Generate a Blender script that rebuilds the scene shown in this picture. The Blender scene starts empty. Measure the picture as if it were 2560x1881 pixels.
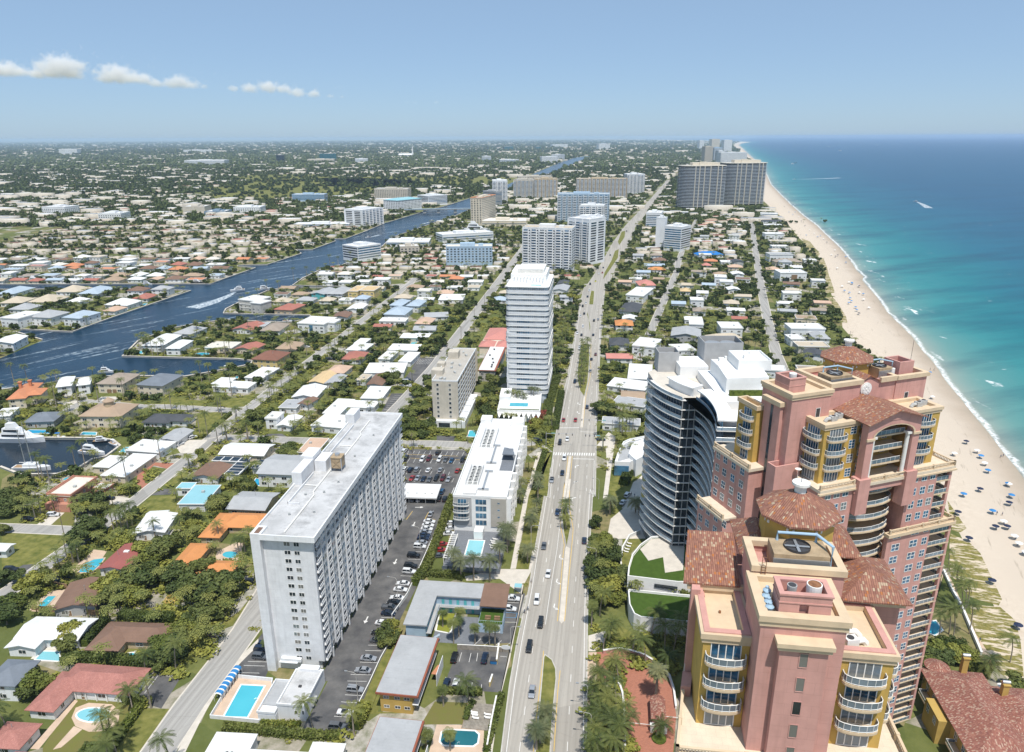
import bpy, math, random
import numpy as np
from mathutils import Vector, Matrix
random.seed(7); RNG=np.random.default_rng(7)
R=math.radians; SC=bpy.context.scene; COL=SC.collection
# ------------------------------------------------------------ camera
CAMZ=145.0; PITCH=18.3
cd=bpy.data.cameras.new('camera'); cam=bpy.data.objects.new('camera',cd); COL.objects.link(cam)
cd.sensor_width=36; cd.lens=36*1805/2560; cd.clip_start=1; cd.clip_end=120000
cam.location=(0,0,CAMZ)
cam.rotation_euler=(Matrix.Rotation(R(90-PITCH),4,'X')@Matrix.Rotation(-0.0045,4,'Z')).to_euler()
SC.camera=cam
# ------------------------------------------------------------ sun, sky, exposure
SUN_EL=66; SUN_AZ=168          # azimuth clockwise from +Y (looking direction)
sv=Vector((math.sin(R(SUN_AZ))*math.cos(R(SUN_EL)),math.cos(R(SUN_AZ))*math.cos(R(SUN_EL)),math.sin(R(SUN_EL))))
sd=bpy.data.lights.new('sun','SUN'); sd.energy=3.75; sd.angle=R(.53); sd.color=(1,.955,.88)
so=bpy.data.objects.new('sun',sd); COL.objects.link(so); so.rotation_euler=sv.to_track_quat('Z','Y').to_euler()
W=bpy.data.worlds.new('World'); SC.world=W; W.use_nodes=True
wn=W.node_tree; bg=wn.nodes['Background']; sk=wn.nodes.new('ShaderNodeTexSky'); sk.sky_type='NISHITA'
sk.sun_disc=False; sk.sun_elevation=R(SUN_EL); sk.sun_rotation=R(SUN_AZ); sk.altitude=0; sk.air_density=.7; sk.dust_density=.45; sk.ozone_density=7
# thin high veil: the clear-sky model is blended with a pale even blue
mx=wn.nodes.new('ShaderNodeMixRGB'); mx.inputs[0].default_value=.7; mx.inputs[2].default_value=(1.78,2.52,3.32,1); wn.links.new(sk.outputs[0],mx.inputs[1]); wn.links.new(mx.outputs[0],bg.inputs[0]); bg.inputs[1].default_value=0.15
SC.view_settings.view_transform='Standard'; SC.view_settings.look='None'; SC.view_settings.exposure=.28; SC.view_settings.gamma=1
SC.render.engine='CYCLES'
try:
 SC.cycles.use_denoising=True; SC.cycles.denoiser='OPENIMAGEDENOISE'
except Exception: pass
SC.cycles.max_bounces=8; SC.cycles.diffuse_bounces=3; SC.cycles.glossy_bounces=3; SC.cycles.transmission_bounces=4; SC.cycles.volume_bounces=3; SC.cycles.transparent_max_bounces=8
SC.cycles.caustics_reflective=False; SC.cycles.caustics_refractive=False
# ------------------------------------------------------------ materials
MT={}
def rgb(c): return (c[0],c[1],c[2],1)
class NT:
 def __init__(s,name):
  s.m=bpy.data.materials.new(name); s.m.use_nodes=True; s.t=s.m.node_tree; s.n=s.t.nodes; s.b=s.n['Principled BSDF']; MT[name]=s.m
 def new(s,t,**k):
  n=s.n.new('ShaderNode'+t)
  for a,v in k.items(): setattr(n,a,v)
  return n
 def put(s,sock,v):
  if isinstance(v,bpy.types.NodeSocket): s.t.links.new(v,sock)
  elif isinstance(v,tuple) and len(v)==3 and sock.type=='RGBA': sock.default_value=rgb(v)
  else: sock.default_value=v
 def math(s,op,a,b=0.0,c=0.0):
  n=s.new('Math',operation=op); s.put(n.inputs[0],a); s.put(n.inputs[1],b); s.put(n.inputs[2],c); return n.outputs[0]
 def mix(s,f,a,b):
  n=s.new('MixRGB'); s.put(n.inputs[0],f); s.put(n.inputs[1],a); s.put(n.inputs[2],b); return n.outputs[0]
 def coord(s,kind):
  if kind=='World': return s.new('NewGeometry').outputs['Position']
  return s.new('TexCoord').outputs[kind]
 def scale(s,v,sx,sy,sz):
  n=s.new('Vector' 'Math',operation='MULTIPLY'); s.put(n.inputs[0],v); n.inputs[1].default_value=(sx,sy,sz); return n.outputs[0]
 def noise(s,v,sc,det=3,rough=.55):
  n=s.new('TexNoise'); s.put(n.inputs['Vector'],v); n.inputs['Scale'].default_value=sc; n.inputs['Detail'].default_value=det; n.inputs['Roughness'].default_value=rough; return n.outputs[0]
 def ramp(s,f,st,interp='LINEAR'):
  n=s.new('ValToRGB'); s.put(n.inputs[0],f); e=n.color_ramp; e.interpolation=interp
  while len(e.elements)<len(st): e.elements.new(.5)
  for q,(p,c) in zip(e.elements,st): q.position=p; q.color=rgb(c)
  return n.outputs[0]
 def step(s,f,a,b):
  n=s.new('MapRange'); s.put(n.inputs[0],f); n.inputs[1].default_value=a; n.inputs[2].default_value=b; return n.outputs[0]
 def bump(s,h,st=.3,d=.05):
  n=s.new('Bump'); s.put(n.inputs['Height'],h); n.inputs['Strength'].default_value=st; n.inputs['Distance'].default_value=d; s.t.links.new(n.outputs[0],s.b.inputs['Normal'])
 def out(s,col,rough=.7,spec=.3,metal=0):
  s.put(s.b.inputs['Base Color'],col); s.put(s.b.inputs['Roughness'],rough); s.put(s.b.inputs['Specular IOR Level'],spec); s.put(s.b.inputs['Metallic'],metal); return s.m
def mat(name,c,rough=.7,var=.12,sc=.35,spec=.25,metal=0,c2=None,coord='World',bump=0,streak=0,det=4):
 t=NT(name); co=t.coord(coord)
 lo=tuple(x*(1-var) for x in c); hi=c2 or tuple(min(1,x*(1+var)) for x in c)
 f=t.step(t.noise(co,sc,det),.3,.7)
 col=t.mix(f,lo,hi)
 if streak:
  g=t.noise(t.scale(co,1.6,1.6,.08),1.0,3); col=t.mix(t.math('MULTIPLY',t.step(g,.48,.75),streak),col,tuple(x*.55 for x in c))
 t.out(col,rough,spec,metal)
 if bump: t.bump(t.noise(co,sc*20,3),bump)
 return t.m
def stucco(name,c,jx=0,jz=0,streak=.18):
 t=NT(name); co=t.coord('World'); f=t.step(t.noise(co,.5,4),.3,.7)
 col=t.mix(f,tuple(x*.9 for x in c),tuple(min(1,x*1.06) for x in c))
 g=t.noise(t.scale(co,1.3,1.3,.06),1.0,4); col=t.mix(t.math('MULTIPLY',t.step(g,.5,.8),streak),col,tuple(x*.6 for x in c))
 if jx:
  br=t.new('TexBrick'); t.put(br.inputs['Vector'],t.coord('UV')); br.inputs['Scale'].default_value=1; br.inputs['Brick Width'].default_value=jx; br.inputs['Row Height'].default_value=jz; br.inputs['Mortar Size'].default_value=.02; br.inputs['Mortar Smooth'].default_value=0
  col=t.mix(t.math('MULTIPLY',br.outputs['Fac'],.28),col,tuple(x*.45 for x in c))
 t.out(col,.85,.15); t.bump(t.noise(co,6,2),.15); return t.m
def tiles(name,cols,w=.28,h=.42,bs=.5):
 # barrel tiles: every tile draws its own clay colour
 t=NT(name); uv=t.coord('UV'); sx=t.new('SeparateXYZ'); t.put(sx.inputs[0],uv)
 row=t.math('FLOOR',t.math('DIVIDE',sx.outputs[1],h)); colm=t.math('FLOOR',t.math('DIVIDE',sx.outputs[0],w))
 cb=t.new('CombineXYZ'); t.put(cb.inputs[0],colm); t.put(cb.inputs[1],row)
 wnz=t.new('TexWhiteNoise',noise_dimensions='2D'); t.put(wnz.inputs['Vector'],cb.outputs[0])
 col=t.ramp(wnz.outputs['Value'],[(i/len(cols),c) for i,c in enumerate(cols)],'CONSTANT')
 g=t.step(t.noise(t.coord('World'),.35,4),.35,.7); col=t.mix(t.math('MULTIPLY',g,.45),col,tuple(x*.62 for x in cols[0]))
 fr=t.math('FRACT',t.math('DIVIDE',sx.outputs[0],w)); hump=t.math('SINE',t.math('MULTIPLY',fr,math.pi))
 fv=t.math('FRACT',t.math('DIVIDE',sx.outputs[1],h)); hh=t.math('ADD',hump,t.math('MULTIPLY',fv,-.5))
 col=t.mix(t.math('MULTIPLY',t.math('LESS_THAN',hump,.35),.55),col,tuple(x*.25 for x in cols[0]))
 t.out(col,.8,.2); t.bump(hh,bs,.08); return t.m
def glass(name,c,rough=.08,var=.5,sc=.25):
 t=NT(name); co=t.coord('World'); f=t.step(t.noise(co,sc,2),.35,.65)
 col=t.mix(f,tuple(x*(1-var) for x in c),tuple(x*(1+var) for x in c))
 if name.startswith('window'): col=t.mix(t.math('MULTIPLY',t.math('GREATER_THAN',t.new('ObjectInfo').outputs['Random'],.68),.55),col,(.3,.29,.26))   # some panes have drawn blinds
 t.out(col,rough,.7); return t.m
mat('white_paint',(.76,.77,.78),.7,.07,.12,streak=.25); mat('white_trim',(.8,.79,.76),.6,.05); mat('white_clean',(.82,.82,.81),.6,.05)
mat('cream_wall',(.68,.6,.48),.8,.08); mat('tan_wall',(.5,.4,.27),.8,.1); mat('grey_wall',(.42,.42,.42),.8,.1)
mat('terra_wall',(.5,.24,.17),.85,.1); mat('concrete_wall',(.5,.48,.44),.85,.15,streak=.3); mat('turq_wall',(.1,.42,.45),.7); mat('blue_wall',(.38,.5,.62),.75,.1); mat('ochre_wall',(.5,.34,.1),.8,.1)
mat('yellow_house',(.66,.52,.24),.8,.1); mat('beige_wall',(.55,.5,.42),.85,.1,streak=.2); mat('bluegrey_wall',(.2,.28,.36),.7,.12)
stucco('tower_white',(.72,.725,.735),40,2.64,.3); stucco('pink',(.6,.33,.285),3.0,1.6,.4); stucco('pink_plain',(.6,.33,.285),streak=.35); stucco('yellow',(.56,.37,.105),3.4,2.2); stucco('cream_trim',(.66,.52,.36)); stucco('terrace_stone',(.7,.6,.47),1.2,1.2,.12)
TC=[(.33,.16,.115),(.29,.135,.1),(.36,.18,.125),(.25,.115,.085),(.38,.19,.13),(.31,.15,.105),(.34,.165,.12),(.28,.125,.09),(.37,.18,.12),(.33,.155,.11),(.30,.14,.1),(.35,.17,.115),(.27,.125,.09),(.39,.2,.13),(.32,.15,.11),(.52,.40,.28),(.45,.17,.06),(.46,.32,.22)]
tiles('clay_tile',TC); tiles('redtile',[(.47,.21,.175),(.43,.19,.155),(.5,.23,.19),(.45,.2,.165)],.3,.4,.25)
tiles('villa_tile',[(.36,.16,.12),(.3,.12,.09),(.4,.19,.14),(.52,.36,.27),(.33,.14,.1),(.27,.11,.09)])
def roofm(name,c,var=.1,dirt=.35,sc=.22,ds=.9):
 t=NT(name); co=t.coord('World'); f=t.step(t.noise(co,sc,5,.65),.35,.7); col=t.mix(f,c,tuple(x*(1-var) for x in c))
 d=t.step(t.noise(co,ds,5,.7),.55-.08*(ds<.5),.8-.1*(ds<.5)); col=t.mix(t.math('MULTIPLY',d,dirt),col,tuple(x*.35 for x in c))
 br=t.new('TexBrick'); t.put(br.inputs['Vector'],t.coord('UV')); br.inputs['Scale'].default_value=1; br.inputs['Brick Width'].default_value=9; br.inputs['Row Height'].default_value=.95; br.inputs['Mortar Size'].default_value=.03; br.inputs['Mortar Smooth'].default_value=.3
 col=t.mix(t.math('MULTIPLY',br.outputs['Fac'],.22),col,tuple(x*.5 for x in c))
 t.out(col,.75,.2); return t.m
roofm('white_roof',(.74,.74,.73),.08,.2); roofm('cream_roof',(.7,.66,.58),.12,.25); roofm('grey_roof',(.42,.43,.44),.15,.3); roofm('slate_roof',(.2,.225,.26),.2,.2); roofm('dark_roof',(.09,.095,.105),.2,.2)
roofm('brown_roof',(.235,.145,.105),.2,.3); roofm('brown2_roof',(.25,.12,.085),.2,.3); roofm('maroon_roof',(.34,.115,.1),.12,.15); roofm('orange_roof',(.63,.275,.105),.12,.25); roofm('orange2_roof',(.6,.25,.13),.15,.3)
roofm('turq_roof',(.27,.52,.58),.08,.15); roofm('taupe_roof',(.36,.3,.245),.15,.25); roofm('tan_roof',(.42,.31,.22),.15,.25); roofm('brick_roof',(.42,.17,.13),.15,.3); roofm('bluegrey_roof',(.42,.5,.58),.12,.2)
roofm('peach_roof',(.6,.42,.31),.12,.25); roofm('beige_roof',(.56,.48,.37),.12,.25); roofm('sandy_roof',(.65,.48,.27),.12,.2); roofm('redlight_roof',(.58,.25,.21),.12,.2); roofm('tarp_roof',(.03,.2,.55),.15,.1)
roofm('tower_roof',(.6,.6,.6),.3,.6,.1,.22); roofm('hotel_roof',(.72,.72,.71),.08,.22,.1); roofm('mid_roof',(.48,.45,.4),.15,.35)
glass('window_dark',(.025,.035,.045)); glass('window_blue',(.03,.11,.2),.06,.6,.5); glass('tower_glass',(.012,.022,.034),.05); glass('condo_glass',(.05,.085,.125),.06); glass('condo_rail',(.33,.43,.51),.06,.2); glass('blue_glass',(.06,.16,.26),.08); glass('teal_glass',(.01,.1,.13),.1); glass('rail_glass',(.16,.2,.235),.08,.3); glass('garden_glass',(.5,.55,.6),.12,.3)  # condo_rail: the blue sky reflection is put into its pale base colour
mat('rail_metal',(.6,.6,.58),.5,.05); mat('dark_metal',(.06,.06,.065),.5,.2); mat('steel',(.5,.52,.54),.4,.1,metal=.6); mat('ac_box',(.45,.46,.45),.6,.2,2); mat('cooler_tan',(.4,.3,.19),.7,.2,1); mat('pipe_blue',(.36,.5,.62),.5,.1); mat('rust',(.25,.12,.06),.8,.3,2)
mat('wood',(.26,.17,.1),.75,.25,1.5); mat('weathered_wood',(.3,.27,.23),.8,.25,1.2); mat('terracotta_step',(.55,.25,.14),.8,.15); mat('red_fascia',(.3,.1,.06),.7,.15); mat('orange_trim',(.65,.28,.14),.7)
mat('asphalt',(.1,.1,.105),.9,.25,.18,c2=(.165,.16,.155),bump=.2,streak=.25);  mat('sidewalk',(.6,.55,.48),.9,.1,.4,bump=.1); mat('tanwalk',(.58,.44,.33),.9,.12,.3)
def roadm(name,c,ang):
 t=NT(name); co=t.coord('World'); v=t.new('VectorRotate',rotation_type='Z_AXIS'); t.put(v.inputs['Vector'],co); v.inputs['Angle'].default_value=R(-ang); r=v.outputs[0]
 col=t.mix(t.step(t.noise(t.scale(r,.012,.9,1),1,4,.6),.38,.66),c,tuple(x*.74 for x in c)); vo=t.new('TexVoronoi'); t.put(vo.inputs['Vector'],t.scale(r,.02,.16,1)); vo.inputs['Scale'].default_value=1
 sp=t.new('SeparateXYZ'); t.put(sp.inputs[0],vo.outputs['Color']); col=t.mix(t.math('MULTIPLY',t.math('GREATER_THAN',sp.outputs[0],.86),.35),col,tuple(x*.55 for x in c))
 col=t.mix(t.math('MULTIPLY',t.step(t.noise(co,.35,5,.7),.56,.75),.3),col,tuple(x*.5 for x in c)); ck=t.new('TexVoronoi',feature='DISTANCE_TO_EDGE'); t.put(ck.inputs['Vector'],t.scale(r,.1,.2,1)); ck.inputs['Scale'].default_value=1
 col=t.mix(t.math('MULTIPLY',t.math('LESS_THAN',ck.outputs[0],.008),.15),col,tuple(x*.4 for x in c)); t.out(col,.9,.2); t.bump(t.noise(co,4,3),.2)
roadm('road',(.43,.4,.355),82); roadm('street',(.40,.385,.36),80)
mat('marking_white',(.72,.71,.68),.8,.1,.8); mat('marking_yellow',(.62,.42,.12),.8,.1,.8); mat('marking_blue',(.12,.3,.5),.8); mat('kerb',(.5,.48,.44),.9,.15)
mat('lawn',(.14,.165,.04),.95,.3,.35,c2=(.24,.225,.07),bump=.4,spec=.1); mat('dry_lawn',(.23,.205,.075),.95,.25,.4,c2=(.16,.165,.045),bump=.4,spec=.1); mat('turf',(.06,.105,.02),.95,.15,.6,spec=.1,bump=.3)
mat('hedge_leaf',(.05,.085,.015),.8,.45,1.4,c2=(.13,.165,.03),bump=.6,spec=.15)
def bricks(name,c,sc=.25):
 t=NT(name); co=t.coord('World'); br=t.new('TexBrick'); t.put(br.inputs['Vector'],co); br.inputs['Scale'].default_value=1; br.inputs['Brick Width'].default_value=.5; br.inputs['Row Height'].default_value=.25; br.inputs['Mortar Size'].default_value=.015
 br.inputs['Color1'].default_value=rgb(c); br.inputs['Color2'].default_value=rgb(tuple(x*.8 for x in c)); br.inputs['Mortar'].default_value=rgb(tuple(x*.6 for x in c))
 f=t.step(t.noise(co,.2,4),.4,.7); t.out(t.mix(t.math('MULTIPLY',f,.35),br.outputs['Color'],tuple(x*.65 for x in c)),.85,.2)
bricks('brick_paver',(.46,.2,.135)); bricks('pool_paver',(.6,.36,.22)); bricks('grey_paver',(.22,.235,.26))
def leafm(name,c,c2):
 t=NT(name); co=t.coord('World'); f=t.step(t.noise(co,.55,3),.32,.68); oi=t.new('ObjectInfo')
 col=t.mix(f,c,c2); g=t.step(t.noise(co,.11,2),.4,.62); col=t.mix(t.math('MULTIPLY',g,.4),col,(c2[0]*1.12,c2[1]*1.0,c2[2]*.9)); hs=t.new('HueSaturation'); t.put(hs.inputs['Color'],col); t.put(hs.inputs['Value'],t.math('ADD',t.math('MULTIPLY',oi.outputs['Random'],.7),.65)); t.put(hs.inputs['Hue'],t.math('ADD',t.math('MULTIPLY',oi.outputs['Random'],-.045),.522))
 t.out(hs.outputs[0],.65,.25)
 t.b.inputs['Subsurface Weight'].default_value=0
leafm('leaf',(.042,.064,.017),(.12,.15,.04)); leafm('leaf_light',(.09,.115,.02),(.21,.23,.05)); leafm('palm_leaf',(.055,.08,.02),(.14,.165,.045)); leafm('leaf_dark',(.04,.062,.018),(.105,.135,.038)); leafm('palm_grey',(.075,.1,.045),(.17,.185,.09)); leafm('leaf_red',(.16,.05,.03),(.26,.09,.045))
mat('bark',(.2,.16,.12),.9,.3,1.5,bump=.4); mat('palm_bark',(.3,.26,.21),.9,.2,1.2,bump=.4)
# water
def waterm(name,c,c2,sc,bst,rough=.08,streak=None,spec=.5):
 t=NT(name); co=t.coord('World'); f=t.step(t.noise(co,.02,4),.35,.65); col=t.mix(f,c,c2)
 if streak:
  v=t.new('VectorRotate',rotation_type='Z_AXIS'); t.put(v.inputs['Vector'],co); v.inputs['Angle'].default_value=R(-streak)
  g=t.noise(t.scale(v.outputs[0],.012,.13,1),1,5,.6); h=t.noise(t.scale(v.outputs[0],.25,.5,1),1,3)
  fo=t.math('MULTIPLY',t.step(g,.55,.68),t.step(h,.42,.62)); col=t.mix(t.math('MULTIPLY',fo,.75),col,(.5,.58,.62))
 t.out(col,rough,spec); t.b.inputs['IOR'].default_value=1.33
 t.bump(t.noise(t.scale(co,1,1,1),sc,4,.65),bst,.25); return t
waterm('canal_water',(.005,.024,.05),(.008,.036,.072),.9,.55,.2,52,.2); waterm('basin_water',(.01,.018,.028),(.014,.026,.04),1.0,.3,.08)
waterm('pool_water',(.04,.34,.46),(.09,.46,.55),.8,.12,.05); waterm('pool_pale',(.2,.5,.57),(.26,.56,.62),.8,.1,.05); waterm('pool_teal',(.02,.13,.16),(.04,.2,.22),.8,.1,.05); waterm('pool_algae',(.2,.22,.025),(.26,.27,.05),.8,.1,.1); waterm('pool_deep',(.015,.26,.5),(.03,.38,.6),.8,.12,.05)
def oceanm():
 t=NT('ocean'); co=t.coord('World'); at=t.new('Attribute',attribute_name='dist'); d=at.outputs['Fac']
 wob=t.math('MULTIPLY',t.math('SUBTRACT',t.noise(co,.008,4),.5),1.0)
 dd=t.math('ADD',d,t.math('MULTIPLY',t.math('MULTIPLY',wob,d),.9))
 ln=t.math('DIVIDE',t.math('LOGARITHM',t.math('ADD',dd,6.0),10.0),4.0)     # log scale of the distance from the beach
 col=t.ramp(ln,[(.19,(.42,.4,.32)),(.26,(.25,.32,.28)),(.34,(.12,.27,.25)),(.43,(.035,.22,.225)),(.50,(.009,.165,.19)),(.57,(.004,.11,.17)),(.66,(.002,.07,.145)),(1,(.002,.06,.135))])
 v=t.new('VectorRotate',rotation_type='Z_AXIS'); t.put(v.inputs['Vector'],co); v.inputs['Angle'].default_value=R(-20)
 pt=t.noise(t.scale(v.outputs[0],.004,.02,1),1,5,.65); col=t.mix(t.math('MULTIPLY',t.step(pt,.45,.7),.6),col,(.003,.04,.085))
 # breaking waves near the sand
 w1=t.noise(t.scale(co,.05,.03,1),1,5,.7); br=t.math('SUBTRACT',d,t.math('MULTIPLY',w1,9.0)); l1=t.math('MULTIPLY',t.step(br,-4.5,-3.2),t.math('SUBTRACT',1.0,t.step(br,-2.6,-.6)))
 w2=t.noise(t.scale(co,.07,.03,1),1,4,.6); p2=t.math('MULTIPLY',t.step(w2,.62,.67),t.math('MULTIPLY',t.step(d,4,9),t.math('SUBTRACT',1.0,t.step(d,24,40))))
 fo=t.math('MAXIMUM',l1,p2); fo=t.math('MULTIPLY',fo,t.step(t.noise(co,.5,4,.7),.38,.55)); cap=t.math('MULTIPLY',t.step(t.noise(t.scale(co,.06,.16,1),1,2),.735,.76),.5); fo=t.math('MAXIMUM',fo,cap)
 col=t.mix(fo,col,(.78,.8,.8)); t.out(col,t.math('ADD',.3,t.math('MULTIPLY',fo,.5)),.1); t.b.inputs['IOR'].default_value=1.33
 t.bump(t.noise(t.scale(co,.35,.6,1),1,4,.6),.35,.3)
oceanm()
def sandm():
 t=NT('sand'); co=t.coord('World'); at=t.new('Attribute',attribute_name='dist'); d=t.math('ADD',at.outputs['Fac'],t.math('MULTIPLY',t.math('SUBTRACT',t.noise(co,.05,4),.5),10.0))
 dry=t.mix(t.step(t.noise(co,.3,5,.7),.3,.7),(.55,.46,.365),(.65,.56,.455)); wet=t.ramp(t.math('DIVIDE',d,26.0),[(0,(.38,.32,.25)),(.16,(.45,.37,.29)),(.45,(.56,.475,.385)),(1,(.6,.51,.41))])
 col=t.mix(t.step(d,18,30),wet,dry)
 v=t.new('VectorRotate',rotation_type='Z_AXIS'); t.put(v.inputs['Vector'],co); v.inputs['Angle'].default_value=R(24)
 wk=t.math('MULTIPLY',t.step(t.noise(t.scale(v.outputs[0],.35,.035,1),1,5,.7),.6,.68),.55); col=t.mix(wk,col,(.3,.25,.19)); t.out(col,.9,.1); t.bump(t.noise(co,2,4),.3)
sandm()
def dunegrass():
 t=NT('dune_grass'); co=t.coord('World'); v=t.new('VectorRotate',rotation_type='Z_AXIS'); t.put(v.inputs['Vector'],co); v.inputs['Angle'].default_value=R(15)
 f=t.step(t.noise(t.scale(v.outputs[0],.12,.5,1),1,5,.7),.5,.57); g=t.mix(t.step(t.noise(co,.8,4),.3,.7),(.13,.13,.03),(.3,.25,.09)); t.out(t.mix(f,g,(.62,.52,.4)),.95,.1); t.bump(t.noise(co,3,4),.6)
dunegrass()
def groundm():
 t=NT('ground'); co=t.coord('World'); vo=t.new('TexVoronoi',feature='F1'); t.put(vo.inputs['Vector'],t.scale(co,1,.8,1)); vo.inputs['Scale'].default_value=.07
 sp=t.new('SeparateXYZ'); t.put(sp.inputs[0],vo.outputs['Color'])
 col=t.ramp(sp.outputs[0],[(0,(.12,.14,.045)),(.25,(.17,.18,.06)),(.45,(.26,.22,.11)),(.6,(.14,.155,.05)),(.7,(.38,.34,.28)),(.8,(.13,.14,.045)),(.88,(.46,.43,.39))],'CONSTANT')
 col=t.mix(t.math('MULTIPLY',t.step(t.noise(co,.25,5,.65),.4,.7),.8),col,(.09,.11,.03)); t.out(col,.95,.1); t.bump(t.noise(co,.8,4),.5,.2)
groundm()
# ------------------------------------------------------------ mesh builder
class MB:
 def __init__(s): s.v=[]; s.f=[]; s.m=[]
 def face(s,ps,m=0):
  i=len(s.v); s.v.extend(tuple(p) for p in ps); s.f.append(tuple(range(i,i+len(ps)))); s.m.append(m)
 def raw(s,vs,fs,m=0):
  i=len(s.v); s.v.extend(tuple(p) for p in vs); s.f.extend(tuple(j+i for j in f) for f in fs); s.m.extend([m]*len(fs))
 def box(s,x0,y0,z0,x1,y1,z1,m=0):
  s.raw([(x0,y0,z0),(x1,y0,z0),(x1,y1,z0),(x0,y1,z0),(x0,y0,z1),(x1,y0,z1),(x1,y1,z1),(x0,y1,z1)],[(3,2,1,0),(4,5,6,7),(0,1,5,4),(1,2,6,5),(2,3,7,6),(3,0,4,7)],m)
 def obox(s,cx,cy,z0,z1,sx,sy,yaw,m=0):
  a=R(yaw); c,q=math.cos(a),math.sin(a); P=[(cx+x*c-y*q,cy+x*q+y*c) for x,y in((-sx/2,-sy/2),(sx/2,-sy/2),(sx/2,sy/2),(-sx/2,sy/2))]; s.prism(P,z0,z1,m)
 def prism(s,P,z0,z1,m=0,mt=None,bottom=True):
  ar=sum(P[i-1][0]*P[i][1]-P[i][0]*P[i-1][1] for i in range(len(P)))
  if ar<0: P=P[::-1]
  n=len(P); s.raw([(x,y,z0) for x,y in P]+[(x,y,z1) for x,y in P],[(i,(i+1)%n,n+(i+1)%n,n+i) for i in range(n)],m)
  s.face([(x,y,z1) for x,y in P],m if mt is None else mt)
  if bottom: s.face([(x,y,z0) for x,y in P[::-1]],m)
 def ring(s,P,z0,z1,t,m=0):
  # wall of thickness t along the inside of a closed outline
  ar=sum(P[i-1][0]*P[i][1]-P[i][0]*P[i-1][1] for i in range(len(P)))
  if ar<0: P=P[::-1]
  n=len(P); Q=[]
  for i in range(n):
   a,b,c=Vector(P[i-1]),Vector(P[i]),Vector(P[(i+1)%n]); d1=(b-a).normalized(); d2=(c-b).normalized(); n1=Vector((-d1.y,d1.x)); n2=Vector((-d2.y,d2.x)); k=n1+n2
   Q.append(tuple(b+k*(t/max(.3,1+n1.dot(n2)))))
  A=[(x,y,z0) for x,y in P]+[(x,y,z1) for x,y in P]+[(x,y,z0) for x,y in Q]+[(x,y,z1) for x,y in Q]; F=[]
  for i in range(n):
   j=(i+1)%n; F+=[(i,j,n+j,n+i),(n+i,n+j,3*n+j,3*n+i),(2*n+j,2*n+i,3*n+i,3*n+j),(j,i,2*n+i,2*n+j)]
  s.raw(A,F,m)
 def cyl(s,cx,cy,z0,z1,r0,r1=None,n=12,m=0,cap=True):
  r1=r0 if r1 is None else r1; A=[(cx+r0*math.cos(2*math.pi*i/n),cy+r0*math.sin(2*math.pi*i/n),z0) for i in range(n)]+[(cx+r1*math.cos(2*math.pi*i/n),cy+r1*math.sin(2*math.pi*i/n),z1) for i in range(n)]
  F=[(i,(i+1)%n,n+(i+1)%n,n+i) for i in range(n)]
  if cap: F+=[tuple(range(n,2*n)),tuple(range(n-1,-1,-1))]
  s.raw(A,F,m)
 def tube(s,P,r,n=6,m=0):
  rs=r if isinstance(r,(list,tuple)) else [r]*len(P); A=[];F=[]
  for i,p in enumerate(P):
   p=Vector(p); d=(Vector(P[min(i+1,len(P)-1)])-Vector(P[max(i-1,0)])).normalized(); u=d.cross(Vector((0,0,1)));
   if u.length<.01: u=Vector((1,0,0))
   u.normalize(); w=d.cross(u)
   for k in range(n): a=2*math.pi*k/n; A.append(tuple(p+(u*math.cos(a)+w*math.sin(a))*rs[i]))
  for i in range(len(P)-1):
   for k in range(n): F.append((i*n+k,i*n+(k+1)%n,(i+1)*n+(k+1)%n,(i+1)*n+k))
  F+=[tuple(range(n-1,-1,-1)),tuple(range((len(P)-1)*n,len(P)*n))]
  s.raw(A,F,m)
 def strip(s,P,w,z,m=0):
  # flat ribbon along a polyline
  L=[];n=len(P)
  for i in range(n):
   d=(Vector(P[min(i+1,n-1)][:2])-Vector(P[max(i-1,0)][:2])).normalized(); q=Vector((-d.y,d.x))*w/2; p=Vector(P[i][:2]); L.append((p-q,p+q))
  for i in range(n-1): s.face([(*L[i][0],z),(*L[i+1][0],z),(*L[i+1][1],z),(*L[i][1],z)],m)
 def wall(s,P,w,z0,z1,m=0,closed=False):
  n=len(P); L=[]
  for i in range(n):
   d=(Vector(P[min(i+1,n-1)])-Vector(P[max(i-1,0)])).normalized(); q=Vector((-d.y,d.x))*w/2; p=Vector(P[i]); L.append((p-q,p+q))
  A=[];F=[]
  for a,b in L: A+=[(*a,z0),(*b,z0),(*b,z1),(*a,z1)]
  for i in range(n-1):
   o=4*i; F+=[(o,o+3,o+7,o+4),(o+3,o+2,o+6,o+7),(o+2,o+1,o+5,o+6)]
  F+=[(0,1,2,3),(4*n-1,4*n-2,4*n-3,4*n-4)]; s.raw(A,F,m)
 def add(s,o,M=None):
  vs=[tuple(M@Vector(p)) for p in o.v] if M is not None else o.v; i=len(s.v); s.v.extend(vs); s.f.extend(tuple(j+i for j in f) for f in o.f); s.m.extend(o.m)
 def mesh(s,name,mats,smooth=False):
  me=bpy.data.meshes.new(name); me.from_pydata(s.v,[],s.f)
  for m in mats: me.materials.append(MT[m])
  me.polygons.foreach_set('material_index',s.m)
  if smooth: me.polygons.foreach_set('use_smooth',[True]*len(s.f))
  uvs(me); me.update(); return me
 def build(s,name,mats,parent=None,smooth=False):
  if isinstance(mats,str): mats=[mats]
  return link(name,s.mesh(name,mats,smooth),parent)
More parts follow.
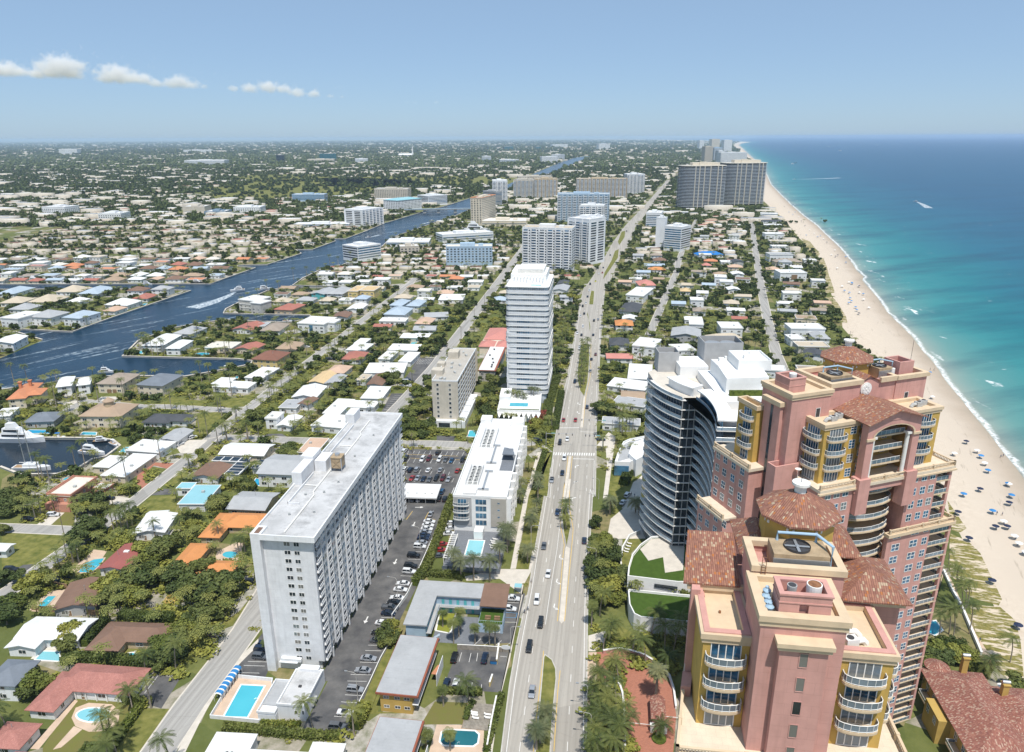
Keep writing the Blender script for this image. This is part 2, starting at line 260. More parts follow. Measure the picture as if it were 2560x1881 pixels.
def uvs(me):
 # metric UVs: u runs level along the face, v up its slope
 nl=len(me.loops)
 if nl==0: return
 co=np.empty(len(me.vertices)*3); me.vertices.foreach_get('co',co); co=co.reshape(-1,3); vi=np.empty(nl,dtype=np.int32); me.loops.foreach_get('vertex_index',vi)
 npz=len(me.polygons); nr=np.empty(npz*3); me.polygons.foreach_get('normal',nr); nr=nr.reshape(-1,3); tot=np.empty(npz,dtype=np.int32); me.polygons.foreach_get('loop_total',tot)
 N=np.repeat(nr,tot,axis=0); U=np.stack([-N[:,1],N[:,0],np.zeros(nl)],1); l=np.linalg.norm(U,axis=1); fl=l<.02; U[fl]=(1,0,0); l[fl]=1; U/=l[:,None]; Vv=np.cross(N,U); p=co[vi]
 uv=np.stack([(p*U).sum(1),(p*Vv).sum(1)],1).astype(np.float32); lay=me.uv_layers.new(name='UVMap'); lay.data.foreach_set('uv',uv.ravel())
def link(name,me,parent=None):
 o=bpy.data.objects.new(name,me); COL.objects.link(o); o.parent=parent; return o
LAB={}
def tag(o,label,cat,group=None):
 o['label']=label; o['category']=cat
 if group: o['group']=group
 LAB.setdefault(label,[]).append(o.name); return o
def thing(name,label,cat,loc=(0,0,0),rz=0,group=None):
 o=bpy.data.objects.new(name,None); COL.objects.link(o); o.location=loc; o.rotation_euler=(0,0,R(rz)); o.empty_display_size=.5; return tag(o,label,cat,group)
def struct(name,mb,mats,kind='structure'):
 o=mb.build(name,mats); o['kind']=kind; return o
CAMP=Vector((0,0,CAMZ))
def reps(parent,name,mb,mats,places,limit=100,smooth=False):
 # places: (x,y,z,yaw,sx,sy,sz) in the parent's own frame; the nearest ones are parts of their own
 if isinstance(mats,str): mats=[mats]
 pm=Matrix.Translation(parent.location)@parent.rotation_euler.to_matrix().to_4x4()
 pl=sorted(places,key=lambda p:(pm@Vector(p[:3])-CAMP).length); me=mb.mesh(name,mats,smooth) if pl else None; obs=[]
 for p in pl[:limit]:
  o=link(name,me,parent); o.location=p[:3]; o.rotation_euler=(0,0,R(p[3]) if len(p)>3 else 0)
  if len(p)>4: o.scale=p[4:7]
  obs.append(o)
 if len(pl)>limit:
  big=MB()
  for p in pl[limit:]:
   M=Matrix.Translation(p[:3])@Matrix.Rotation(R(p[3]) if len(p)>3 else 0,4,'Z')
   if len(p)>4: M=M@Matrix.Diagonal((*p[4:7],1))
   big.add(mb,M)
  o=big.build(name,mats,parent); o['kind']='stuff'
 return obs
def copytree(o,loc,rz,label,group=None):
 r=o.copy(); COL.objects.link(r); r.location=loc; r.rotation_euler=(0,0,R(rz)); tag(r,label,o['category'],group)
 for ch in o.children:
  c=ch.copy(); COL.objects.link(c); c.parent=r
  for g in ch.children:
   d=g.copy(); COL.objects.link(d); d.parent=c
 return r
ORD=['','first','second','third','fourth','fifth','sixth','seventh','eighth','ninth','tenth','eleventh','twelfth','thirteenth','fourteenth','fifteenth','sixteenth','seventeenth','eighteenth','nineteenth','twentieth']
def nth(i):
 if i<=20: return ORD[i]
 t={2:'twenty',3:'thirty',4:'forty',5:'fifty',6:'sixty'}[i//10]; return t+'-'+ORD[i%10] if i%10 else {2:'twentieth',3:'thirtieth',4:'fortieth',5:'fiftieth',6:'sixtieth'}[i//10]
# ------------------------------------------------------------ measured layout, in metres
HOUSES=[('hip','redtile','white',3.2,[(-113.8,163.6,-5.7,22,10.1),(-123.3,159,-6.9,7.8,14.2)],'long L-shaped house with red tiled roof and shaded veranda beside the oval pool'),('hip','redtile','white',3.2,[(-125.5,143.8,-4.4,9.2,7.9)],'small red tiled hip-roofed wing across the lawn from the oval pool'),('hip','redtile','white',3.2,[(-112.1,134.4,-3.8,19.3,7)],'red tiled roof cut off by the bottom left corner of the photo'),('hip','slate','white',5.6,[(-138.3,163.4,-3.5,9.3,9.9)],'two-storey grey hip-roofed house at the left edge above the red tiled houses'),('gable','white','white',3.4,[(-139.2,185.1,-2.9,19.6,10.2),(-144.4,181.9,-7.9,9.1,11.5)],'big L-shaped house with stained white roof and green pool patio'),('hip','brown','tan',3,[(-114,183.7,-3.2,21.5,8.6),(-120.2,181.7,-3.7,10,12.1)],'L-shaped brown-roofed house with square skylight inside tall hedges'),('gable','maroon','white',3.2,[(-138.7,224.9,-5.4,10,15.9)],'dark red roofed house beside the freeform pool'),('gable','brown','grey',3.2,[(-141.2,202.8,10.2,13,15.3)],'weathered brown gable-roofed house above the narrow blue pool'),('hip','orange','tan',3,[(-113.4,247.4,-3.8,8,18.2),(-103.4,250.9,-4.3,17.6,11)],'upper of two bright orange roofed houses left of the white tower'),('hip','orange','tan',3,[(-115.5,225.7,-3.2,7.9,16.5),(-105.4,218.7,-1.8,17.5,7.6)],'lower of two bright orange roofed houses,around a small round pool'),('gable','white','white',3.2,[(-138.8,248.4,6.3,11.9,14.9),(-141.3,254.9,-24.7,7.3,7.2)],'white low gable house among palms below the turquoise roof'),('flat','turq','white',3.4,[(-130.9,271.6,-.9,11.3,17.2),(-140,279.8,-6,6.7,5.7)],'house with bright turquoise flat roof'),('gable','grey','tan',3.2,[(-106.8,266.6,-5.3,16.2,15.1)],'grey low-gabled house touching the west side of the white tower'),('gable','white','white',3.2,[(-187.4,231.8,-4.1,7,4)],'little white gable house on the lawn at the left edge'),('flat','cream','terra',6,[(-185.2,274.4,-6,10.3,17.3)],'terracotta stepped house with flat cream roof near the yacht basin'),('flat','white','terra',3.2,[(-176,280.3,-10.6,6.4,4.6)],'low flat white-roofed wing right of the terracotta stepped house'),('hip','orange2','cream',6,[(-283.5,396.9,14.1,9.7,28),(-276.3,395.2,27.8,9.1,11.9)],'waterfront house with orange tile roofs and two chimneys'),('hip','white','white',6,[(-269.7,413.5,33.5,8.2,19.3),(-258.5,413.8,33.2,6.9,14.5)],'white hip-roofed waterfront house between orange and taupe roofs'),('hip','taupe','cream',6,[(-240.2,418.5,-3.5,16.5,19.7)],'two-storey taupe hip-roofed house with arched garage by the canal'),('hip','slate','cream',6.5,[(-213.2,414.7,-9.7,17.4,21.4)],'two-storey blue-grey hip-roofed house with arched entry by the canal'),('flat','white','white',3.2,[(-168.2,414.4,-8.4,23,11.9),(-177.3,421.2,-13.6,10.1,12.4)],'white flat-roofed stepped house at the mouth of the short canal'),('hip','tan','cream',6.5,[(-216.9,363.8,-1.8,22.5,19.1)],'large tan tiled mansion with round turret behind the yacht dock'),('hip','slate','grey',3.6,[(-250.6,361.2,6.5,15.2,14)],'low grey hip-roofed house behind the white motor yacht'),('hip','dark','white',3.2,[(-187.5,359.6,-4.5,14.6,12.7),(-178,360.4,3.3,12.4,10.2)],'low charcoal-roofed house right of the tan mansion'),('flat','white','white',3.2,[(-175.5,322.4,-10.1,18.4,13.6)],'white flat-roofed house with kidney pool at the end of the basin'),('gable','grey','white',3.2,[(-169.4,336.3,-8.3,10.7,14.4)],'grey-roofed house with carport beside two parked white cars'),('flat','white','cream',3.2,[(-175.3,301.2,-7.8,11.9,23.8),(-186.3,304.9,-13.6,8.6,12.5)],'fan-shaped white flat-roofed house with curved brick drive'),('gable','white','cream',3.4,[(-127.2,318.1,-5.3,22.2,13.6)],'long white-roofed ranch house above the solar-panelled roofs'),('gable','brown','white',3.2,[(-135.2,295.1,-7.1,12.8,13.8)],'brown-roofed house next to white roofs with solar panels'),('flat','white','white',3.2,[(-276.7,369.1,14.1,8.5,13.6)],'small white flat roof at the left edge beside the motor yacht'),('hip','white','white',5,[(-256.2,511.1,-1.7,15.4,29.7),(-238.4,499,-8.3,10.6,21.5)],'white hip-roofed house on the tip of the palm-lined peninsula'),('hip','grey','white',4,[(-249,542.4,-14.1,15.3,20.9)],'grey hip-roofed house behind the white house on the peninsula'),('flat','cream','cream',3.4,[(-208.6,502.3,-5.7,20.8,16.3)],'cream flat-roofed house with arches along the peninsula seawall'),('gable','brick','cream',3.4,[(-187.5,498,-14.8,15,16.2)],'brick-red roofed house at the inner end of the peninsula'),('gable','brick','white',3.4,[(-208.4,556.7,-12.8,17.4,22.2)],'red-brown roofed house facing the second short canal'),('flat','white','white',8,[(-401.7,578.1,-13.9,17.8,24.6)],'white two-storey flat villa at the left edge across the canal'),('hip','grey','white',7,[(-383.8,585.6,-11.8,21.1,21)],'white two-storey villa with pale grey roof across the canal,left of the blue-grey one'),('hip','bluegrey','white',7,[(-355.7,583.6,-14.6,17.2,22.7)],'white two-storey villa with columns and blue-grey roof on the canal corner'),('hip','white','white',4,[(-352.2,643.5,-9.7,23.2,21.5)],'white hip-roofed bungalow with waterside pool across the canal'),('hip','peach','white',3.6,[(-347.7,619.7,-10.8,12.4,16.5)],'peach-roofed cottage beside the white bungalow across the canal'),('hip','grey','white',3.6,[(-431.4,628.4,-5.3,18.7,18.9)],'grey hip-roofed house one row behind the left villas'),('hip','beige','white',3.6,[(-456.7,656.3,1.2,20.3,20.6)],'beige hip-roofed house near the left edge,third row from the canal'),('hip','beige','white',3.6,[(-430.7,661,-2.9,23.9,24.8)],'wide beige roof with white cars parked behind,across the canal'),('hip','bluegrey','white',4,[(-405.8,698.9,-4.2,20.1,30.8)],'blue-grey roofed house beside the inlet across the canal'),('hip','beige','white',3.6,[(-433.1,706.2,-1.9,23.8,22.6)],'tan-roofed house left of the blue-grey roof by the inlet'),('hip','bluegrey','white',3.6,[(-488,702.3,-3,17.3,30.3)],'blue-grey hip-roofed house at the left edge by the inlet'),('hip','brick','white',3.4,[(-346.5,672.7,-5.6,15.1,19.3)],'brick-red roof near the tip of the long seawalled point'),('gable','white','white',6,[(-367.1,509.3,7.4,15.9,21.8)],'white gabled house with porch on the left-edge canal corner'),('hip','white','white',3.4,[(-401.5,657.9,-6.4,13.1,15.7)],'white roof behind palms across the canal,left of the white bungalow'),('flat','white','concrete',9.5,[(-228.8,632.1,-42.6,20,19.8),(-218.5,617.6,-16.8,12,13.9)],'modern three-storey concrete villa on the canal point'),('hip','brick','tan',4.5,[(-199,621.3,-15.2,9.1,22.2),(-191,620.2,-7.5,10.2,23)],'house with two brick-red hip roofs behind the modern canal villa'),('flat','white','white',7,[(-154.5,559.1,-12.7,23.2,23.5),(-143.5,556.8,32.5,12.4,11.7)],'modern two-storey white house with tall dark glass entrance'),('hip','brown2','yellow',6,[(-162.1,466.3,-10.4,18.6,19.5)],'two-storey yellow house with brown tiled hip roof by the short canal'),('hip','tan','cream',4,[(-158.5,498,-6.8,15.2,18.1)],'tan hip roof behind the yellow two-storey house'),('flat','white','white',3.2,[(-158.9,437.2,-11.6,12.3,22.3)],'white flat-roofed house with pool facing the end of the short canal'),('gable','sandy','white',3.2,[(-118,427.9,-10.4,10.4,22.2)],'sand-yellow gable roof house at the bend of the residential street'),('gable','grey','white',3.2,[(-109,423.6,-7.8,8.4,17.3)],'grey-roofed half-house joined to the sand-yellow gable'),('hip','peach','white',3.4,[(-111.5,444,-9.3,12.5,15.5)],'pale peach hip roof behind the sand-yellow gable'),('gable','white','white',3.2,[(-119.3,401.4,-3.7,14.5,20.7)],'white-roofed house between the street and the sand-yellow gable'),('gable','brown','white',3.2,[(-116,385.1,-17.4,6.9,11.7)],'small brown roof in front of the white-roofed street house'),('flat','grey','white',3,[(-124,380.9,-5.1,10.3,13.4)],'pale grey carport roof with dark solar panels by the small brown roof'),('flat','white','white',3.4,[(-96.1,375.6,-8.3,10.2,23.3),(-84.9,378.8,-2.5,18.6,10.9)],'U-shaped white flat-roofed apartment court with a small pool'),('flat','white','white',3.4,[(-93.5,353.8,-12.6,19,17.4)],'plain white flat roof just below the pool court,behind the white tower'),('flat','white','white',5.5,[(-125.6,356,-7.1,6.9,9.6)],'two-tier white box house on the corner lawn'),('gable','white','white',3,[(-117.8,355.4,-8.1,8.4,14.9)],'low white roof right of the two-tier box house'),('flat','peach','cream',3.2,[(-96.6,322.4,-5.7,9.8,17.8)],'peach flat-roofed house hidden behind the white tower stair block'),('gable','grey','white',6.5,[(-98.5,294,-5.6,24.2,20)],'two-storey white house with broad grey gable roof beside the white tower'),('flat','white','white',3.4,[(-81.4,445.8,.8,25.3,21.4)],'long white flat roof beside the diagonal street parking,nearest of three'),('flat','white','white',3.4,[(-84.6,474.6,-9.7,8.4,19.9),(-69.6,470.1,-10.9,8.8,23)],'C-shaped white flat roof,middle of three beside the street parking'),('flat','white','white',3.4,[(-76.2,494,-6.2,21.5,16.2)],'stepped white flat roof,farthest of three beside the street parking'),('flat','white','cream',3.2,[(-72.5,526,-4,21.6,13.6)],'narrow white roof behind the courtyard with a rectangular green pool'),('flat','white','white',3.2,[(-108.4,496.1,-9.9,14.3,18.3),(-109.7,511.7,-4,8.3,14.5)],'white stepped roof left of the C-shaped flat roof'),('hip','brick','white',3.4,[(-107.4,474.1,-5.5,13.8,18.2)],'faded red roof half hidden by trees left of the C-shaped flat roof'),('flat','white','white',3.2,[(-79.7,398.8,-5.2,12.8,21.4)],'white roof with tree growing in front near the street parking'),('gable','brown','white',3.2,[(-82.2,422.9,-6.4,9.9,21.7)],'dull brown roof between white roofs near the street parking'),('flat','beige','white',3.2,[(-92.2,426.9,-10.6,6.5,12.3)],'beige roof left of the dull brown roof'),('hip','bluegrey','white',4.5,[(-96.5,602.4,-9.3,18.5,25.5)],'front of three clustered blue-grey pyramid roofs'),('hip','bluegrey','white',6,[(-99.1,629,-11.9,11.7,22.5)],'back left of three clustered blue-grey pyramid roofs'),('hip','bluegrey','white',6,[(-84.1,626.7,-11.3,12.1,22.5)],'back right of three clustered blue-grey pyramid roofs'),('flat','white','white',3.2,[(-96.8,577.4,-4.8,22,12.8)],'slim white roof below the blue-grey pyramid roofs'),('hip','peach','white',3.2,[(-70.6,572.8,-8.5,13.2,19.6)],'peach and grey roof right of the slim white roof'),('gable','grey','white',3.2,[(-63.7,594.7,7.9,19.9,17.6)],'light grey roof near the diagonal street,above the peach roof'),('flat','white','white',3.2,[(-55.7,664.3,-1.6,23.1,26.2)],'white flat-roofed house with driveway at the top of the diagonal street'),('gable','grey','white',3.2,[(-67.8,549.8,-1.6,17.6,14.3)],'grey roof in trees left of the diagonal street'),('gable','brick','white',3.2,[(-102.1,558.6,-7.3,14.6,9.5)],'low red roof in dense trees below the pyramid roofs'),('gable','grey','turqwall',5,[(-181,685.6,-11.8,13.6,27.1)],'grey-roofed house with turquoise wall near the canal'),('hip','grey','white',5,[(-165.5,686.8,-9.4,16.6,28.7)],'grey hip roof right of the turquoise-walled house'),('flat','sandy','yellow',7,[(-148.4,686.6,-9,10.5,27),(-135.7,687,-11.1,14.7,22.3)],'pale yellow two-storey villa near the canal'),('gable','white','white',3.2,[(-136.6,625.4,-5.6,13.1,23.1)],'white roof between the yellow villa and the pyramid roofs'),('gable','brown','white',3.2,[(-143,595,-2.9,13.5,18)],'dark brown roof behind the modern two-storey white house'),('flat','grey','white',3.4,[(-201.3,563.1,-3.1,11.9,13.9)],'pale grey flat roof beside the second short canal'),('hip','taupe','white',3.4,[(-187,553.7,-3.4,15.8,22.6)],'taupe roof behind the palms of the second short canal'),('hip','dark','white',4.2,[(77.7,503.6,-6.1,14.1,18.2)],'white house with charcoal hip roof beside the highway,above the red roof'),('flat','white','white',6.5,[(95.5,491.6,-23.7,15.9,23.3)],'white cubic two-storey house right of the charcoal hip roof'),('gable','redlight','white',3.4,[(73,470.7,-4.1,17.8,12.1)],'long salmon-red roof beside the highway'),('flat','white','white',3.4,[(81.4,435.7,-11,14.9,31.3)],'stepped white flat-roofed house below the salmon-red roof'),('flat','white','white',3.2,[(70.8,412.1,-26.4,23.4,17)],'narrow white flat roof,third below the salmon-red roof'),('gable','tan','white',3.2,[(70.1,393.5,-10.5,13.5,12.2)],'tan roof between two white roofs left of the curved glass tower'),('flat','grey','white',3.2,[(66.9,381.8,-31.7,18.4,13.1)],'pale grey angular roof in front of the tan roof'),('flat','grey','white',4,[(56.9,350.3,-9.9,19.7,9.6)],'grey flat-roofed block beside the highway crossing'),('hip','orange','white',5.5,[(88.6,553.9,-5.9,13.9,16.1)],'white house with orange roof beside the highway,farther than the charcoal one'),('gable','grey','grey',6,[(130.2,522.1,-14,21.4,24)],'grey two-storey house left of the beach lane'),('flat','white','white',5.5,[(118.2,482,7.2,14.7,15.9)],'small white cube house directly behind the curved glass tower'),('hip','beige','white',3.4,[(157.6,519.8,9.7,24.1,12)],'low beige gable roof near the foot of the beach lane'),('flat','white','white',6.5,[(167.9,539.8,-5.8,16.8,19.1)],'white two-storey house with orange pergola near the beach lane'),('flat','white','white',8,[(221.6,529.9,-3.3,25.8,16.6)],'nearest big white modern house beside the beach'),('flat','white','white',5,[(206.9,510,1,10.7,12.8)],'white box house with terrace below the big modern beach house'),('hip','grey','white',5.5,[(226.3,513.9,-8,11.5,18.5)],'grey hip roof tucked beside the beach above the pink tower'),('flat','beige','concrete',5.5,[(210.4,489.1,-3.4,21.7,14)],'half-built concrete house just behind the pink tower'),('gable','dark','white',5,[(205.6,469.7,-12.3,13.4,15.3)],'dark-roofed white building squeezed behind the pink tower'),('flat','white','white',6.5,[(330.5,1422.8,-8.6,22.5,13)],'white cube house near the foot of the left dark twin tower'),('hip','tan','white',4.5,[(353.8,1293.3,-5.4,26.4,16)],'brown-tan hip roof just right of the upper beach lane'),('hip','peach','white',4,[(338.1,1247.2,-5.2,25.5,12)],'peach roof in front of the brown-tan hip roof'),('flat','white','white',4,[(316.8,1183.4,-6.9,19.2,12)],'white flat roof two houses below the brown-tan hip roof'),('hip','peach','cream',5.5,[(390.6,1289.2,-6.9,22.2,16)],'peach hip-roofed villa in the middle of the beach blocks'),('flat','white','white',6,[(432.1,1409.5,-18.8,17.5,13)],'white house behind the peach hip-roofed villa'),('flat','white','white',4,[(375,1230,-6.9,20.3,14)],'white house in front of the peach hip-roofed villa'),('flat','white','white',4,[(275.2,1034.7,-4.4,21.4,12)],'long low white roof left of the middle beach block trees'),('gable','grey','white',4,[(288.1,1088.5,-9.2,13.2,12)],'grey gabled house above the long low white roof'),('flat','grey','white',6,[(328.1,1076.1,-7.7,15.1,15)],'pale two-storey box beside the beach lane,upper half'),('flat','white','white',4,[(315.6,1037.6,-8.4,26.1,13)],'wide white low roof below the pale two-storey box'),('hip','tarp','white',4,[(249.1,914.9,4.7,33.7,16)],'large house roof covered in bright blue tarpaulin'),('hip','brown','white',4,[(178.7,870.7,-4.6,15.5,15)],'brown hip roof beside the highway side lane'),('gable','bluegrey','white',3.6,[(165.7,836.6,-2.2,23.5,13)],'pale blue-grey roof in front of the brown hip roof'),('hip','orange','white',3.6,[(163.5,809.2,-3.1,18.3,12)],'bright orange low roof between pale roofs by the side lane'),('hip','redlight','white',4.5,[(135.2,721,1.3,17.1,22)],'large salmon hip roof near the bend of the side lane'),('flat','white','white',5,[(252.6,847.9,-8.3,13.9,14)],'white double-box house left of the dark slab roof'),('gable','dark','grey',7,[(263.1,841.5,1.5,12.4,14)],'dark grey slab-sided house beside the beach lane'),('flat','white','white',8,[(215.2,737.9,-13.2,12.3,14)],'tall white modern house with green glass rail'),('gable','white','white',5,[(242.9,772.5,-7.7,12.6,16)],'white gabled house right of the tall modern house'),('hip','sandy','white',4,[(168.1,689,-10.9,10.1,13)],'small sand-coloured hip roof near the glass tower trees'),('gable','white','white',4,[(215.8,695,-4.1,11.7,13)],'white gabled roof at the lower end of the beach lane'),('hip','redlight','white',4,[(225.4,833.9,-2.7,10.4,13)],'pale red roof left of the tall white modern house'),('flat','white','white',8,[(480.4,1372.4,-16.6,31,20)],'white house first on the beach row below the twin towers'),('gable','dark','white',5,[(453.9,1281.3,-4.2,30.9,14)],'dark flat-pitched roof second on the beach row'),('flat','white','white',5,[(434,1217.3,-13.9,28.6,16)],'white terraced roof third on the beach row'),('flat','white','white',8.5,[(386.4,1077,-3.3,27.8,18)],'white two-storey villa fourth on the beach row'),('flat','beige','cream',5,[(376.5,1022.6,-2.6,29,14)],'beige flat roof fifth on the beach row'),('flat','white','white',5,[(358.9,973,-3.5,22.3,13)],'white open-sided house sixth on the beach row'),('flat','grey','white',8.5,[(326.8,882.4,-1.9,28.6,18)],'pale grey two-storey villa seventh on the beach row'),('hip','taupe','cream',5,[(325.1,850.8,-1.3,31.7,15)],'taupe roofed house eighth on the beach row'),('gable','white','white',5,[(320.2,811.6,-5,13,13)],'small white gable ninth on the beach row'),('flat','white','white',8.5,[(295.6,760.5,-1.2,28.4,20)],'white modern house with dark garage and wood panel on the beach row'),('hip','dark','white',4.2,[(103.5,613.5,-18.3,16.3,32.3)],'charcoal hip-roofed house beside the highway,farther of the two'),('flat','white','white',6.5,[(120.6,668.5,-33.6,17,40)],'white modern house with roof deck beside the highway'),('gable','white','white',4,[(96.9,578,-11,11.9,13.1)],'white tented roof behind the orange-roofed highway house'),('gable','grey','white',4.5,[(48.6,699.5,-12.9,14.4,25.8)],'grey-white house beside the garden tower base,left of the highway'),('gable','dark','white',4,[(52.8,730,-11.3,10.5,21)],'white house with dark grey roof left of the highway by a broad tree')]
HWL=[(-4,120.7),(-3.1,141),(-1.1,163.7),(1,180.9),(5.7,211.3),(8.1,233),(13.5,275.6),(14.8,274),(21.7,337.2),(29.3,397.2),(35,434.1),(47.4,529.8),(60.6,635.3),(73.4,722.5),(76,728.3),(99.5,828.6),(121.2,929.7),(150.9,1069.3),(195.4,1255.5),(298.3,1646.9),(418,2116.2),(549,2629.3)]
HWR=[(15.4,120.7),(18,141.1),(20.1,160.7),(23.1,188.8),(27.3,225.5),(34.9,281.9),(35.1,274.2),(44.3,352.1),(56.2,443.4),(71.3,556.8),(84,647.9),(94.9,722.9),(98.1,728.8),(119.3,829.2),(141,930.3),(176.1,1070.1),(213.1,1256.1),(317.5,1647.9),(436,2117.3),(563.3,2630.4)]
LN_white_edge=[[(-1.8,141),(.3,163.7),(2.4,180.9),(6.7,211.3),(9.3,233),(14.6,275.6),(15.8,274.1),(19.5,312.5)],[(17.3,141.1),(19.3,160.7),(22.2,188.8),(26.3,225.5),(33.7,281.9),(34.3,274.2),(38.6,311)],[(25.2,355),(36.4,434.1),(51.9,556.5),(61.9,635.3)],[(43.8,355.2),(55.2,443.4),(70.1,556.8),(82.2,647.8)]]
LN_dash=[[(1.4,141),(4.2,165),(6.9,188.7),(10.1,211.3),(13,233.1),(18.3,281.7),(19.5,279.5),(22.6,312.5)],[(13.3,141.1),(15.9,163.8),(18.7,188.7),(23,225.5),(29.4,281.8),(31.9,279.6),(35.4,312.6)],[(28.6,355),(38.7,434.1),(52.5,529.9),(65.9,635.4)],[(41.1,355.2),(52.3,443.4),(67.2,556.8),(79.2,647.8)]]
LN_solid=[[(10.1,190.3),(13.3,213.3),(16.3,233.1),(19.8,261.5)]]
LN_yellow=[[(4.9,141.1),(6.3,154.6),(8.7,174.5),(9,178.1)],[(10,141.1),(12.1,160.7),(13.4,169.7)],[(14,191.9),(18.5,230.9),(19.3,236.5),(18.7,252.2),(23,288.1),(22.4,279.5),(26.6,315.9)],[(16.2,191.9),(21.4,230.9),(23.6,248.5),(23.4,264.3),(25.2,288.1),(24.2,279.5),(28.7,315.9)],[(37.1,352),(43.3,398.6),(50.9,443.3),(58.4,513.5)]]
MED={'grass': [[(9.3,176.6),(11.4,174.2),(12.3,170.4),(12.2,166.4),(10.3,151.8),(9.2,141.1),(7.2,122.8),(3,122.7),(5.2,141.1),(6.7,154.6),(8.8,175.2)],[(20.1,235.9),(22.9,249.8),(23,258.8),(22.2,264.9),(20.5,264.5),(19.7,259.5),(19.5,246)],[(42.5,399.9),(47.3,425.6),(53.5,476.1),(57.3,511.5),(55.4,514.3),(50.9,512.6),(43.4,455.8),(40.8,425.5),(40.7,409)],[(70.3,644.5),(74.6,644.6),(82,704.3),(79,707.8),(73.7,673.1)],[(65.9,615.3),(63.8,566.1),(61.2,547.5),(63.9,585.9),(64.4,607)],[(97.9,765.9),(112.4,821.5),(134.7,911.8),(145.7,984.7),(138.2,969.1),(122,885.2),(104.1,806.8)],[(151.8,1022.6),(172.5,1107.8),(184.8,1184.6),(177.3,1177),(154.3,1057.3)]],'concrete': [[(15.1,190.5),(14.5,191.8),(19.5,234.2),(20,235.6),(21.2,234.2),(16.1,191.8)],[(21.1,264.5),(22.5,264.9),(26.1,291.3),(24.9,291.3)],[(21.2,272.5),(22.4,272.5),(28.2,315.5),(27,315.5)],[(35.7,351.4),(37.1,351.4),(42.9,398.6),(42.2,399.9)]]}
STREETS={'tower street': (8.2,[(-89.4,124.4),(-88.7,141),(-87.3,157.5),(-84.9,173.6),(-83,188.6),(-82.1,226.6),(-79.5,276),(-72.6,339.5),(-62.5,392.4),(-51.5,457.6),(-26.8,651.5),(4.4,903.3),(41.5,1201.9)]),'residential street': (6.5,[(-174.9,187.4),(-170.9,207),(-167,228.9),(-163,250.4),(-159.5,269.7),(-157.1,293.5),(-154.5,319.1),(-152.7,353.1),(-149,383.6),(-144.5,425.4),(-138.6,473),(-131.4,531.1),(-124.7,591.3),(-115.6,666.6),(-105,756.6)]),'lawn cross street': (6,[(-214.8,252.1),(-193,250.6),(-172.4,248.7),(-161.2,246.9)]),'tower cross street': (7,[(-153.1,335.2),(-146.9,340.4),(-125.8,338.1),(-103.5,335.8),(-77.5,333.5),(-55.2,331.8),(-39.9,331.5),(-21.8,329.5),(-18.9,327.5),(11.1,333)]),'corner cross street': (6,[(-208.6,386.3),(-193,385.4),(-176.6,382.4),(-154.1,378.5)]),'yacht lane': (5.5,[(-251.1,378.3),(-250,386.9),(-252.1,395.8),(-208.1,385.2)]),'beach lane': (7,[(175.4,441.5),(185.6,486.2),(211.8,581.2),(243.9,692.7),(289.9,848),(338.8,1010.9),(397.2,1205),(453.8,1393.5)]),'side lane': (6,[(105.1,534.9),(126.3,607.8),(151.9,694.4),(184.8,805.3),(206.3,890.1),(229.1,970.9),(270.7,1116.1),(340.7,1349.8)]),'canal street': (6,[(-112.5,724),(-106.2,754.6),(-104.7,780.8)])}
PARK=[('parking lot',[(-54.5,148.6),(-52,167.3),(-42.3,252.7),(-45.9,273.3),(-54.2,325.3),(-21.3,323.1),(-24.1,273.5),(-29.5,255.7),(-32.8,210),(-38.2,179.9),(-40,165.4),(-41.2,154.4),(-42.7,147)]),('parking lot',[(-15.6,191.7),(1.6,191.2),(-.5,181.7),(-14.8,180.8)]),('parking lot',[(-16.3,179.9),(-.9,180.2),(-1.6,175.8),(-3.5,161.2),(-19.6,162.9)]),('parking lot',[(-4.4,206.5),(4.1,206.6),(1.6,191.2),(-6,191.8)]),('parking lot',[(-76.8,189.7),(-70.5,172.6),(-70.2,167.2),(-80.3,167),(-78,183.4)]),('parking lot',[(-101.9,169),(-94.3,167),(-94.4,155.9),(-103.1,158.9)]),('driveway',[(-65.3,460.8),(-52.3,473.2),(-59,425),(-68.2,431.4)]),('parking lot',[(-72.9,376.4),(-72.1,406.3),(-61.4,406.4),(-63.9,375.5)]),('parking lot',[(-66,480.9),(-52.8,477.9),(-57.4,432.8),(-66.4,449.2)]),('driveway',[(-38.6,341.7),(-29.3,340.9),(-29.4,333.2),(-38,333.1)]),('driveway',[(-155.5,277.8),(-152.4,284),(-144.5,283.2),(-144.3,278.6)]),('driveway',[(-178.5,217.7),(-175.8,225),(-167,226.1),(-168.2,217.8)]),('driveway',[(-128.9,341.5),(-126,345),(-119.1,345.1),(-114,339.6)]),('drive apron',[(-52.8,165.7),(-50.5,167),(-40.9,252.7),(-44,257.5),(-54.3,169.9)])]
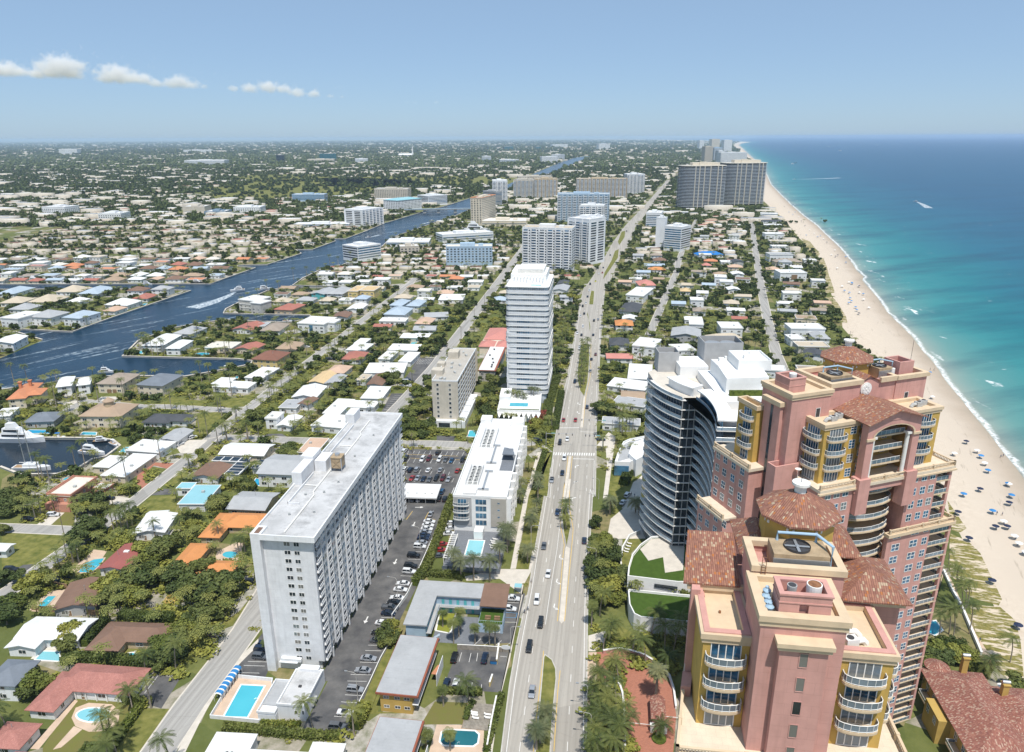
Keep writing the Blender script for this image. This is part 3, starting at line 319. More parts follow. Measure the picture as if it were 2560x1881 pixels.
PAVE=[('brick',[(24.7,177.4),(31,177.8),(38,175.4),(42.4,170.6),(44,162.1),(42.9,152.6),(39.6,140.7),(35.5,120.8),(23.7,120.8),(27.6,141.7),(29.9,158.9),(28,165.2),(23.4,165.2)]),('brick',[(-172.4,311.2),(-158,309.9),(-158.2,303.3),(-167.6,307.6),(-167.8,300.4),(-163.2,289.6),(-160.2,288.4),(-161,283.2),(-167,289.6),(-171.5,300.4)]),('concrete',[(39.2,256.1),(45.8,264.9),(53.2,287.8),(60.1,297.2),(64.5,291.9),(54,241),(41.8,240.9),(35.7,240.8)]),('concrete',[(41.7,328.2),(49.7,345.2),(52.7,339.4),(46.9,309.5),(40,272.7),(38.1,272.7),(44.1,306.2),(45.9,326.5)]),('concrete',[(-5.5,138.5),(-3.5,160.6),(1,191),(3.6,211.3),(6.3,219.2),(8.1,233),(7.2,233),(5.6,220.7),(-4.7,221.1),(-16.7,216.5),(-16,214),(-4.6,215.1),(3.3,205.7),(1.6,194.3),(-1.1,173.7),(-5.4,148.9),(-6.7,138.5)]),('concrete',[(-.9,221.1),(5,275.5),(7.8,291.1),(9.7,304.3),(12.2,320.8),(14,320.8),(11.9,304.3),(9.7,291.2),(6.8,275.6),(1.1,221.2)]),('tanwalk',[(22.3,177.4),(24.7,177.4),(23.4,167.1),(19.2,150.2),(15.9,124.9),(14.4,124.9),(19.8,160.7)]),('concrete',[(23,184.9),(28.6,187.2),(28,182.6),(24.5,177.8),(22.3,177.8)]),('concrete',[(-83.8,140.1),(-84,154.1),(-83.2,165.5),(-80.5,176),(-77.8,184.2),(-76.8,181.2),(-79.3,173.9),(-81.7,165.1),(-82.1,151.8),(-81.7,140.1)]),('tanwalk',[(-116.7,152.8),(-117.6,156.3),(-115.1,158.1),(-108.5,157.5),(-105.1,155.1),(-103.7,151.7),(-104.1,148.3),(-109.5,148),(-114,149.9)]),('tanwalk',[(-121.3,142.6),(-119.8,159.3),(-118.4,158.8),(-118.9,142.4)]),('tanwalk',[(-115.3,142.3),(-114.4,149.9),(-111.6,148.8),(-113.6,143)]),('tanwalk',[(-156.5,220.9),(-155.9,235),(-150.4,233.9),(-149.2,227.3),(-147.6,220),(-151.9,219.4)]),('tanwalk',[(-156.9,198.7),(-157.1,209.1),(-151,210.1),(-148.9,205.4),(-149.5,198.3)]),('concrete',[(-141.9,175.6),(-141.9,181.8),(-135.5,181.1),(-132.8,174.6)]),('concrete',[(-188.7,253.6),(-187.3,263.7),(-183.2,263),(-182.8,253)]),('concrete',[(-170.5,269.5),(-169.6,277.6),(-158.6,274),(-159.9,269.6)]),('tanwalk',[(-79.8,152.4),(-78.8,167.3),(-67.1,166.2),(-67.1,151.3)]),('tanwalk',[(-20,149.9),(-7.6,149.5),(-7.6,140.9),(-21.1,140.8)]),('concrete',[(-25.3,200.1),(-18.8,200.1),(-18.9,188.5),(-24.5,187.7)]),('tanwalk',[(-108.2,227.7),(-109.2,233.2),(-104.8,239.5),(-101.5,239),(-99.5,226.6)]),('concrete',[(-167.6,330),(-163.6,337.6),(-154.1,337.7),(-155.3,321.3),(-161.1,321.3)]),('concrete',[(-243.1,393.6),(-243.4,402.8),(-232.5,403),(-231.6,393.8)]),('concrete',[(-260.6,391.2),(-255.1,395.7),(-249,395.8),(-244.9,380.5),(-251.4,381.5)]),('tanwalk',[(132.3,193.6),(150.4,217.3),(147.2,206.7),(141.5,188),(137.8,176),(139.9,173.9),(141.7,184.9),(150.4,212.4),(152.1,220.3),(127.8,186.4)])]
LAWN=[[(-198,246.6),(-170.1,246.8),(-168.1,234.9),(-169.9,226.1),(-178.5,217.7)],[(-155,266.8),(-154.5,277),(-144.3,277.9),(-139.4,268.4),(-137.9,262.1),(-149.6,262.7)],[(-182.7,251.7),(-183.3,263.7),(-179.2,263.8),(-172.6,251.2)],[(-118.2,142.9),(-120.2,159.9),(-107.1,159.9),(-102.6,158.1),(-101.7,149.5),(-101.9,140.4),(-116.5,140.3)],[(-100.2,140.4),(-98.9,156.1),(-92.2,155.8),(-93.3,140.4)],[(-115.6,177.2),(-115.6,180.1),(-105.8,180.2),(-106.6,175.8)],[(-93.5,188),(-88.4,197.9),(-86.8,208.7),(-87.8,190.4),(-92.6,186.8)],[(-173.3,209.9),(-169.2,219.3),(-167.4,213.8),(-169.6,204.4)],[(-203.1,387.5),(-201.6,401),(-176.9,394.5),(-178.6,383.5)],[(-172.9,390.1),(-153.7,408.8),(-151.5,386),(-160.1,382.6)],[(-175.1,375.1),(-161.1,377.3),(-152.9,371.3),(-156.2,342.9),(-163,341.1)],[(-150.8,312.2),(-147.5,334.4),(-143.8,331.9),(-147.1,310.7)],[(-153.8,287.1),(-151.4,300.6),(-147.2,299.2),(-149.1,287.2)],[(2.6,233),(7.6,283.2),(9.3,291.2),(15.5,291.2),(8.8,234.1)],[(1.1,221.2),(2.3,230.2),(7.1,230.2),(6.3,220.7)],[(-24.1,149.9),(-21.3,158),(-11.9,157.5),(-12.7,150)],[(-42.8,148.7),(-38.2,179.2),(-34.1,188.4),(-34.9,186.8),(-36.4,161),(-36.1,154.4),(-25.5,153.9),(-38.2,153.7)],[(36.7,211.5),(41.8,241.4),(47.5,247.5),(49.6,245),(49.2,239.1),(43.6,231.1),(38.4,211.5)],[(27,187.2),(33.1,189.6),(38.9,184.2),(49.1,177.6),(43.1,176.8),(32.8,179.7),(28.2,182.6)],[(9.5,274),(14.7,320.9),(19,320.9),(14.5,274),(13.7,291.2),(9.3,291.2)],[(38.9,258.3),(43.4,294.3),(52,295.8),(53.2,287.8),(46.1,267.2),(40.2,256.1)]]
CANAL=[(-333.3,390.2),(-311,413.9),(-290.7,424.3),(-283,432.3),(-266.6,439.3),(-236.1,439.7),(-209,438.2),(-188.2,453.1),(-176,463.7),(-176.8,471.3),(-189.2,476.5),(-272.6,484.2),(-274.4,494.1),(-281.3,524.5),(-273.6,561),(-261.5,575.2),(-240.1,590.8),(-232.4,588.6),(-185,579.3),(-168.6,592.1),(-173.2,605.1),(-250.8,613.5),(-254.9,630.6),(-253.1,655.4),(-243.6,709.8),(-225.8,735.6),(-224.7,728.5),(-167,719.8),(-167.8,728.6),(-226.3,738.1),(-226.7,777.8),(-219,847.3),(-202.6,863.8),(-194.5,911.5),(-180.8,1006.7),(-182.7,1108.8),(-158.4,1217.8),(-130.6,1345.7),(-112.9,1442.5),(-115.9,1389.7),(-86.5,1561.6),(-25.5,2088.2),(48.6,2660.4),(174,3184.6),(360.8,4262.1),(497.3,5071),(650.4,5753.6),(585.3,5978),(453.8,5474.1),(281.6,4439.7),(98.1,3157.2),(-14.6,2396.2),(-99.8,1874.1),(-129,1722),(-151.4,1619.2),(-177.4,1539.7),(-189.8,1468),(-226,1304.7),(-234.9,1211.8),(-238,1184.1),(-250.1,1099.9),(-277.4,1102.9),(-259.6,1074.2),(-271.4,990.9),(-294.5,990.2),(-276.9,954.7),(-294,868),(-328.4,864.5),(-325.5,856.4),(-300.7,845.1),(-311.9,774.4),(-314.9,748.4),(-538.1,750.7),(-559.5,747),(-542.5,723),(-369.9,724),(-320.7,712.7),(-336.6,622.6),(-340.9,597.4),(-346.6,552.4),(-391,561),(-392.6,553.7),(-356.2,529),(-358.6,423.4)]
BASIN=[(-279.3,328),(-285.4,336.2),(-259.9,338.2),(-236.2,339.4),(-208.6,338.5),(-200.9,335.5),(-194.2,328.9),(-194.6,316.2),(-199.3,313.2),(-200.6,304.3),(-206.8,297.3),(-223,297.1),(-237.7,305.4),(-265.5,309.5)]
SHORE=[(191.1,207.1),(214.8,256.6),(226.6,288.3),(230.2,298.3),(236.1,317.8),(244.3,342.3),(250.8,364.3),(259.5,391.3),(268.5,421.9),(282.3,460.1),(291.1,491.4),(304.1,530.7),(312.5,563),(324.4,608.8),(346.3,673.8),(381.4,775.8),(369.5,753.2),(391,814),(416.6,889),(449.1,993.8),(487.2,1131.7),(521,1251.4),(561.6,1418.5),(627,1663.2),(710.6,1965.8),(816.2,2341.5),(988.4,2891.2),(1309.5,3917.2),(1721.6,5387.4),(2546.2,8246.9),(3313.3,10906.9),(4160.6,13881.4),(5383.9,17536.8),(6371.4,20073.9),(7312.1,22408)]
DUNE=[(126.6,139.2),(142.3,165.3),(157,189.7),(160.9,201.5),(165.3,214.4),(170.8,229.9),(176.2,246.1),(182.9,269.9),(242,421.5),(251.3,471.7),(259.8,522.4),(267.5,557.9),(284.1,598.3),(297.1,644.4),(319.3,704),(344.3,774.9),(333,746.2),(369.6,843.2),(399.8,937.7),(434.6,1091),(501.6,1337.5),(547.3,1529.4),(599.8,1750.7),(794.3,2340),(1291,3915.1),(1687.4,5382.1),(2486.2,8233.2),(3214.5,10877.8),(4364.4,14862.7),(6016.8,19896.9)]
DUNEGRASS=[[(181.8,269.9),(176.3,247.4),(171.9,244.3),(169.8,246.1)],[(167.8,243.6),(171.2,237.8),(170.8,229.9),(165.9,216.4),(160.9,202.3),(157.6,198.8),(151.1,203.2),(152.1,216.3),(158.6,228.7)],[(148.5,199.6),(157.6,198),(158,191.3),(153.4,182),(143.2,165.3),(140.5,164),(137.9,167.8),(139.8,174.6),(141.7,184.9)],[(338.5,774.7),(344.3,774.9),(316.6,697.6),(310.7,697.5)],[(296.6,672.7),(304.2,672.9),(297.1,644.4),(282.1,593.6),(274.1,573),(270.7,575.2),(280.6,628.1)],[(432.2,1084.7),(432.2,1054.4),(399.8,937.7),(390.8,919),(394.8,966.6)],[(377.8,900.8),(389.3,901.2),(368,839.4),(333,746.2),(313.8,691.1),(305.4,690.9),(333.7,771.5)]]
POOLS=[('oval pool with white rim on the lawn of the red tiled house',[(-107.1,153.7),(-106.9,153),(-107.2,152.3),(-107.9,151.8),(-108.9,151.5),(-110.1,151.4),(-111.5,151.5),(-112.8,151.8),(-114.1,152.3),(-115,152.9),(-115.7,153.6),(-115.9,154.3),(-115.6,155),(-115,155.5),(-114,155.9),(-112.7,156),(-111.3,155.9),(-109.9,155.6),(-108.7,155),(-107.7,154.4)],'white'),('narrow blue pool left of the weathered brown roof',[(-155.4,198.5),(-155.3,206.1),(-152.7,206.2),(-152.4,198.3)],'tan'),('freeform blue pool left of the dark red roof',[(-153,220.1),(-154,225.1),(-152.1,228.2),(-148.8,229),(-148.1,225.2),(-148.4,220)],'tan'),('greenish covered pool on the patio of the big white L-shaped house',[(-140.2,175.3),(-140.2,178.7),(-135.2,178.5),(-132.8,174.6)],'white'),('small round pool inside the lower orange house court',[(-100.7,231),(-100.6,230.3),(-100.8,229.7),(-101.2,229.2),(-101.9,228.9),(-102.8,228.8),(-103.7,228.9),(-104.6,229.2),(-105.4,229.7),(-106.1,230.3),(-106.5,231),(-106.6,231.6),(-106.4,232.3),(-106,232.8),(-105.3,233.1),(-104.4,233.2),(-103.5,233.1),(-102.5,232.8),(-101.7,232.3),(-101.1,231.7)],'tan'),('tiny round spa in the lawn of the brown skylight house',[(-111.6,177.1),(-111.6,176.9),(-111.7,176.6),(-111.9,176.5),(-112.2,176.3),(-112.6,176.3),(-113,176.3),(-113.5,176.5),(-113.9,176.6),(-114.2,176.8),(-114.4,177.1),(-114.4,177.3),(-114.3,177.6),(-114.1,177.7),(-113.8,177.8),(-113.4,177.9),(-113,177.9),(-112.5,177.7),(-112.1,177.6),(-111.8,177.3)],'white'),('long rectangular blue pool beside the foot of the white tower',[(-76.4,153),(-75.9,164.4),(-69.5,163.9),(-70.3,152.7)],'white'),('pale turquoise hotel pool on the grey deck',[(-17.3,228.4),(-16.3,238.8),(-10.8,238.3),(-11.8,227.9)],'white'),('dark teal pool with rounded corners at the bottom of the photo',[(-18.5,144.3),(-18.3,147.2),(-17.3,148),(-10,147.5),(-9,146.4),(-9.2,143.8),(-10.2,142.9),(-17.5,143.2)],'white'),('algae-green pool in the blue motel courtyard',[(-23.7,187.7),(-23.4,195),(-22.5,196.2),(-18.5,196),(-19.2,191.7),(-19.2,188.1),(-19.8,186.5)],'white'),('blue pool on the peninsula beside the white hip-roofed house',[(-269.7,494.2),(-269.8,499.4),(-265.6,499.4),(-262.7,492.6)],'white'),('oval pool on the peninsula in front of the cream house',[(-214.2,491.4),(-214.1,490.4),(-214.4,489.4),(-215.3,488.7),(-216.5,488.2),(-218,488),(-219.7,488.1),(-221.3,488.6),(-222.8,489.3),(-223.9,490.2),(-224.6,491.2),(-224.7,492.3),(-224.4,493.2),(-223.5,494),(-222.3,494.5),(-220.8,494.7),(-219.1,494.5),(-217.4,494.1),(-216,493.4),(-214.9,492.4)],'tan'),('long bright blue pool behind the white motor yacht',[(-253.1,347.1),(-253.9,351.7),(-240.5,350.9),(-239.1,346.9)],'white'),('turquoise pool in front of the tan mansion',[(-223,344.8),(-223.7,348.4),(-216.5,347.9),(-214.9,344.4)],'white'),('kidney-shaped pool of the flat white house by the basin',[(-191.6,323.3),(-192.1,328.1),(-189.6,329),(-188.3,326.5),(-189.1,324.1),(-188.5,321.7)],'white'),('small pool beside the terracotta stepped house',[(-202,293.2),(-201.4,295.3),(-199.3,295.7),(-198.6,291.9)],'tan'),('round blue pool below the solar-panelled roofs',[(-120.9,294.7),(-120.8,294.1),(-120.9,293.5),(-121.2,293),(-121.7,292.7),(-122.3,292.6),(-123,292.7),(-123.7,292.9),(-124.3,293.4),(-124.9,294),(-125.2,294.7),(-125.4,295.3),(-125.3,296),(-125,296.4),(-124.5,296.8),(-123.8,296.9),(-123.1,296.8),(-122.4,296.5),(-121.8,296),(-121.3,295.4)],'tan'),('indigo pool in front of the grey-gabled two-storey house',[(-115.1,287.5),(-115,293.4),(-110.2,291.5),(-110.8,286.3)],'white'),('small pool in the U-shaped apartment court',[(-86.2,372.1),(-86.1,371.3),(-86.3,370.6),(-86.7,370),(-87.3,369.6),(-87.9,369.5),(-88.7,369.6),(-89.4,369.9),(-90.1,370.5),(-90.6,371.2),(-90.8,372.1),(-90.9,372.9),(-90.7,373.6),(-90.3,374.2),(-89.8,374.6),(-89.1,374.7),(-88.3,374.6),(-87.6,374.2),(-86.9,373.7),(-86.4,372.9)],'tan'),('small turquoise pool at the corner of the beige midrise',[(-22.8,340.1),(-22.2,348),(-18.6,348.1),(-18.5,339.6)],'white'),('rectangular pool beside the narrow white roof in the far court',[(-75.2,509.6),(-74.9,519.4),(-70.7,519.5),(-70.6,509.7)],'tan'),('small pool facing the end of the short canal',[(-177.1,436.5),(-176.9,440.6),(-175.2,440.6),(-174.5,435.2)],'tan'),('beachside pool half hidden behind the pink tower',[(127.2,185.6),(131.3,190.7),(132.8,191.1),(132.4,186.8),(128.8,184.4)],'white'),('light pool on the far bank beside the white bungalow',[(-340.4,650.7),(-340.6,657.6),(-338.2,657.6),(-336.5,650.3)],'white'),('light pool by the blue-grey roofed canal villa',[(-356.1,569),(-355.5,573.5),(-353.3,573.5),(-351.9,567.3)],'white')]
CARS=[('southbound',262.3,[(5.1,160.9,'sedan','silver'),(4.8,179.1,'suv','black'),(8.6,190.3,'suv','black'),(7.8,202.1,'suv','white'),(12.3,217.2,'sedan','white'),(11.6,235.3,'sedan','grey'),(18.2,260.8,'sedan','darkblue'),(17.4,289.6,'sedan','silver')]),('northbound',82.3,[(27,238.9,'sedan','navy')]),('southbound far',262.3,[(17.5,290,'sedan','grey'),(22.6,296.7,'sedan','navy'),(24.6,312.5,'suv','white'),(23.7,330.7,'suv','black'),(27.7,335.4,'sedan','white'),(27.6,360.9,'sedan','red'),(34,360.9,'sedan','red'),(39,424.9,'suv','navy'),(48.6,500.8,'sedan','white'),(53.5,536.3,'sedan','black'),(50.8,542,'sedan','white'),(56.9,561.3,'suv','white'),(58.4,598.8,'sedan','white'),(62.4,606.9,'sedan','black'),(63.8,635.4,'suv','black'),(68,648.8,'sedan','white'),(72.3,676.4,'sedan','navy'),(76.8,704.2,'sedan','white'),(81.2,738,'suv','black')]),('northbound far',82.3,[(42.2,380.4,'suv','navy'),(51,447,'sedan','silver'),(54.4,472.6,'sedan','navy'),(58.5,483.9,'suv','maroon'),(62.6,536.5,'sedan','navy'),(68.1,581.9,'suv','black'),(72,586,'sedan','silver')]),('crossing',-7.7,[(12.6,333.7,'suv','navy'),(44.6,334.6,'sedan','navy')]),('yellow cab stretch',262.3,[(88.6,754.2,'sedan','yellow'),(81.1,737.3,'sedan','black'),(76.9,705.4,'suv','white'),(97,798.1,'sedan','white'),(101.7,803.9,'sedan','red'),(106.6,836.4,'sedan','navy'),(127,929.9,'sedan','black'),(185.6,1177.3,'sedan','black')]),('row beside the long driveway',-7.7,[(-45.4,148.7,'suv','grey'),(-44.5,153.6,'convertible','white'),(-43.6,161.9,'suv','silver'),(-42.9,169.5,'sedan','silver'),(-42.3,174.5,'sedan','silver'),(-41.1,182.5,'sedan','grey'),(-41.3,186,'sedan','black'),(-40.9,190.6,'sedan','white'),(-39.9,195.5,'sedan','navy'),(-39.8,198.4,'pickup','grey'),(-39,201.3,'sedan','black'),(-38.4,203.7,'sedan','white'),(-37.9,208.3,'sedan','white'),(-37.5,211.7,'sedan','white'),(-36.4,218.8,'suv','white'),(-36.3,222.4,'suv','black'),(-36.1,229.1,'suv','black'),(-34.6,235.1,'suv','white'),(-34.3,237.8,'sedan','silver'),(-34,241,'sedan','navy'),(-33.8,243.1,'sedan','navy'),(-33.6,245.5,'sedan','silver'),(-33.4,248,'sedan','white'),(-33.2,250.8,'sedan','white'),(-33,253.7,'sedan','white')]),('west lot of the white tower',-7.7,[(-74.2,175.4,'suv','grey'),(-74.8,178.6,'suv','navy'),(-74.3,180.4,'suv','navy')]),('first row behind the white tower',82.3,[(-33.1,259.6,'sedan','silver'),(-30.9,272.6,'suv','black'),(-28.4,272.3,'suv','black'),(-30.2,279,'suv','blue')]),('near row of the back parking lot',257.3,[(-44.9,291.9,'sedan','red'),(-42.3,292.1,'sedan','silver'),(-39.6,291.3,'sedan','navy'),(-36.9,290.8,'sedan','grey'),(-33.9,291.7,'suv','black'),(-31,291.7,'suv','maroon'),(-28.4,290.7,'sedan','silver')]),('second row of the back parking lot',77.3,[(-49.2,301.1,'suv','white'),(-46.6,300.4,'suv','navy'),(-43.7,300.8,'suv','silver'),(-38.4,300.1,'sedan','white'),(-32.9,300.2,'sedan','silver'),(-25,299.5,'sedan','red')]),('third row of the back parking lot',257.3,[(-50.5,312.6,'suv','black'),(-42.5,311.8,'suv','white'),(-39.5,312.4,'suv','maroon'),(-34.4,311.7,'suv','white'),(-31.4,311.5,'sedan','grey'),(-28.6,310.4,'sedan','blue'),(-23.4,311.2,'suv','black')]),('farthest row of the back parking lot',77.3,[(-52.4,321.4,'suv','white'),(-35.8,319.6,'suv','black')]),('carport',82.3,[(-42,272.5,'sedan','silver'),(-39.4,272.2,'sedan','white')]),('motel front lot',-7.7,[(-.5,202.9,'pickup','white'),(-1.3,197.5,'suv','white')]),('motel middle lot',82.3,[(-17.2,174.7,'suv','black'),(-8.3,174.4,'suv','navy'),(-18.7,163.9,'sedan','navy'),(-16.1,163.6,'sedan','white')]),('hotel side lot',7.3,[(-24.5,244.4,'sedan','white'),(-24,248.1,'sedan','white'),(-24.1,252.1,'sedan','white'),(-26.3,236.7,'sedan','red'),(-26.7,232.7,'sedan','red'),(-26.8,228.9,'sedan','grey')]),('glass tower drive',62.3,[(45.9,268.7,'sedan','white'),(48.7,275.2,'suv','white')]),('kerbside by the hedged house',-12.7,[(-92.2,185.6,'sedan','tan')]),('lawn cross street drive',2.3,[(-186,260.3,'suv','white'),(-193.9,256.6,'suv','black'),(-170.9,274.2,'suv','black'),(-177.5,221.3,'suv','black')]),('brown roof drive',-17.7,[(-156.4,213.4,'suv','black'),(-155.9,215.9,'suv','black')]),('white tower north side',-7.7,[(-89.7,213,'suv','black')]),('grey carport drive',52.3,[(-165.7,330.9,'suv','white'),(-162.6,339.4,'suv','white')]),('street parking by white roofs',-2.7,[(-65.8,426.2,'van','white'),(-62.3,418.6,'sedan','white'),(-66.7,418.5,'sedan','silver'),(-66.1,431.4,'sedan','navy'),(-57.8,499.4,'sedan','white'),(-53.8,497.7,'sedan','white'),(-58.2,485.9,'suv','navy'),(-56.3,522.7,'sedan','white'),(-55,530.3,'sedan','white')]),('yellow villa street',22.3,[(-149.4,506.6,'sedan','white'),(-147.7,468.7,'sedan','navy'),(-125.8,475.2,'suv','black'),(-125.2,486.5,'suv','black'),(-179.8,662.7,'sedan','white'),(-143.9,663.5,'suv','black')])]
PALMS=[('lawn of the oval pool','coco',[(-102.7,143.5,11),(-99.8,141.7,11)]),('hedge corner beside the oval pool','coco',[(-102.3,155.8,6)]),('front median of the highway','date',[(7.8,149.8,6),(5.7,141.6,6),(6.6,143.6,6)]),('palm island in the middle of the highway','royal',[(21.3,259.5,6.5),(21.1,253.6,6.5),(20.7,248.5,6.5),(21.9,261.5,6.5)]),('highway median beyond the crossing','royal',[(41.7,414.4,6.5),(43.5,419.9,6.5),(42.2,425.5,6.5),(44.9,425.5,6.5),(43.4,434.2,6.5),(46.4,435.7,6.5),(44.7,443.2,6.5),(48.2,444.8,6.5),(46,452.6,6.5),(48.8,455.9,6.5),(46.6,464,6.5),(50.7,465.8,6.5),(48.5,474.3,6.5),(51.4,477.8,6.5),(48.9,484.9,6.5),(53.3,486.7,6.5),(50.8,494.1,6.5),(53.8,497.9,6.5),(51.3,504.7,6.5),(55.4,508.7,6.5)]),('brick drive of the pink tower','date',[(38.3,157.8,11),(39.1,159,11)]),('gatehouse island','coco',[(36.6,145.9,3.5)]),('strip between the highway and the brick drive','coco',[(29,164.6,8),(28.9,170.5,8),(23.9,158.3,8),(24.9,154.8,8),(22,152.4,8),(25.8,151.3,8),(22.9,149.1,8),(27,148,8),(21.3,145.8,8),(24.5,144.8,8),(27.7,143.7,8),(21.7,141.7,8),(24.8,140.7,8),(27.5,139.7,8),(24.5,158.9,8),(27.2,155.9,8),(23,142.7,8),(20.5,138.6,8),(25.1,136.7,8)]),('garden below the glass tower','coco',[(29.6,182.3,8.5),(35.2,177.5,8.5),(42.2,184.2,8.5),(44.6,176.8,8.5),(47,176.9,8.5),(37.9,171.9,8.5),(49.3,182,8.5),(26.7,178.2,8.5),(43.4,168.6,8.5)]),('garden walk beside the highway hotel','date',[(11,272.7,6),(10.8,281.7,6),(9.5,261.4,6),(6.9,245.9,6),(7.7,253.4,6),(5.1,225.4,6),(3.3,277,6),(2.9,269.7,6)]),('hotel pool garden','date',[(-20.6,218.9,8),(-17.7,215,8),(-13.7,214,8),(-7.9,213.9,8),(-1.7,236.3,8),(-2.2,231.8,8),(-3.2,238.6,8),(-4.8,223.2,8)]),('motel court','sabal',[(-16.6,188.5,6.5),(-16.2,184.6,6.5),(-21.8,189.3,6.5),(-17.9,181.6,6.5),(-11.4,181.6,6.5),(-6.8,180.1,6.5),(-5.6,179.8,6.5)]),('motel parking edge','coco',[(-11.9,157.8,9)]),('teal pool at the bottom','sabal',[(-15.5,141.4,6),(-18.5,156.3,6),(-21.7,142.4,6)]),('glass tower driveway','date',[(40.1,263,6),(39,259.6,6),(51.3,259.1,6),(49.6,261.1,6)]),('beach walk behind the pink tower','wind',[(146.7,204.9,10),(152.4,218.3,10),(144.3,195.3,10),(146.6,197.9,10),(139.2,184.9,10),(133.7,183.3,10),(133.6,184.9,10),(128.8,182.5,10),(143.8,196.2,10),(148.3,206.8,10)]),('lone palm on the beach dune','wind',[(143.6,172.2,9)]),('villa garden by the dune','coco',[(133.4,165.9,6),(132.3,167.1,6),(114.7,158.9,6),(114.5,160.1,6)]),('peninsula tip','royal',[(-269.2,502.9,11),(-265.4,501.2,11),(-266.5,506.4,11),(-260.6,496.1,11),(-252.9,487.8,11),(-249.6,487.8,11),(-248.6,492.9,11),(-244.5,487.9,11),(-262,503,11)]),('peninsula seawall','royal',[(-199.7,483.7,12),(-197.1,485.4,12),(-242.9,540.8,12),(-238.3,555.2,12),(-206,547.5,12),(-224.7,547.2,12)]),('short canal bank','royal',[(-194.8,429.6,13),(-190.7,431,13),(-166,402.7,13),(-229.3,400.7,13),(-240.4,393.7,13),(-259,384.6,13),(-277.1,416.9,13),(-308.7,424.1,13),(-304.2,429.3,13)]),('yacht basin bank','royal',[(-199.9,301.5,12),(-209.5,291.8,12),(-205.2,289.2,12),(-169.8,287,12),(-167.2,314.2,12),(-250.3,391.3,12),(-210.7,291.8,12),(-198.3,305.8,12)]),('corner lawn','royal',[(-157.6,344.7,11),(-145.5,329.4,11),(-143.1,334.5,11),(-191.3,379.1,11),(-132.8,334.6,11),(-163.3,375.2,11),(-159.9,370.2,11),(-161.8,346.4,11),(-147.2,359.5,11)]),('residential street verge','royal',[(-140.5,395,10),(-169.4,526.4,10),(-143.9,484.6,10),(-167.8,542.1,10),(-154.1,484.4,10),(-133.3,334.6,10),(-127,334.6,10),(-143,334.5,10),(-146.7,357.6,10)]),('podium of the white garden tower','royal',[(.6,387,9),(2.5,383.4,9),(-2.5,381,9),(7.5,381.1,9),(10.8,388.3,9),(12.6,385.9,9),(15.2,388.4,9),(4.2,385.8,9)]),('pavement corner at the crossing','royal',[(20.2,344.9,9)]),('planted strip left of the highway','royal',[(30.8,475.7,7),(33.6,479.3,7),(36.3,490.1,7),(32.6,497.5,7),(36.3,505.3,7),(39.5,513.2,7),(35.6,521.2,7),(40.1,529.7,7),(38.4,538.2,7),(43.6,547.2,7),(40.7,556.3,7),(45.5,565.8,7),(43.8,575.5,7),(48.2,585.6,7),(47.1,595.9,7),(51.1,606.7,7),(29.2,455.6,7),(31.8,458.9,7),(27.5,443,7),(31.7,465.5,7)]),('white house garden by the glass tower','royal',[(54.9,345.3,9),(56.8,343.6,9),(58.3,344.5,9),(60.5,345.4,9),(61.9,343.6,9),(86.4,466,9),(89.8,475.3,9),(171.3,489.4,9),(177.1,492.8,9),(195.1,467.7,9),(177.8,486.3,9)]),('canal edge by the hotels','royal',[(-218.5,867.5,12),(-210.6,785,12),(-221.8,777.9,12),(-215.8,721.6,12),(-243,709.5,12),(-231.8,709.8,12),(-207.1,859.6,12),(-234.6,770.9,12),(-197.5,884.9,12),(-191.6,778.7,12)]),('lawn corner of the cross street','royal',[(-191.6,260.9,7),(-192.3,258.2,7),(-158.7,226.2,7),(-156.6,226.2,7),(-162.4,229.4,7)]),('yard of the white gable house','royal',[(-126.3,242.3,9),(-135.7,241.6,9),(-154.8,246.9,9),(-151,247,9),(-154.8,249.4,9),(-151,250.7,9),(-149.7,252,9)]),('orange house court','royal',[(-111.2,240.1,8),(-97.8,227.7,8),(-100.4,231,8),(-98.8,233.2,8)]),('left edge below the grey house','coco',[(-130.8,148.2,8),(-131.8,147.1,8)])]
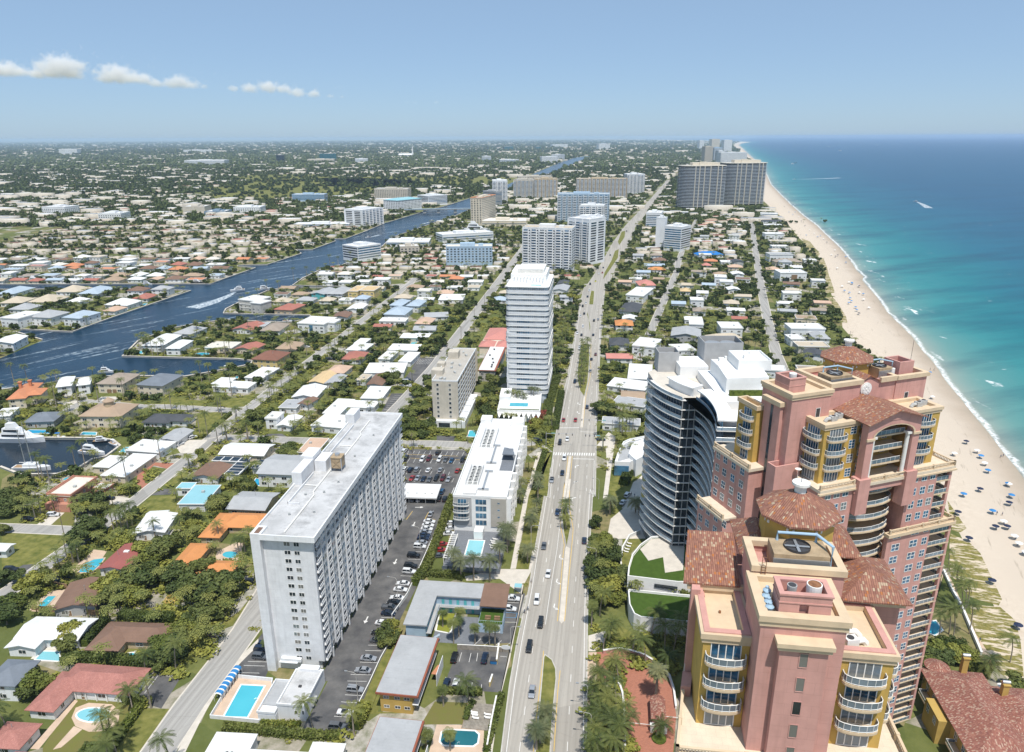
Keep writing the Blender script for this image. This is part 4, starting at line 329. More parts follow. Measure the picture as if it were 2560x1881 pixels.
TREES=[('play garden beside the white tower',[(-97.6,202.2,7.5,11),(-94.6,205.9,6,10),(-104.5,205.8,6.5,10),(-115.1,212.3,5,8),(-112,214.2,5,8),(-126,210.3,6.5,9),(-130.5,209.3,6,8),(-124,202.9,5,7),(-135.7,206.5,5,8),(-131.7,201.1,5,7),(-119.8,215.2,4,6),(-107.4,218.3,4,7)]),('hedge garden of the brown skylight house',[(-100.8,171.7,4.5,6),(-99.9,175.9,4.5,6.5),(-104.1,176.6,4,6),(-100.2,181,4,6.5),(-101,186.3,4,6),(-100.3,189.5,3.5,5),(-105.2,185.5,3.5,5),(-134.1,183,4,6),(-132.6,177.8,4,6),(-133.9,186.1,3.5,5)]),('yards below the orange roofs',[(-128.3,228.6,5.5,8),(-130.4,225.3,5,7),(-126.3,231.9,5,7.5),(-125.9,235.3,4.5,7),(-134.2,230.7,4.5,6.5)]),('lawn cross street corner',[(-161.7,243.2,6,9),(-163.4,238.4,5,7),(-161.2,246.9,4.5,7),(-174.2,268,5.5,8),(-175.1,262.4,4.5,6),(-168.4,262.5,4,6),(-204.5,262.2,6,8),(-207.3,270.6,5.5,8),(-212.8,270.5,5,7),(-196.8,246.6,3,4),(-171.2,214.8,3.5,4.5),(-175.8,212.8,4,6)]),('grey house yard',[(-130.7,162.3,4.5,6.5),(-134.2,164.2,4,6),(-132.7,160.4,4,6),(-159.3,191.5,5,7),(-161.6,197.4,5,7),(-163.2,196.5,4.5,7)]),('pavement grove beside the glass tower garden',[(30.2,204.1,5.5,8),(28.7,210.5,5.5,8),(33.3,206.8,5,7.5),(28.9,217.3,5,7.5),(32.7,215.4,5.5,8),(35.8,213.4,4,6.5),(30.3,225.6,4.5,7),(35,224.5,4.5,7),(33,233.2,4,6.5),(30.8,235.5,3.5,6),(37.1,232.1,3,5),(32.3,249.8,3,6),(33.7,201.4,4,6),(29.7,199.6,3.5,5)]),('garden tower corner',[(14.2,359,3.2,5),(11.7,352.8,3,4.5),(16.5,367.6,3,4.5)]),('beige midrise garden',[(-54.1,398.4,5,9),(-57.8,403,4,7),(-48.9,374.6,5,7),(-53.1,372.5,5,7),(-55.1,355,5,7.5),(-49.2,347.7,5.5,7.5),(-43.2,349.6,5,7),(-51.5,338.9,4,5),(-40.5,344.3,3.5,5),(-55.9,345.9,4,6)]),('gap beside the garden tower',[(-15.7,356.6,4,7),(-14.6,369.5,4.5,8),(-17.5,380.8,4,7),(-13.5,385.6,4.5,8),(-12.4,403,4.5,8),(-14.8,397.9,4,7),(-12,421.9,4.5,8),(-9.5,433.4,4.5,8),(-8.8,448.7,4,7),(-11.9,360.8,4,7),(-10.2,385.6,4,7)]),('street corner',[(-74.7,424.8,6,8.5),(-80.1,427.3,4.5,7),(-46.3,621.6,5.5,8),(-137.1,359.7,6,9),(-66.9,528.2,3.5,5)]),('motel side',[(-37.8,182.9,4,6),(-37.9,180.7,3,4.5),(-37.2,185.2,3.2,5)]),('highway side yards',[(50.3,370.3,6.5,9),(46.8,374.7,4,6),(53.6,377.1,4,6),(56.7,653.5,6.5,9),(52.2,666.1,5,8),(59.8,641.3,4,6),(60.9,443.5,4,6),(66.5,449.8,4,6),(-38.5,627.5,5,7),(-46.1,604.9,5.5,8),(-15.9,671.2,4.5,7),(-13.7,574.4,4.5,7),(-24.1,594.6,4,6)]),('villa at the bottom right',[(117.9,169.7,4,5.5),(117.5,166.4,4,5.5),(122.8,171.8,4.5,5),(127.4,173.2,4,5),(131.7,173.2,3.5,4.5),(123.7,175.2,4,5),(114.9,162.6,3.5,4.5),(137.6,159.6,5,6),(138.2,157.8,5,6),(135.4,154.3,4.5,5.5),(131.8,167.8,3,4)])]
HEDGES=[('tall clipped hedge along the lawn of the oval pool',[(-100.6,141),(-100.3,146.7),(-100.1,152.3),(-100,157.3),(-103.1,158.1),(-105.7,158.4)],1.8,2),('low rounded hedge clump at the bottom left',[(-107.4,141.4),(-102.6,141)],3.2,1.8),('long hedge in front of the brown skylight house',[(-131.7,173.9),(-124.5,174.9),(-115.2,173.7),(-105.8,173)],2.6,2.4),('hedge left of the brown skylight house',[(-128.9,180.8),(-129.2,187.7),(-128.2,192.6)],2.8,2.6),('hedge behind the brown skylight house',[(-125.1,194.7),(-117,193.1),(-107.3,192.3)],3,2.8),('hedge along the parking edge of the white tower lot',[(-33.4,211),(-30.7,218.9),(-29.2,231.6),(-28,244.4),(-26.7,258.4),(-25.2,272.3)],2.6,3),('clipped hedge between the white tower annex and the alley',[(-65.9,150.3),(-60.5,149.7),(-55.3,149.5)],1.6,1.3),('hedge along the alley below the white tower',[(-75.1,148.5),(-66.2,147.5),(-55.7,146.2),(-49.7,145.7),(-44.1,145.4)],2,1.8),('bright green bush at the near end of the driveway row',[(-40.9,148.2),(-40,152.1),(-39.6,155.5)],3.2,2.6),('hedge inside the turning lawn at the cross street',[(-157.8,353.8),(-156.5,365.3),(-155.9,373.3)],1.6,1.5),('hedge below the turquoise roof',[(-144.4,289.8),(-134.9,289.9),(-127.5,290.6)],1.4,1.6),('hedge beside the solar-panelled roofs',[(-123.4,284.2),(-121.9,298.1),(-120,308.8)],1.5,1.8),('hedge beside the garden of the highway hotel',[(-3.1,160),(-4.5,153.4),(-5.9,145.7),(-6.8,141)],1.4,1.6),('hedge around the wooden sun deck',[(-12.4,151.1),(-12.2,154.5),(-10.6,157.5)],1.2,1.2),('hedge in front of the motel parking',[(-20.3,161.1),(-15.3,161.1),(-8.5,160.6)],1.6,1.6),('hedge around the hotel garden',[(-29.4,217.4),(-21.3,216.4),(-17.2,215)],2.4,2),('hedge mass beside the villa below the pink tower',[(123.5,177.4),(130.1,179.6),(134.2,177.4)],4,2.5),('hedge beside the upper street lot',[(-66.2,485.8),(-56.4,485.9)],2.5,2),('hedge along the planted strip beside the garden tower',[(18.3,361.2),(21.1,388.4),(25,414.1),(29.1,437)],5,2.2),('second hedge along the planted strip beside the highway',[(22.4,348.8),(25.4,374.4),(29.5,406.2)],3.5,1.8),('hedge row behind the sidewalk below the crossing',[(9.7,280.7),(12.3,301.2),(15.8,320.9)],2.2,1.3),('hedge inside the glass tower drive',[(48.7,285.2),(51.8,294.4),(54.2,298.5)],4,2.5)]
BEACH=[(348.6,731.3,'b'),(349.3,717.8,'w'),(331.8,716.1,'w'),(324.8,694.6,'b'),(325.5,685.4,'b'),(335.3,685.6,'w'),(336.1,679.5,'b'),(315.1,660.4,'b'),(310.5,647.4,'b'),(305.2,640.8,'b'),(325,654.9,'w'),(303.4,623.4,'b'),(299.3,612.2,'b'),(314,621,'w'),(295.4,599.5,'n'),(266.3,437.4,'b'),(222.7,316.9,'w'),(220.9,310.9,'b'),(217.7,303,'w'),(214.4,295.4,'b'),(210,313.8,'w'),(215,281.9,'w'),(243,392.1,'w'),(224.1,327.9,'n'),(216.1,342,'w'),(190.1,272.9,'b'),(209.4,271.6,'b'),(214.9,282.1,'b'),(192.1,250,'w'),(171.2,237.8,'n'),(189.1,239.1,'w'),(187.3,233.9,'w'),(185.7,227.9,'w'),(186.5,246.2,'n'),(162.6,210.6,'n'),(155.7,186.9,'n'),(193.1,258.4,'b'),(204.2,265.2,'n'),(199.8,277.4,'n'),(178.7,257.6,'n'),(191,246.3,'n'),(542.6,1417.7,'b'),(563.2,1461.2,'b'),(550.6,1460.7,'b'),(538.3,1377.2,'w'),(515,1302,'n'),(449,1110.6,'b'),(468.3,1104.8,'b'),(458.8,1091.8,'b'),(478.7,1173.2,'w'),(469.3,1131.1,'w'),(457.2,1067.1,'w'),(406.3,906,'n'),(413,915.1,'n'),(417.3,901.9,'b'),(398.8,859.7,'b'),(427.5,957.7,'w'),(372,820.8,'w'),(348.1,737.5,'w'),(349.8,734.5,'b'),(332.1,716.7,'w'),(349.4,717.1,'n'),(406.9,919.4,'w'),(593.6,1633.8,'w'),(584.6,1580.6,'n'),(495,1234.3,'n'),(447.7,1031.9,'n')]
BOATS=[('large white motor yacht moored along the dock at the left edge','yacht',-248.7,336.7,-3,26),('white sailing catamaran with tall bare masts beside the palms','sail',-221.6,303.4,0,17),('white cabin cruiser moored at the end of the basin','cruiser',-203.5,320.8,-12,14),('dark-hulled motorboat on the far side of the basin','cruiser',-206.2,334.6,8,9),('small open boat at the dock corner of the basin','open',-198.7,331.3,-35,7),('small grey boat on a lift beside the blue canopy dock','open',-231.3,340.3,0,7),('white motor cruiser speeding up the canal with a broad wake','cruiser',-274.4,713.8,200,14),('white sportfisher moored by the modern concrete villa','cruiser',-248.6,718,35,14),('small white boat heading along the canal past the lowrise','open',-219.3,1114.1,200,8),('small white motorboat near the bridge','open',-144.6,1339.4,25,9),('white boat behind the taupe-roofed waterfront house','cruiser',-265,449.1,5,10),('white skiff at the end of the short canal','open',-187.3,453.1,0,9),('white boat moored across the canal by the red-tiled villa','cruiser',-381.5,748.1,0,11),('white yacht moored under the point with the tall dark pine','cruiser',-332.1,755.6,0,12),('long white yacht moored at the left far inlet','yacht',-506.4,761.1,0,18),('distant white superyacht moored by the parking garage','yacht',-57.2,1190.7,-3,45),('white boat with blue canopy in the second short canal','open',-186.6,584.8,5,8),('far white boat on the upper canal','cruiser',266.7,3873.2,60,14),('speedboat drawing a long white wake across the sea','open',991.5,2615.5,180,12),('second speedboat with a short curved wake on the sea','open',933.5,1707.4,160,10),('small white boat offshore,left of a pair near the horizon','cruiser',4372.4,10400.6,0,25),('small white boat offshore,right and nearer of a pair near the horizon','cruiser',3289.3,7553.4,0,32),('pontoon boat anchored near the twin towers','cruiser',1522.4,4064.2,0,20),('dark boat anchored beside the pontoon boat','open',1603.1,4239,0,18),('tiny white boat far out at the right of the sea','cruiser',5800.5,11991.6,0,30)]
LAMPS=[('street lamp beside the motel parking with its arm over the pavement',-.8,177.3,1),('street lamp in the near garden strip beside the hotel',6.8,235,1),('street lamp leaning over the highway at the pavement grove',29,219.3,-1),('dark street lamp at the bottom beside the pink pavement',19.3,143.7,-1),('street lamp on the verge opposite the hotel',36.3,272.9,-1),('street lamp standing in the highway pavement near the brick drive',19.4,153.6,-1),('lamp post beside the driveway row of parked cars',-42.2,158.5,-1),('lamp post in the middle of the driveway row',-37.9,202.2,-1),('lamp post at the far end of the driveway row',-34.3,234.3,-1)]
CROSS_STOP=[((23.9,351.3),(35.1,351.4),.5),((28.8,312.9),(38.7,312.3),.5),((35.2,346),(43.2,345.1),.3)]
CROSS_LADDER=((19.4,318.8),(39.8,317.7))
ARROWS=[(17,228.5,168,1.25,-1),(15,213.3,168,1.25,-1),(13.3,199.3,168,1.25,-1),(27.1,288.4,-8,1.25,1),(25.2,273.1,-8,1.25,1),(29.2,304.5,-8,1.3,1),(27.2,288.2,-8,1.3,1),(37.6,387.4,170,1.4,-1),(36,373.4,170,1.4,-1),(-46.5,193,173,1.3,0),(-42.3,226,173,1.3,0),(-39,252.5,173,1.3,0),(-38.6,266.2,-90,1.3,0)]
BAYS=[(-48,147.5,-42.9,147.2),(-47.4,152.9,-42.5,152.5),(-46.7,158,-41.8,157.6),(-46.2,160.6,-41.7,160.3),(-46.7,165.9,-41.2,165.7),(-46.3,168.5,-40.5,168.3),(-44.7,173.6,-39.6,173.3),(-44.1,178.6,-39.3,178.4),(-43.7,181,-39,180.7),(-42,194.2,-37.5,193.9),(-39.2,217.2,-34.6,216.8),(-38.1,227.6,-33.3,227.2),(-35.8,232.6,-33,232.3),(-80.8,167,-80.7,169.4),(-78.4,169.5,-72.5,169.2),(-78.1,172.4,-71.9,172.1),(-77.5,174.1,-71.4,173.8),(-50.4,322.8,-50.9,317.9),(-47.7,322.7,-48.3,317.8),(-45,322.5,-45.6,317.6),(-42.3,322.4,-42.9,317.4),(-39.6,322.2,-40.2,317.3),(-36.8,322.1,-37.6,317.1),(-34.1,321.9,-34.9,316.9),(-31.4,321.8,-32.2,316.8),(-28.7,321.6,-29.6,316.6),(-26,321.5,-26.9,316.4),(-23.4,321.3,-24.2,316.3),(-48.8,314.6,-49.4,309.5),(-46,314.4,-46.6,309.3),(-43.3,314.2,-43.9,309.1),(-40.6,314,-41.3,308.9),(-37.8,313.8,-38.6,308.7),(-35.1,313.6,-35.9,308.5),(-32.4,313.4,-33.2,308.3),(-29.7,313.2,-30.5,308.1),(-26.9,313,-27.8,307.9),(-24.2,312.8,-25.1,307.7),(-47.9,299.3,-48.3,297.2),(-42,301.9,-42.6,297.3),(-36.8,300,-37.2,296.8),(-34.1,301.2,-34.4,296.7),(-31.1,301.3,-31.6,296.5),(-28.7,299.5,-29,296),(-45.7,293.4,-46.3,289.7),(-42.9,293.3,-43.5,289.6),(-40.1,293.2,-40.7,289.5),(-37.3,293.1,-38,289.3),(-34.6,293,-35.2,289.2),(-31.8,292.9,-32.4,289),(-29,292.8,-29.7,288.9),(-26.2,292.7,-26.9,288.8),(-72,379.5,-67.2,378.9),(-71.7,382.7,-66.9,382.1),(-71.4,385.9,-66.6,385.3),(-71.1,389.2,-66.2,388.6),(-70.8,392.5,-65.9,391.9),(-70.5,395.9,-65.6,395.3),(-70.2,399.3,-65.2,398.7),(-69.8,402.8,-64.8,402.2),(-63.8,476.2,-64.9,464.4),(-62.7,476.2,-63.8,464.5),(-61.6,476.2,-62.7,464.5),(-60.5,476.2,-61.6,464.5),(-59.4,476.3,-60.6,464.5),(-58.3,476.3,-59.5,464.5),(-57.2,476.3,-58.4,464.5),(-56.1,476.3,-57.3,464.6),(-55,476.3,-56.2,464.6),(-9.4,190.8,-6.6,186.7),(-5.8,191.1,-3.1,186.5),(-12.8,183.7,-15.2,180.1),(-9.8,183.7,-12.3,180),(-6.7,183.5,-9.2,180),(-3.5,182.8,-5.9,179.8),(-.7,182,-3.4,178.8),(-2.8,201.8,1.9,201.4),(-3.4,191.6,1.2,191.4),(-15.3,177.5,-15.8,173.6),(-12.5,177.3,-12.9,173.3),(-10.5,177.3,-10.7,173.7),(-17.9,164.3,-18.4,162.5),(-11.5,165.3,-11.7,162.5),(-8.9,164.3,-8.9,162.4),(-3.8,175.8,-1.9,175.5),(-101.1,168.2,-101.6,161.5),(-101.6,160.6,-102.3,158.8),(-102.9,158.7,-102.7,158.1)]
BAYS_Y=[(-14.4,189.3,-13.4,190.3),(-12.7,190.8,-10.9,191.8),(-8,189.7,-6.4,190.3),(-5.7,189.9,-4,191.2),(-3.6,202,-3.4,200.7),(-4.2,193.4,-4.5,192),(-42.5,256.2,-40.9,263),(-35.1,256.7,-34.2,262.4),(-35.1,256.7,-30.9,256.2),(-48.7,314.6,-44.1,313.7),(-37.6,313.4,-35.6,313),(-26.9,312.5,-24.9,312.3),(-50.6,318.8,-38,317.6),(-34.9,317.4,-25.9,316.4)]
BAYS_B=[(-3.4,196.6,1.5,196),(1.3,195.8,.9,193.7),(.9,193.7,-4.1,194.1),(-4.1,194.1,-3.7,196.6)]
CANAL_SPLIT=47
POOLWALL=[(-67.4,164.3),(-67.6,165.9),(-78.9,167.5),(-79.8,152.4),(-66.2,150.7)]
PODIUM_A=[(37.2,199.7),(36.5,192.8),(37.2,187.9),(39,186.3),(52.1,184),(54.1,184),(57.2,197.2),(54.6,197.6),(37.6,200.6)]
PODIUM_B=[(37.4,203.2),(38.6,208.9),(40.9,215.9),(44.7,222.3),(49.7,227.6),(59.5,229),(62.5,221.4),(57.5,199.7),(53.2,199.7)]
PODIUM_C=[(44.4,220.1),(49.6,226.7),(58.1,227.9),(60.2,221.3),(56.5,207.2),(50.2,205.7),(51.4,215),(46,212.9)]
PODIUM_WIN=[((45.9,201.1),(53,199.3)),((37.8,201.5),(38.7,201))]
PAVILION=[(45.8,294.5),(48.8,305.2),(52.9,316.7),(56.2,319.9),(65.3,324),(62.1,303.9),(52.3,293.8)]
PAVILION2=[(52.8,300.2),(56.5,312.3),(64.4,317.9),(61.9,300.3),(55,293.1)]
PAVILION_WIN=[(45.7,294.2),(52.1,293.6)]
FARTOWERS=[('white and blue striped tower standing in front of its twin,beyond the garden tower',12.8,822.7,67.2,809.5,26,48.2,'bays','white',{'roof': 'beige_roof'}),('second white striped tower set behind and right of the first',68.1,875.3,91.3,855.5,34,53,'bays','white',{}),('slim white striped tower behind the two striped towers',102.8,988.6,113.9,983.7,40,41.2,'grid','white',{}),('broad blue-white slab tower with white top band',82.7,1320.7,173.9,1309.8,24,48.8,'bays','pale',{}),('small white balcony tower in front of the blue-white slab',104.3,1125.3,139.9,1117.2,24,45.5,'bays','white',{}),('cream hotel tower with orange roof edge beside the bridge',-70.2,1275.6,-50.6,1269.5,75,45.2,'grid','cream',{'extra': 'orange_rim'}),('tall plain white tower left of the brown hotel slab',-43,1732.7,-8.9,1734.5,45,49,'bays','white',{}),('dark narrow block between the cream hotel and the white tower',-33.7,1630.5,-20.1,1645.1,40,31.7,'ribbon','grey',{}),('left wing of the brown and beige hotel slab',6.5,1869.3,57.1,1854.3,28,44.4,'bays','beige',{}),('right wing of the brown and beige hotel slab',58.3,1847.3,115.2,1850.5,28,47.1,'bays','tan',{}),('beige slab behind the brown hotel slab',18.4,1984.5,109.9,1990,30,45.5,'grid','beige',{}),('wide brown slab tower with red stripe',160,1818.3,283.7,1818.3,28,47.8,'bays','tan',{}),('blue-white tower behind the wide brown slab',302.2,1949.8,349,1952.5,40,51.9,'bays','white',{}),('white midrise with blank slab wall beside the highway',195.9,991.4,206.6,986.5,14,40.5,'plain','white',{}),('white midrise with ribbon balconies beside the highway',203.6,971,222.8,956.6,30,31.6,'ribbon','white',{}),('white midrise behind the blank-walled midrise',221.7,1208.6,244.8,1201.8,40,25.8,'ribbon','white',{}),('pale yellow-green condominium on the canal bank',-253.6,1251.5,-226.7,1299.2,40,28,'bays','white',{}),('beige twelve-storey block on the far canal bank',-328.3,1781.6,-246.2,1769.6,30,29.2,'grid','beige',{}),('white block with teal roof beside the bridge',-234.2,1522.3,-191.5,1582.4,40,21.3,'grid','white',{'extra': 'teal_top'}),('white six-storey building at the canal bend beyond the bridge',-184.2,1645.4,-145.4,1681.9,40,21.5,'ribbon','white',{}),('long pale blue building on the far bank',-528,1787.4,-449.9,1785,30,16,'ribbon','pale',{}),('pale block with light blue stripes near the diagonal street',-77.6,859.1,-22.7,860.5,24,21.6,'grid','pale',{'roof': 'cream_roof'}),('white rounded apartment house on the near canal bank',-187.8,885.2,-164.2,912.4,30,18.1,'ribbon','white',{}),('long white three-storey building near the canal,left of the striped towers',-99,1049.1,-26.7,1081.9,30,11.4,'ribbon','white',{}),('cream multi-storey parking garage with towers at its corners',-50.4,1254.3,25.6,1252.3,50,8.6,'ribbon','cream',{}),('long low white shed roof on the far bank',-370.4,1247,-276.8,1250.6,30,5.2,'ribbon','white',{'cat': 'building','name': 'low_building'}),('white roofed boat shed on the near canal bank',-174.6,1012.4,-115,1014.2,40,6.3,'ribbon','white',{'cat': 'building','name': 'low_building'}),('beige apartment house beside the boat shed',-144.3,941,-120.5,946.5,20,10.3,'grid','beige',{}),('white gridded office with dark windows on the far left',-950.9,1496.1,-899.1,1486.6,40,14.7,'grid','white',{'cat': 'office','name': 'office_building'}),('white three-storey office right of the gridded office',-781.1,1391.9,-738.9,1393.8,40,10.6,'grid','white',{'cat': 'office','name': 'office_building'}),('wide low beige store block on the far left bank',-677.4,1521.1,-632.5,1523.2,40,11.5,'plain','beige',{'cat': 'building','name': 'low_building'}),('blue-walled building near the far sheds',-605.6,1453.8,-564.7,1455.6,40,7.7,'ribbon','bluegrey',{'cat': 'building','name': 'low_building'}),('white long building with small windows on the far left bank',-569.7,1513.9,-515.5,1516.5,40,10.3,'grid','white',{'cat': 'building','name': 'low_building'}),('dark teal glass office slab on the far plain',-1283.1,5058.8,-1176.1,5075.6,60,43.8,'curtain','teal',{'cat': 'office','name': 'office_building','FZ': 4}),('long cream building in front of the teal glass slab',-1257.1,4647.6,-1097.2,4670.6,80,20.2,'ribbon','cream',{'cat': 'office','name': 'office_building','FZ': 4}),('dark grey office tower left of the teal glass slab',-1486.5,4776.1,-1439.4,4783.1,50,43.5,'curtain','dark',{'cat': 'office','name': 'office_building','FZ': 4}),('white and teal block right of the teal glass slab',-935.5,4519.2,-862.2,4529.3,60,26.2,'ribbon','white',{'cat': 'office','name': 'office_building','FZ': 4}),('white hospital complex on the far left plain',-1861.6,4291.2,-1645.3,4320.4,120,26.7,'ribbon','white',{'cat': 'building','name': 'office_building','FZ': 4}),('dark teal office cube left of the upper canal',-72.1,8491.2,26.4,8516,80,45.6,'curtain','teal',{'cat': 'office','name': 'office_building','FZ': 4}),('small teal office cube above the upper canal',302.9,9124.3,362.6,9140.3,80,33.4,'curtain','teal',{'cat': 'office','name': 'office_building','FZ': 4}),('lone grey and white tower on the plain before the upper canal',-183.7,4801.9,-127.2,4810,40,30.6,'ribbon','white',{'cat': 'tower'}),('white waterfront blocks on the upper canal',177.9,4368.3,271.2,4380.4,60,36.1,'grid','white',{}),('white tower at the corner of the upper canal',300.6,4801.9,347.4,4878.2,50,38.2,'grid','white',{}),('long white low building left of the upper canal',-64.3,4433.5,46.5,4448.1,60,19.3,'ribbon','white',{'cat': 'building','name': 'low_building'}),('pair of tall pale towers on the far plain above the brown slab',1034.6,8920.7,1170.7,8955.6,80,67.4,'grid','white',{'FZ': 4}),('row of pale towers left of the tall pale pair',580.8,10625.4,801.6,10693.7,80,45.3,'grid','white',{'FZ': 4}),('pale tower group on the far left skyline',-4484.8,7505.2,-4327,7545.7,120,50.3,'grid','white',{'FZ': 4}),('far white tower cluster left of centre on the skyline',-3509.8,8103,-3233.8,8176.9,120,29.7,'grid','white',{'FZ': 4}),('wide white beach hotel behind the dark twin towers',1104.2,3969.3,1247.6,3985.7,60,63.3,'grid','white',{}),('tall brown beach tower behind the twin towers',1081.1,4210.2,1127.2,4215.8,50,91.2,'grid','beige',{}),('blue-grey beach tower behind the twin towers',1183.3,4402.6,1231.6,4408.8,50,82.6,'bays','pale',{}),('white stepped tower left of the wide beach hotel',1160.2,4219.8,1199.9,4224.6,50,67.2,'grid','white',{}),('pale skyscraper in the far beach cluster,leftmost',2200.1,8840.4,2256.9,8854.4,60,100,'grid','white',{'FZ': 4}),('cream skyscraper in the far beach cluster,middle',2352.3,8877.9,2452.6,8902.5,70,113.3,'grid','cream',{'FZ': 4}),('white skyscraper in the far beach cluster,nearest the sea',1981,7045.4,2059.9,7061,60,111.5,'grid','white',{'FZ': 4}),('low cream hotel roofs below the far beach cluster',1731.2,6772,1860.4,6796.8,80,45.5,'grid','cream',{'FZ': 4})]
CLOUDS=[('cumulus cloud cut by the left edge of the photo',[(-17318,26000,2386,432),(-16800,26000,2327,403),(-16285,26000,2244,259),(-15829,26000,2196,144)]),('biggest cumulus cloud,with a tall rounded head,second from the left',[(-15767,26000,2172,230),(-15343,26000,2297,403),(-14920,26000,2421,519),(-14620,26000,2250,317),(-14383,26000,2091,144)]),('cumulus cloud third from the left with a bright domed top',[(-13548,26000,2058,230),(-13167,26000,2183,432),(-12717,26000,2086,346),(-12261,26000,2014,288)]),('flat ragged cloud joined to the right of the domed one',[(-11875,26000,1916,202),(-11410,26000,1893,230),(-11002,26000,1945,288),(-10618,26000,1822,202),(-10289,26000,1774,115)]),('long thin cloud right of the ragged one',[(-9290,26000,1728,144),(-8754,26000,1730,230),(-8080,26000,1771,288),(-7619,26000,1685,230)]),('tapering end of the thin cloud line',[(-7158,26000,1587,216),(-6625,26000,1540,187),(-6091,26000,1492,115),(-5691,26000,1443,72)]),('small faint wisp right of the cloud line',[(-3479,26000,1264,86),(-3210,26000,1252,72),(-2536,26000,1255,86)])]
HAZE=4.4e-05
LOUNGE_DECK=[(-10,151.6,82),(-10.3,152.7,82),(-10.4,153.5,82),(-6.8,151.7,82),(-6.9,152.8,82)]
LOUNGE_HOTEL=[(-7.4,232.9,82),(-7.8,234.6,82),(-7.2,236.3,82),(-7.5,237.7,82),(-6.7,239.2,82)]
LOUNGE_TURF=[(42.2,233.3,70),(43,235.3,70),(43.7,237.2,70),(41.6,231.6,70)]
LOUNGE_MOTEL=[(-21.3,198.8,-10),(-19.2,198.8,-10)]
DECK=(-8.8,152.5)
DOME=(-112.7,202.5)
CABANA=((-80.1,158.3),81.3)
GATE=(37.9,152.5)
SIGN=(-2.2,177.6)
SKIP=(-5.6,173)
WAKES=[([(-274.7,707.1),(-275.5,684.7),(-278.8,660.6),(-287.9,638)],3,16),([(1002.9,2630),(1040.7,2639.8),(1120.2,2666.7),(1190.8,2707.6)],3,22),([(932.9,1700.5),(912.6,1640.2),(876.9,1548.1)],3,16),([(-218,1116.9),(-207,1148.9)],2,6),([(-145.6,1330),(-156.8,1302)],2,6)]
SIGNALS=[('traffic signal mast with long arm at the right far corner of the crossing',(51.4,344.2),172,17),('traffic signal mast with long arm at the left near corner of the crossing',(16.7,328.8),-8,14),('traffic signal pole pair at the right corner pavement of the crossing',(44.1,324.7),172,9)]
POLES=[('utility pole on the lawn corner of the cross street',-171.4,243.1,13),('tall pole beside the drive of the white tower car park',-48,317.8,12),('utility pole on the diagonal street near the beige block',-46.2,496.3,12),('utility pole on the diagonal street,second from the beige block',-37.9,522.1,12),('utility pole on the diagonal street,third from the beige block',-31.7,597.1,12),('utility pole on the diagonal street,fourth from the beige block',-24.8,645.6,12),('utility pole beside the hotel corner pool',-22.1,331.1,11),('pole beside the pale corner lawn by the white roofs',-113.5,350.6,11),('pole behind the white tower stair block',-106.9,395.4,11)]
WALLS=[('weathered wooden fence between the two motel parking lots',[(-16.7,179),(-8.3,178.3),(-1.2,177.6)],.15,1.7,'weathered_wood','fence','fence'),('tan garden wall beside the highway pavement at the bottom',[(-6.6,141.5),(-5.7,150),(-4.6,158.1)],.3,1.8,'yellow_house'),('low tan wall in the lower motel lot',[(-6.6,163.4),(-5.9,166.6)],.35,1.6,'yellow_house'),('tan dumpster wall in the motel lot',[(-4.8,172.3),(-4.3,179.3)],.35,1.8,'yellow_house'),('pink curved wall along the north edge of the brick drive',[(26.5,176.7),(31,177.6),(34.8,176.6),(38.2,175),(40.4,172.6)],.5,1.3,'pink_plain'),('white curved kerb wall along the east edge of the brick drive',[(42.6,170.6),(44,166.6),(44.1,161.5),(43.3,154.9)],.4,1,'white_paint'),('white curved wall between palms and brick drive',[(28,165.5),(29.5,163.3),(29.8,159.6),(29.4,154.8),(28.7,149.1),(27.7,141.7)],.4,1,'white_paint'),('white curved wall around the grass of the glass tower garden',[(49,245),(44.3,241.4),(40.6,233.3),(38.5,223.5),(38.1,215.4),(38,209.6)],.4,1.4,'white_paint'),('white wall along the beach walk behind the pink tower',[(150.4,217.8),(146.9,206.7),(144.8,197.9),(141.5,188),(137.3,175.3)],.5,1.2,'white_paint'),('long white fence along the parking edge beside the hotel',[(-38.6,194),(-35.2,205.4),(-32.7,223),(-29.9,244.3),(-25.2,281.3)],.12,1.2,'white_paint','fence','fence'),('dark wooden fence in front of the white L-shaped house',[(-156.1,198.7),(-143.4,197.1),(-132.6,195.9)],.15,1.8,'wood','fence','fence'),('brown wooden fence beside the brown roof drive',[(-160.3,212.9),(-151.2,210.3)],.15,1.8,'wood','fence','fence'),('red-brown seawall edge beside the basin boats',[(-206,295.9),(-202.4,300.1),(-199.6,303.6)],1,.8,'brick_roof'),('white fence at the driveway row near end',[(-41.6,156.7),(-40.2,164.1),(-38.8,174.2),(-37.4,180.7)],.1,1,'grey_wall','fence','fence')]
PEOPLE=[('left of two cyclists riding along the pavement below the white pickup',3.5,195.8,-100,'cycle'),('right of two cyclists riding at the road edge below the white pickup',4.6,197.3,-100,'cycle'),('person standing at the kerb beside the hotel pavement corner',6.2,212.4,90,'walk'),('person in dark clothes standing in the glass tower drive',51.6,274.2,30,'walk'),('person in white standing beside the parked white SUV',50.5,275.5,60,'walk'),('person walking near the beach walk,nearest the lone palm',140.4,181.1,20,'walk'),('person walking on the wet sand,nearer of a pair',230.7,311.5,10,'walk'),('person walking on the wet sand,farther of a pair',232.5,312.5,10,'walk'),('person at the water edge beside the long breaking wave',271.8,446.3,80,'walk'),('second person at the water edge beside the long breaking wave',273.5,445.2,60,'walk'),('person standing on the sand left of a blue towel',194.5,257.7,0,'walk'),('person standing on the sand right of a blue towel',196.3,257.1,40,'walk')]
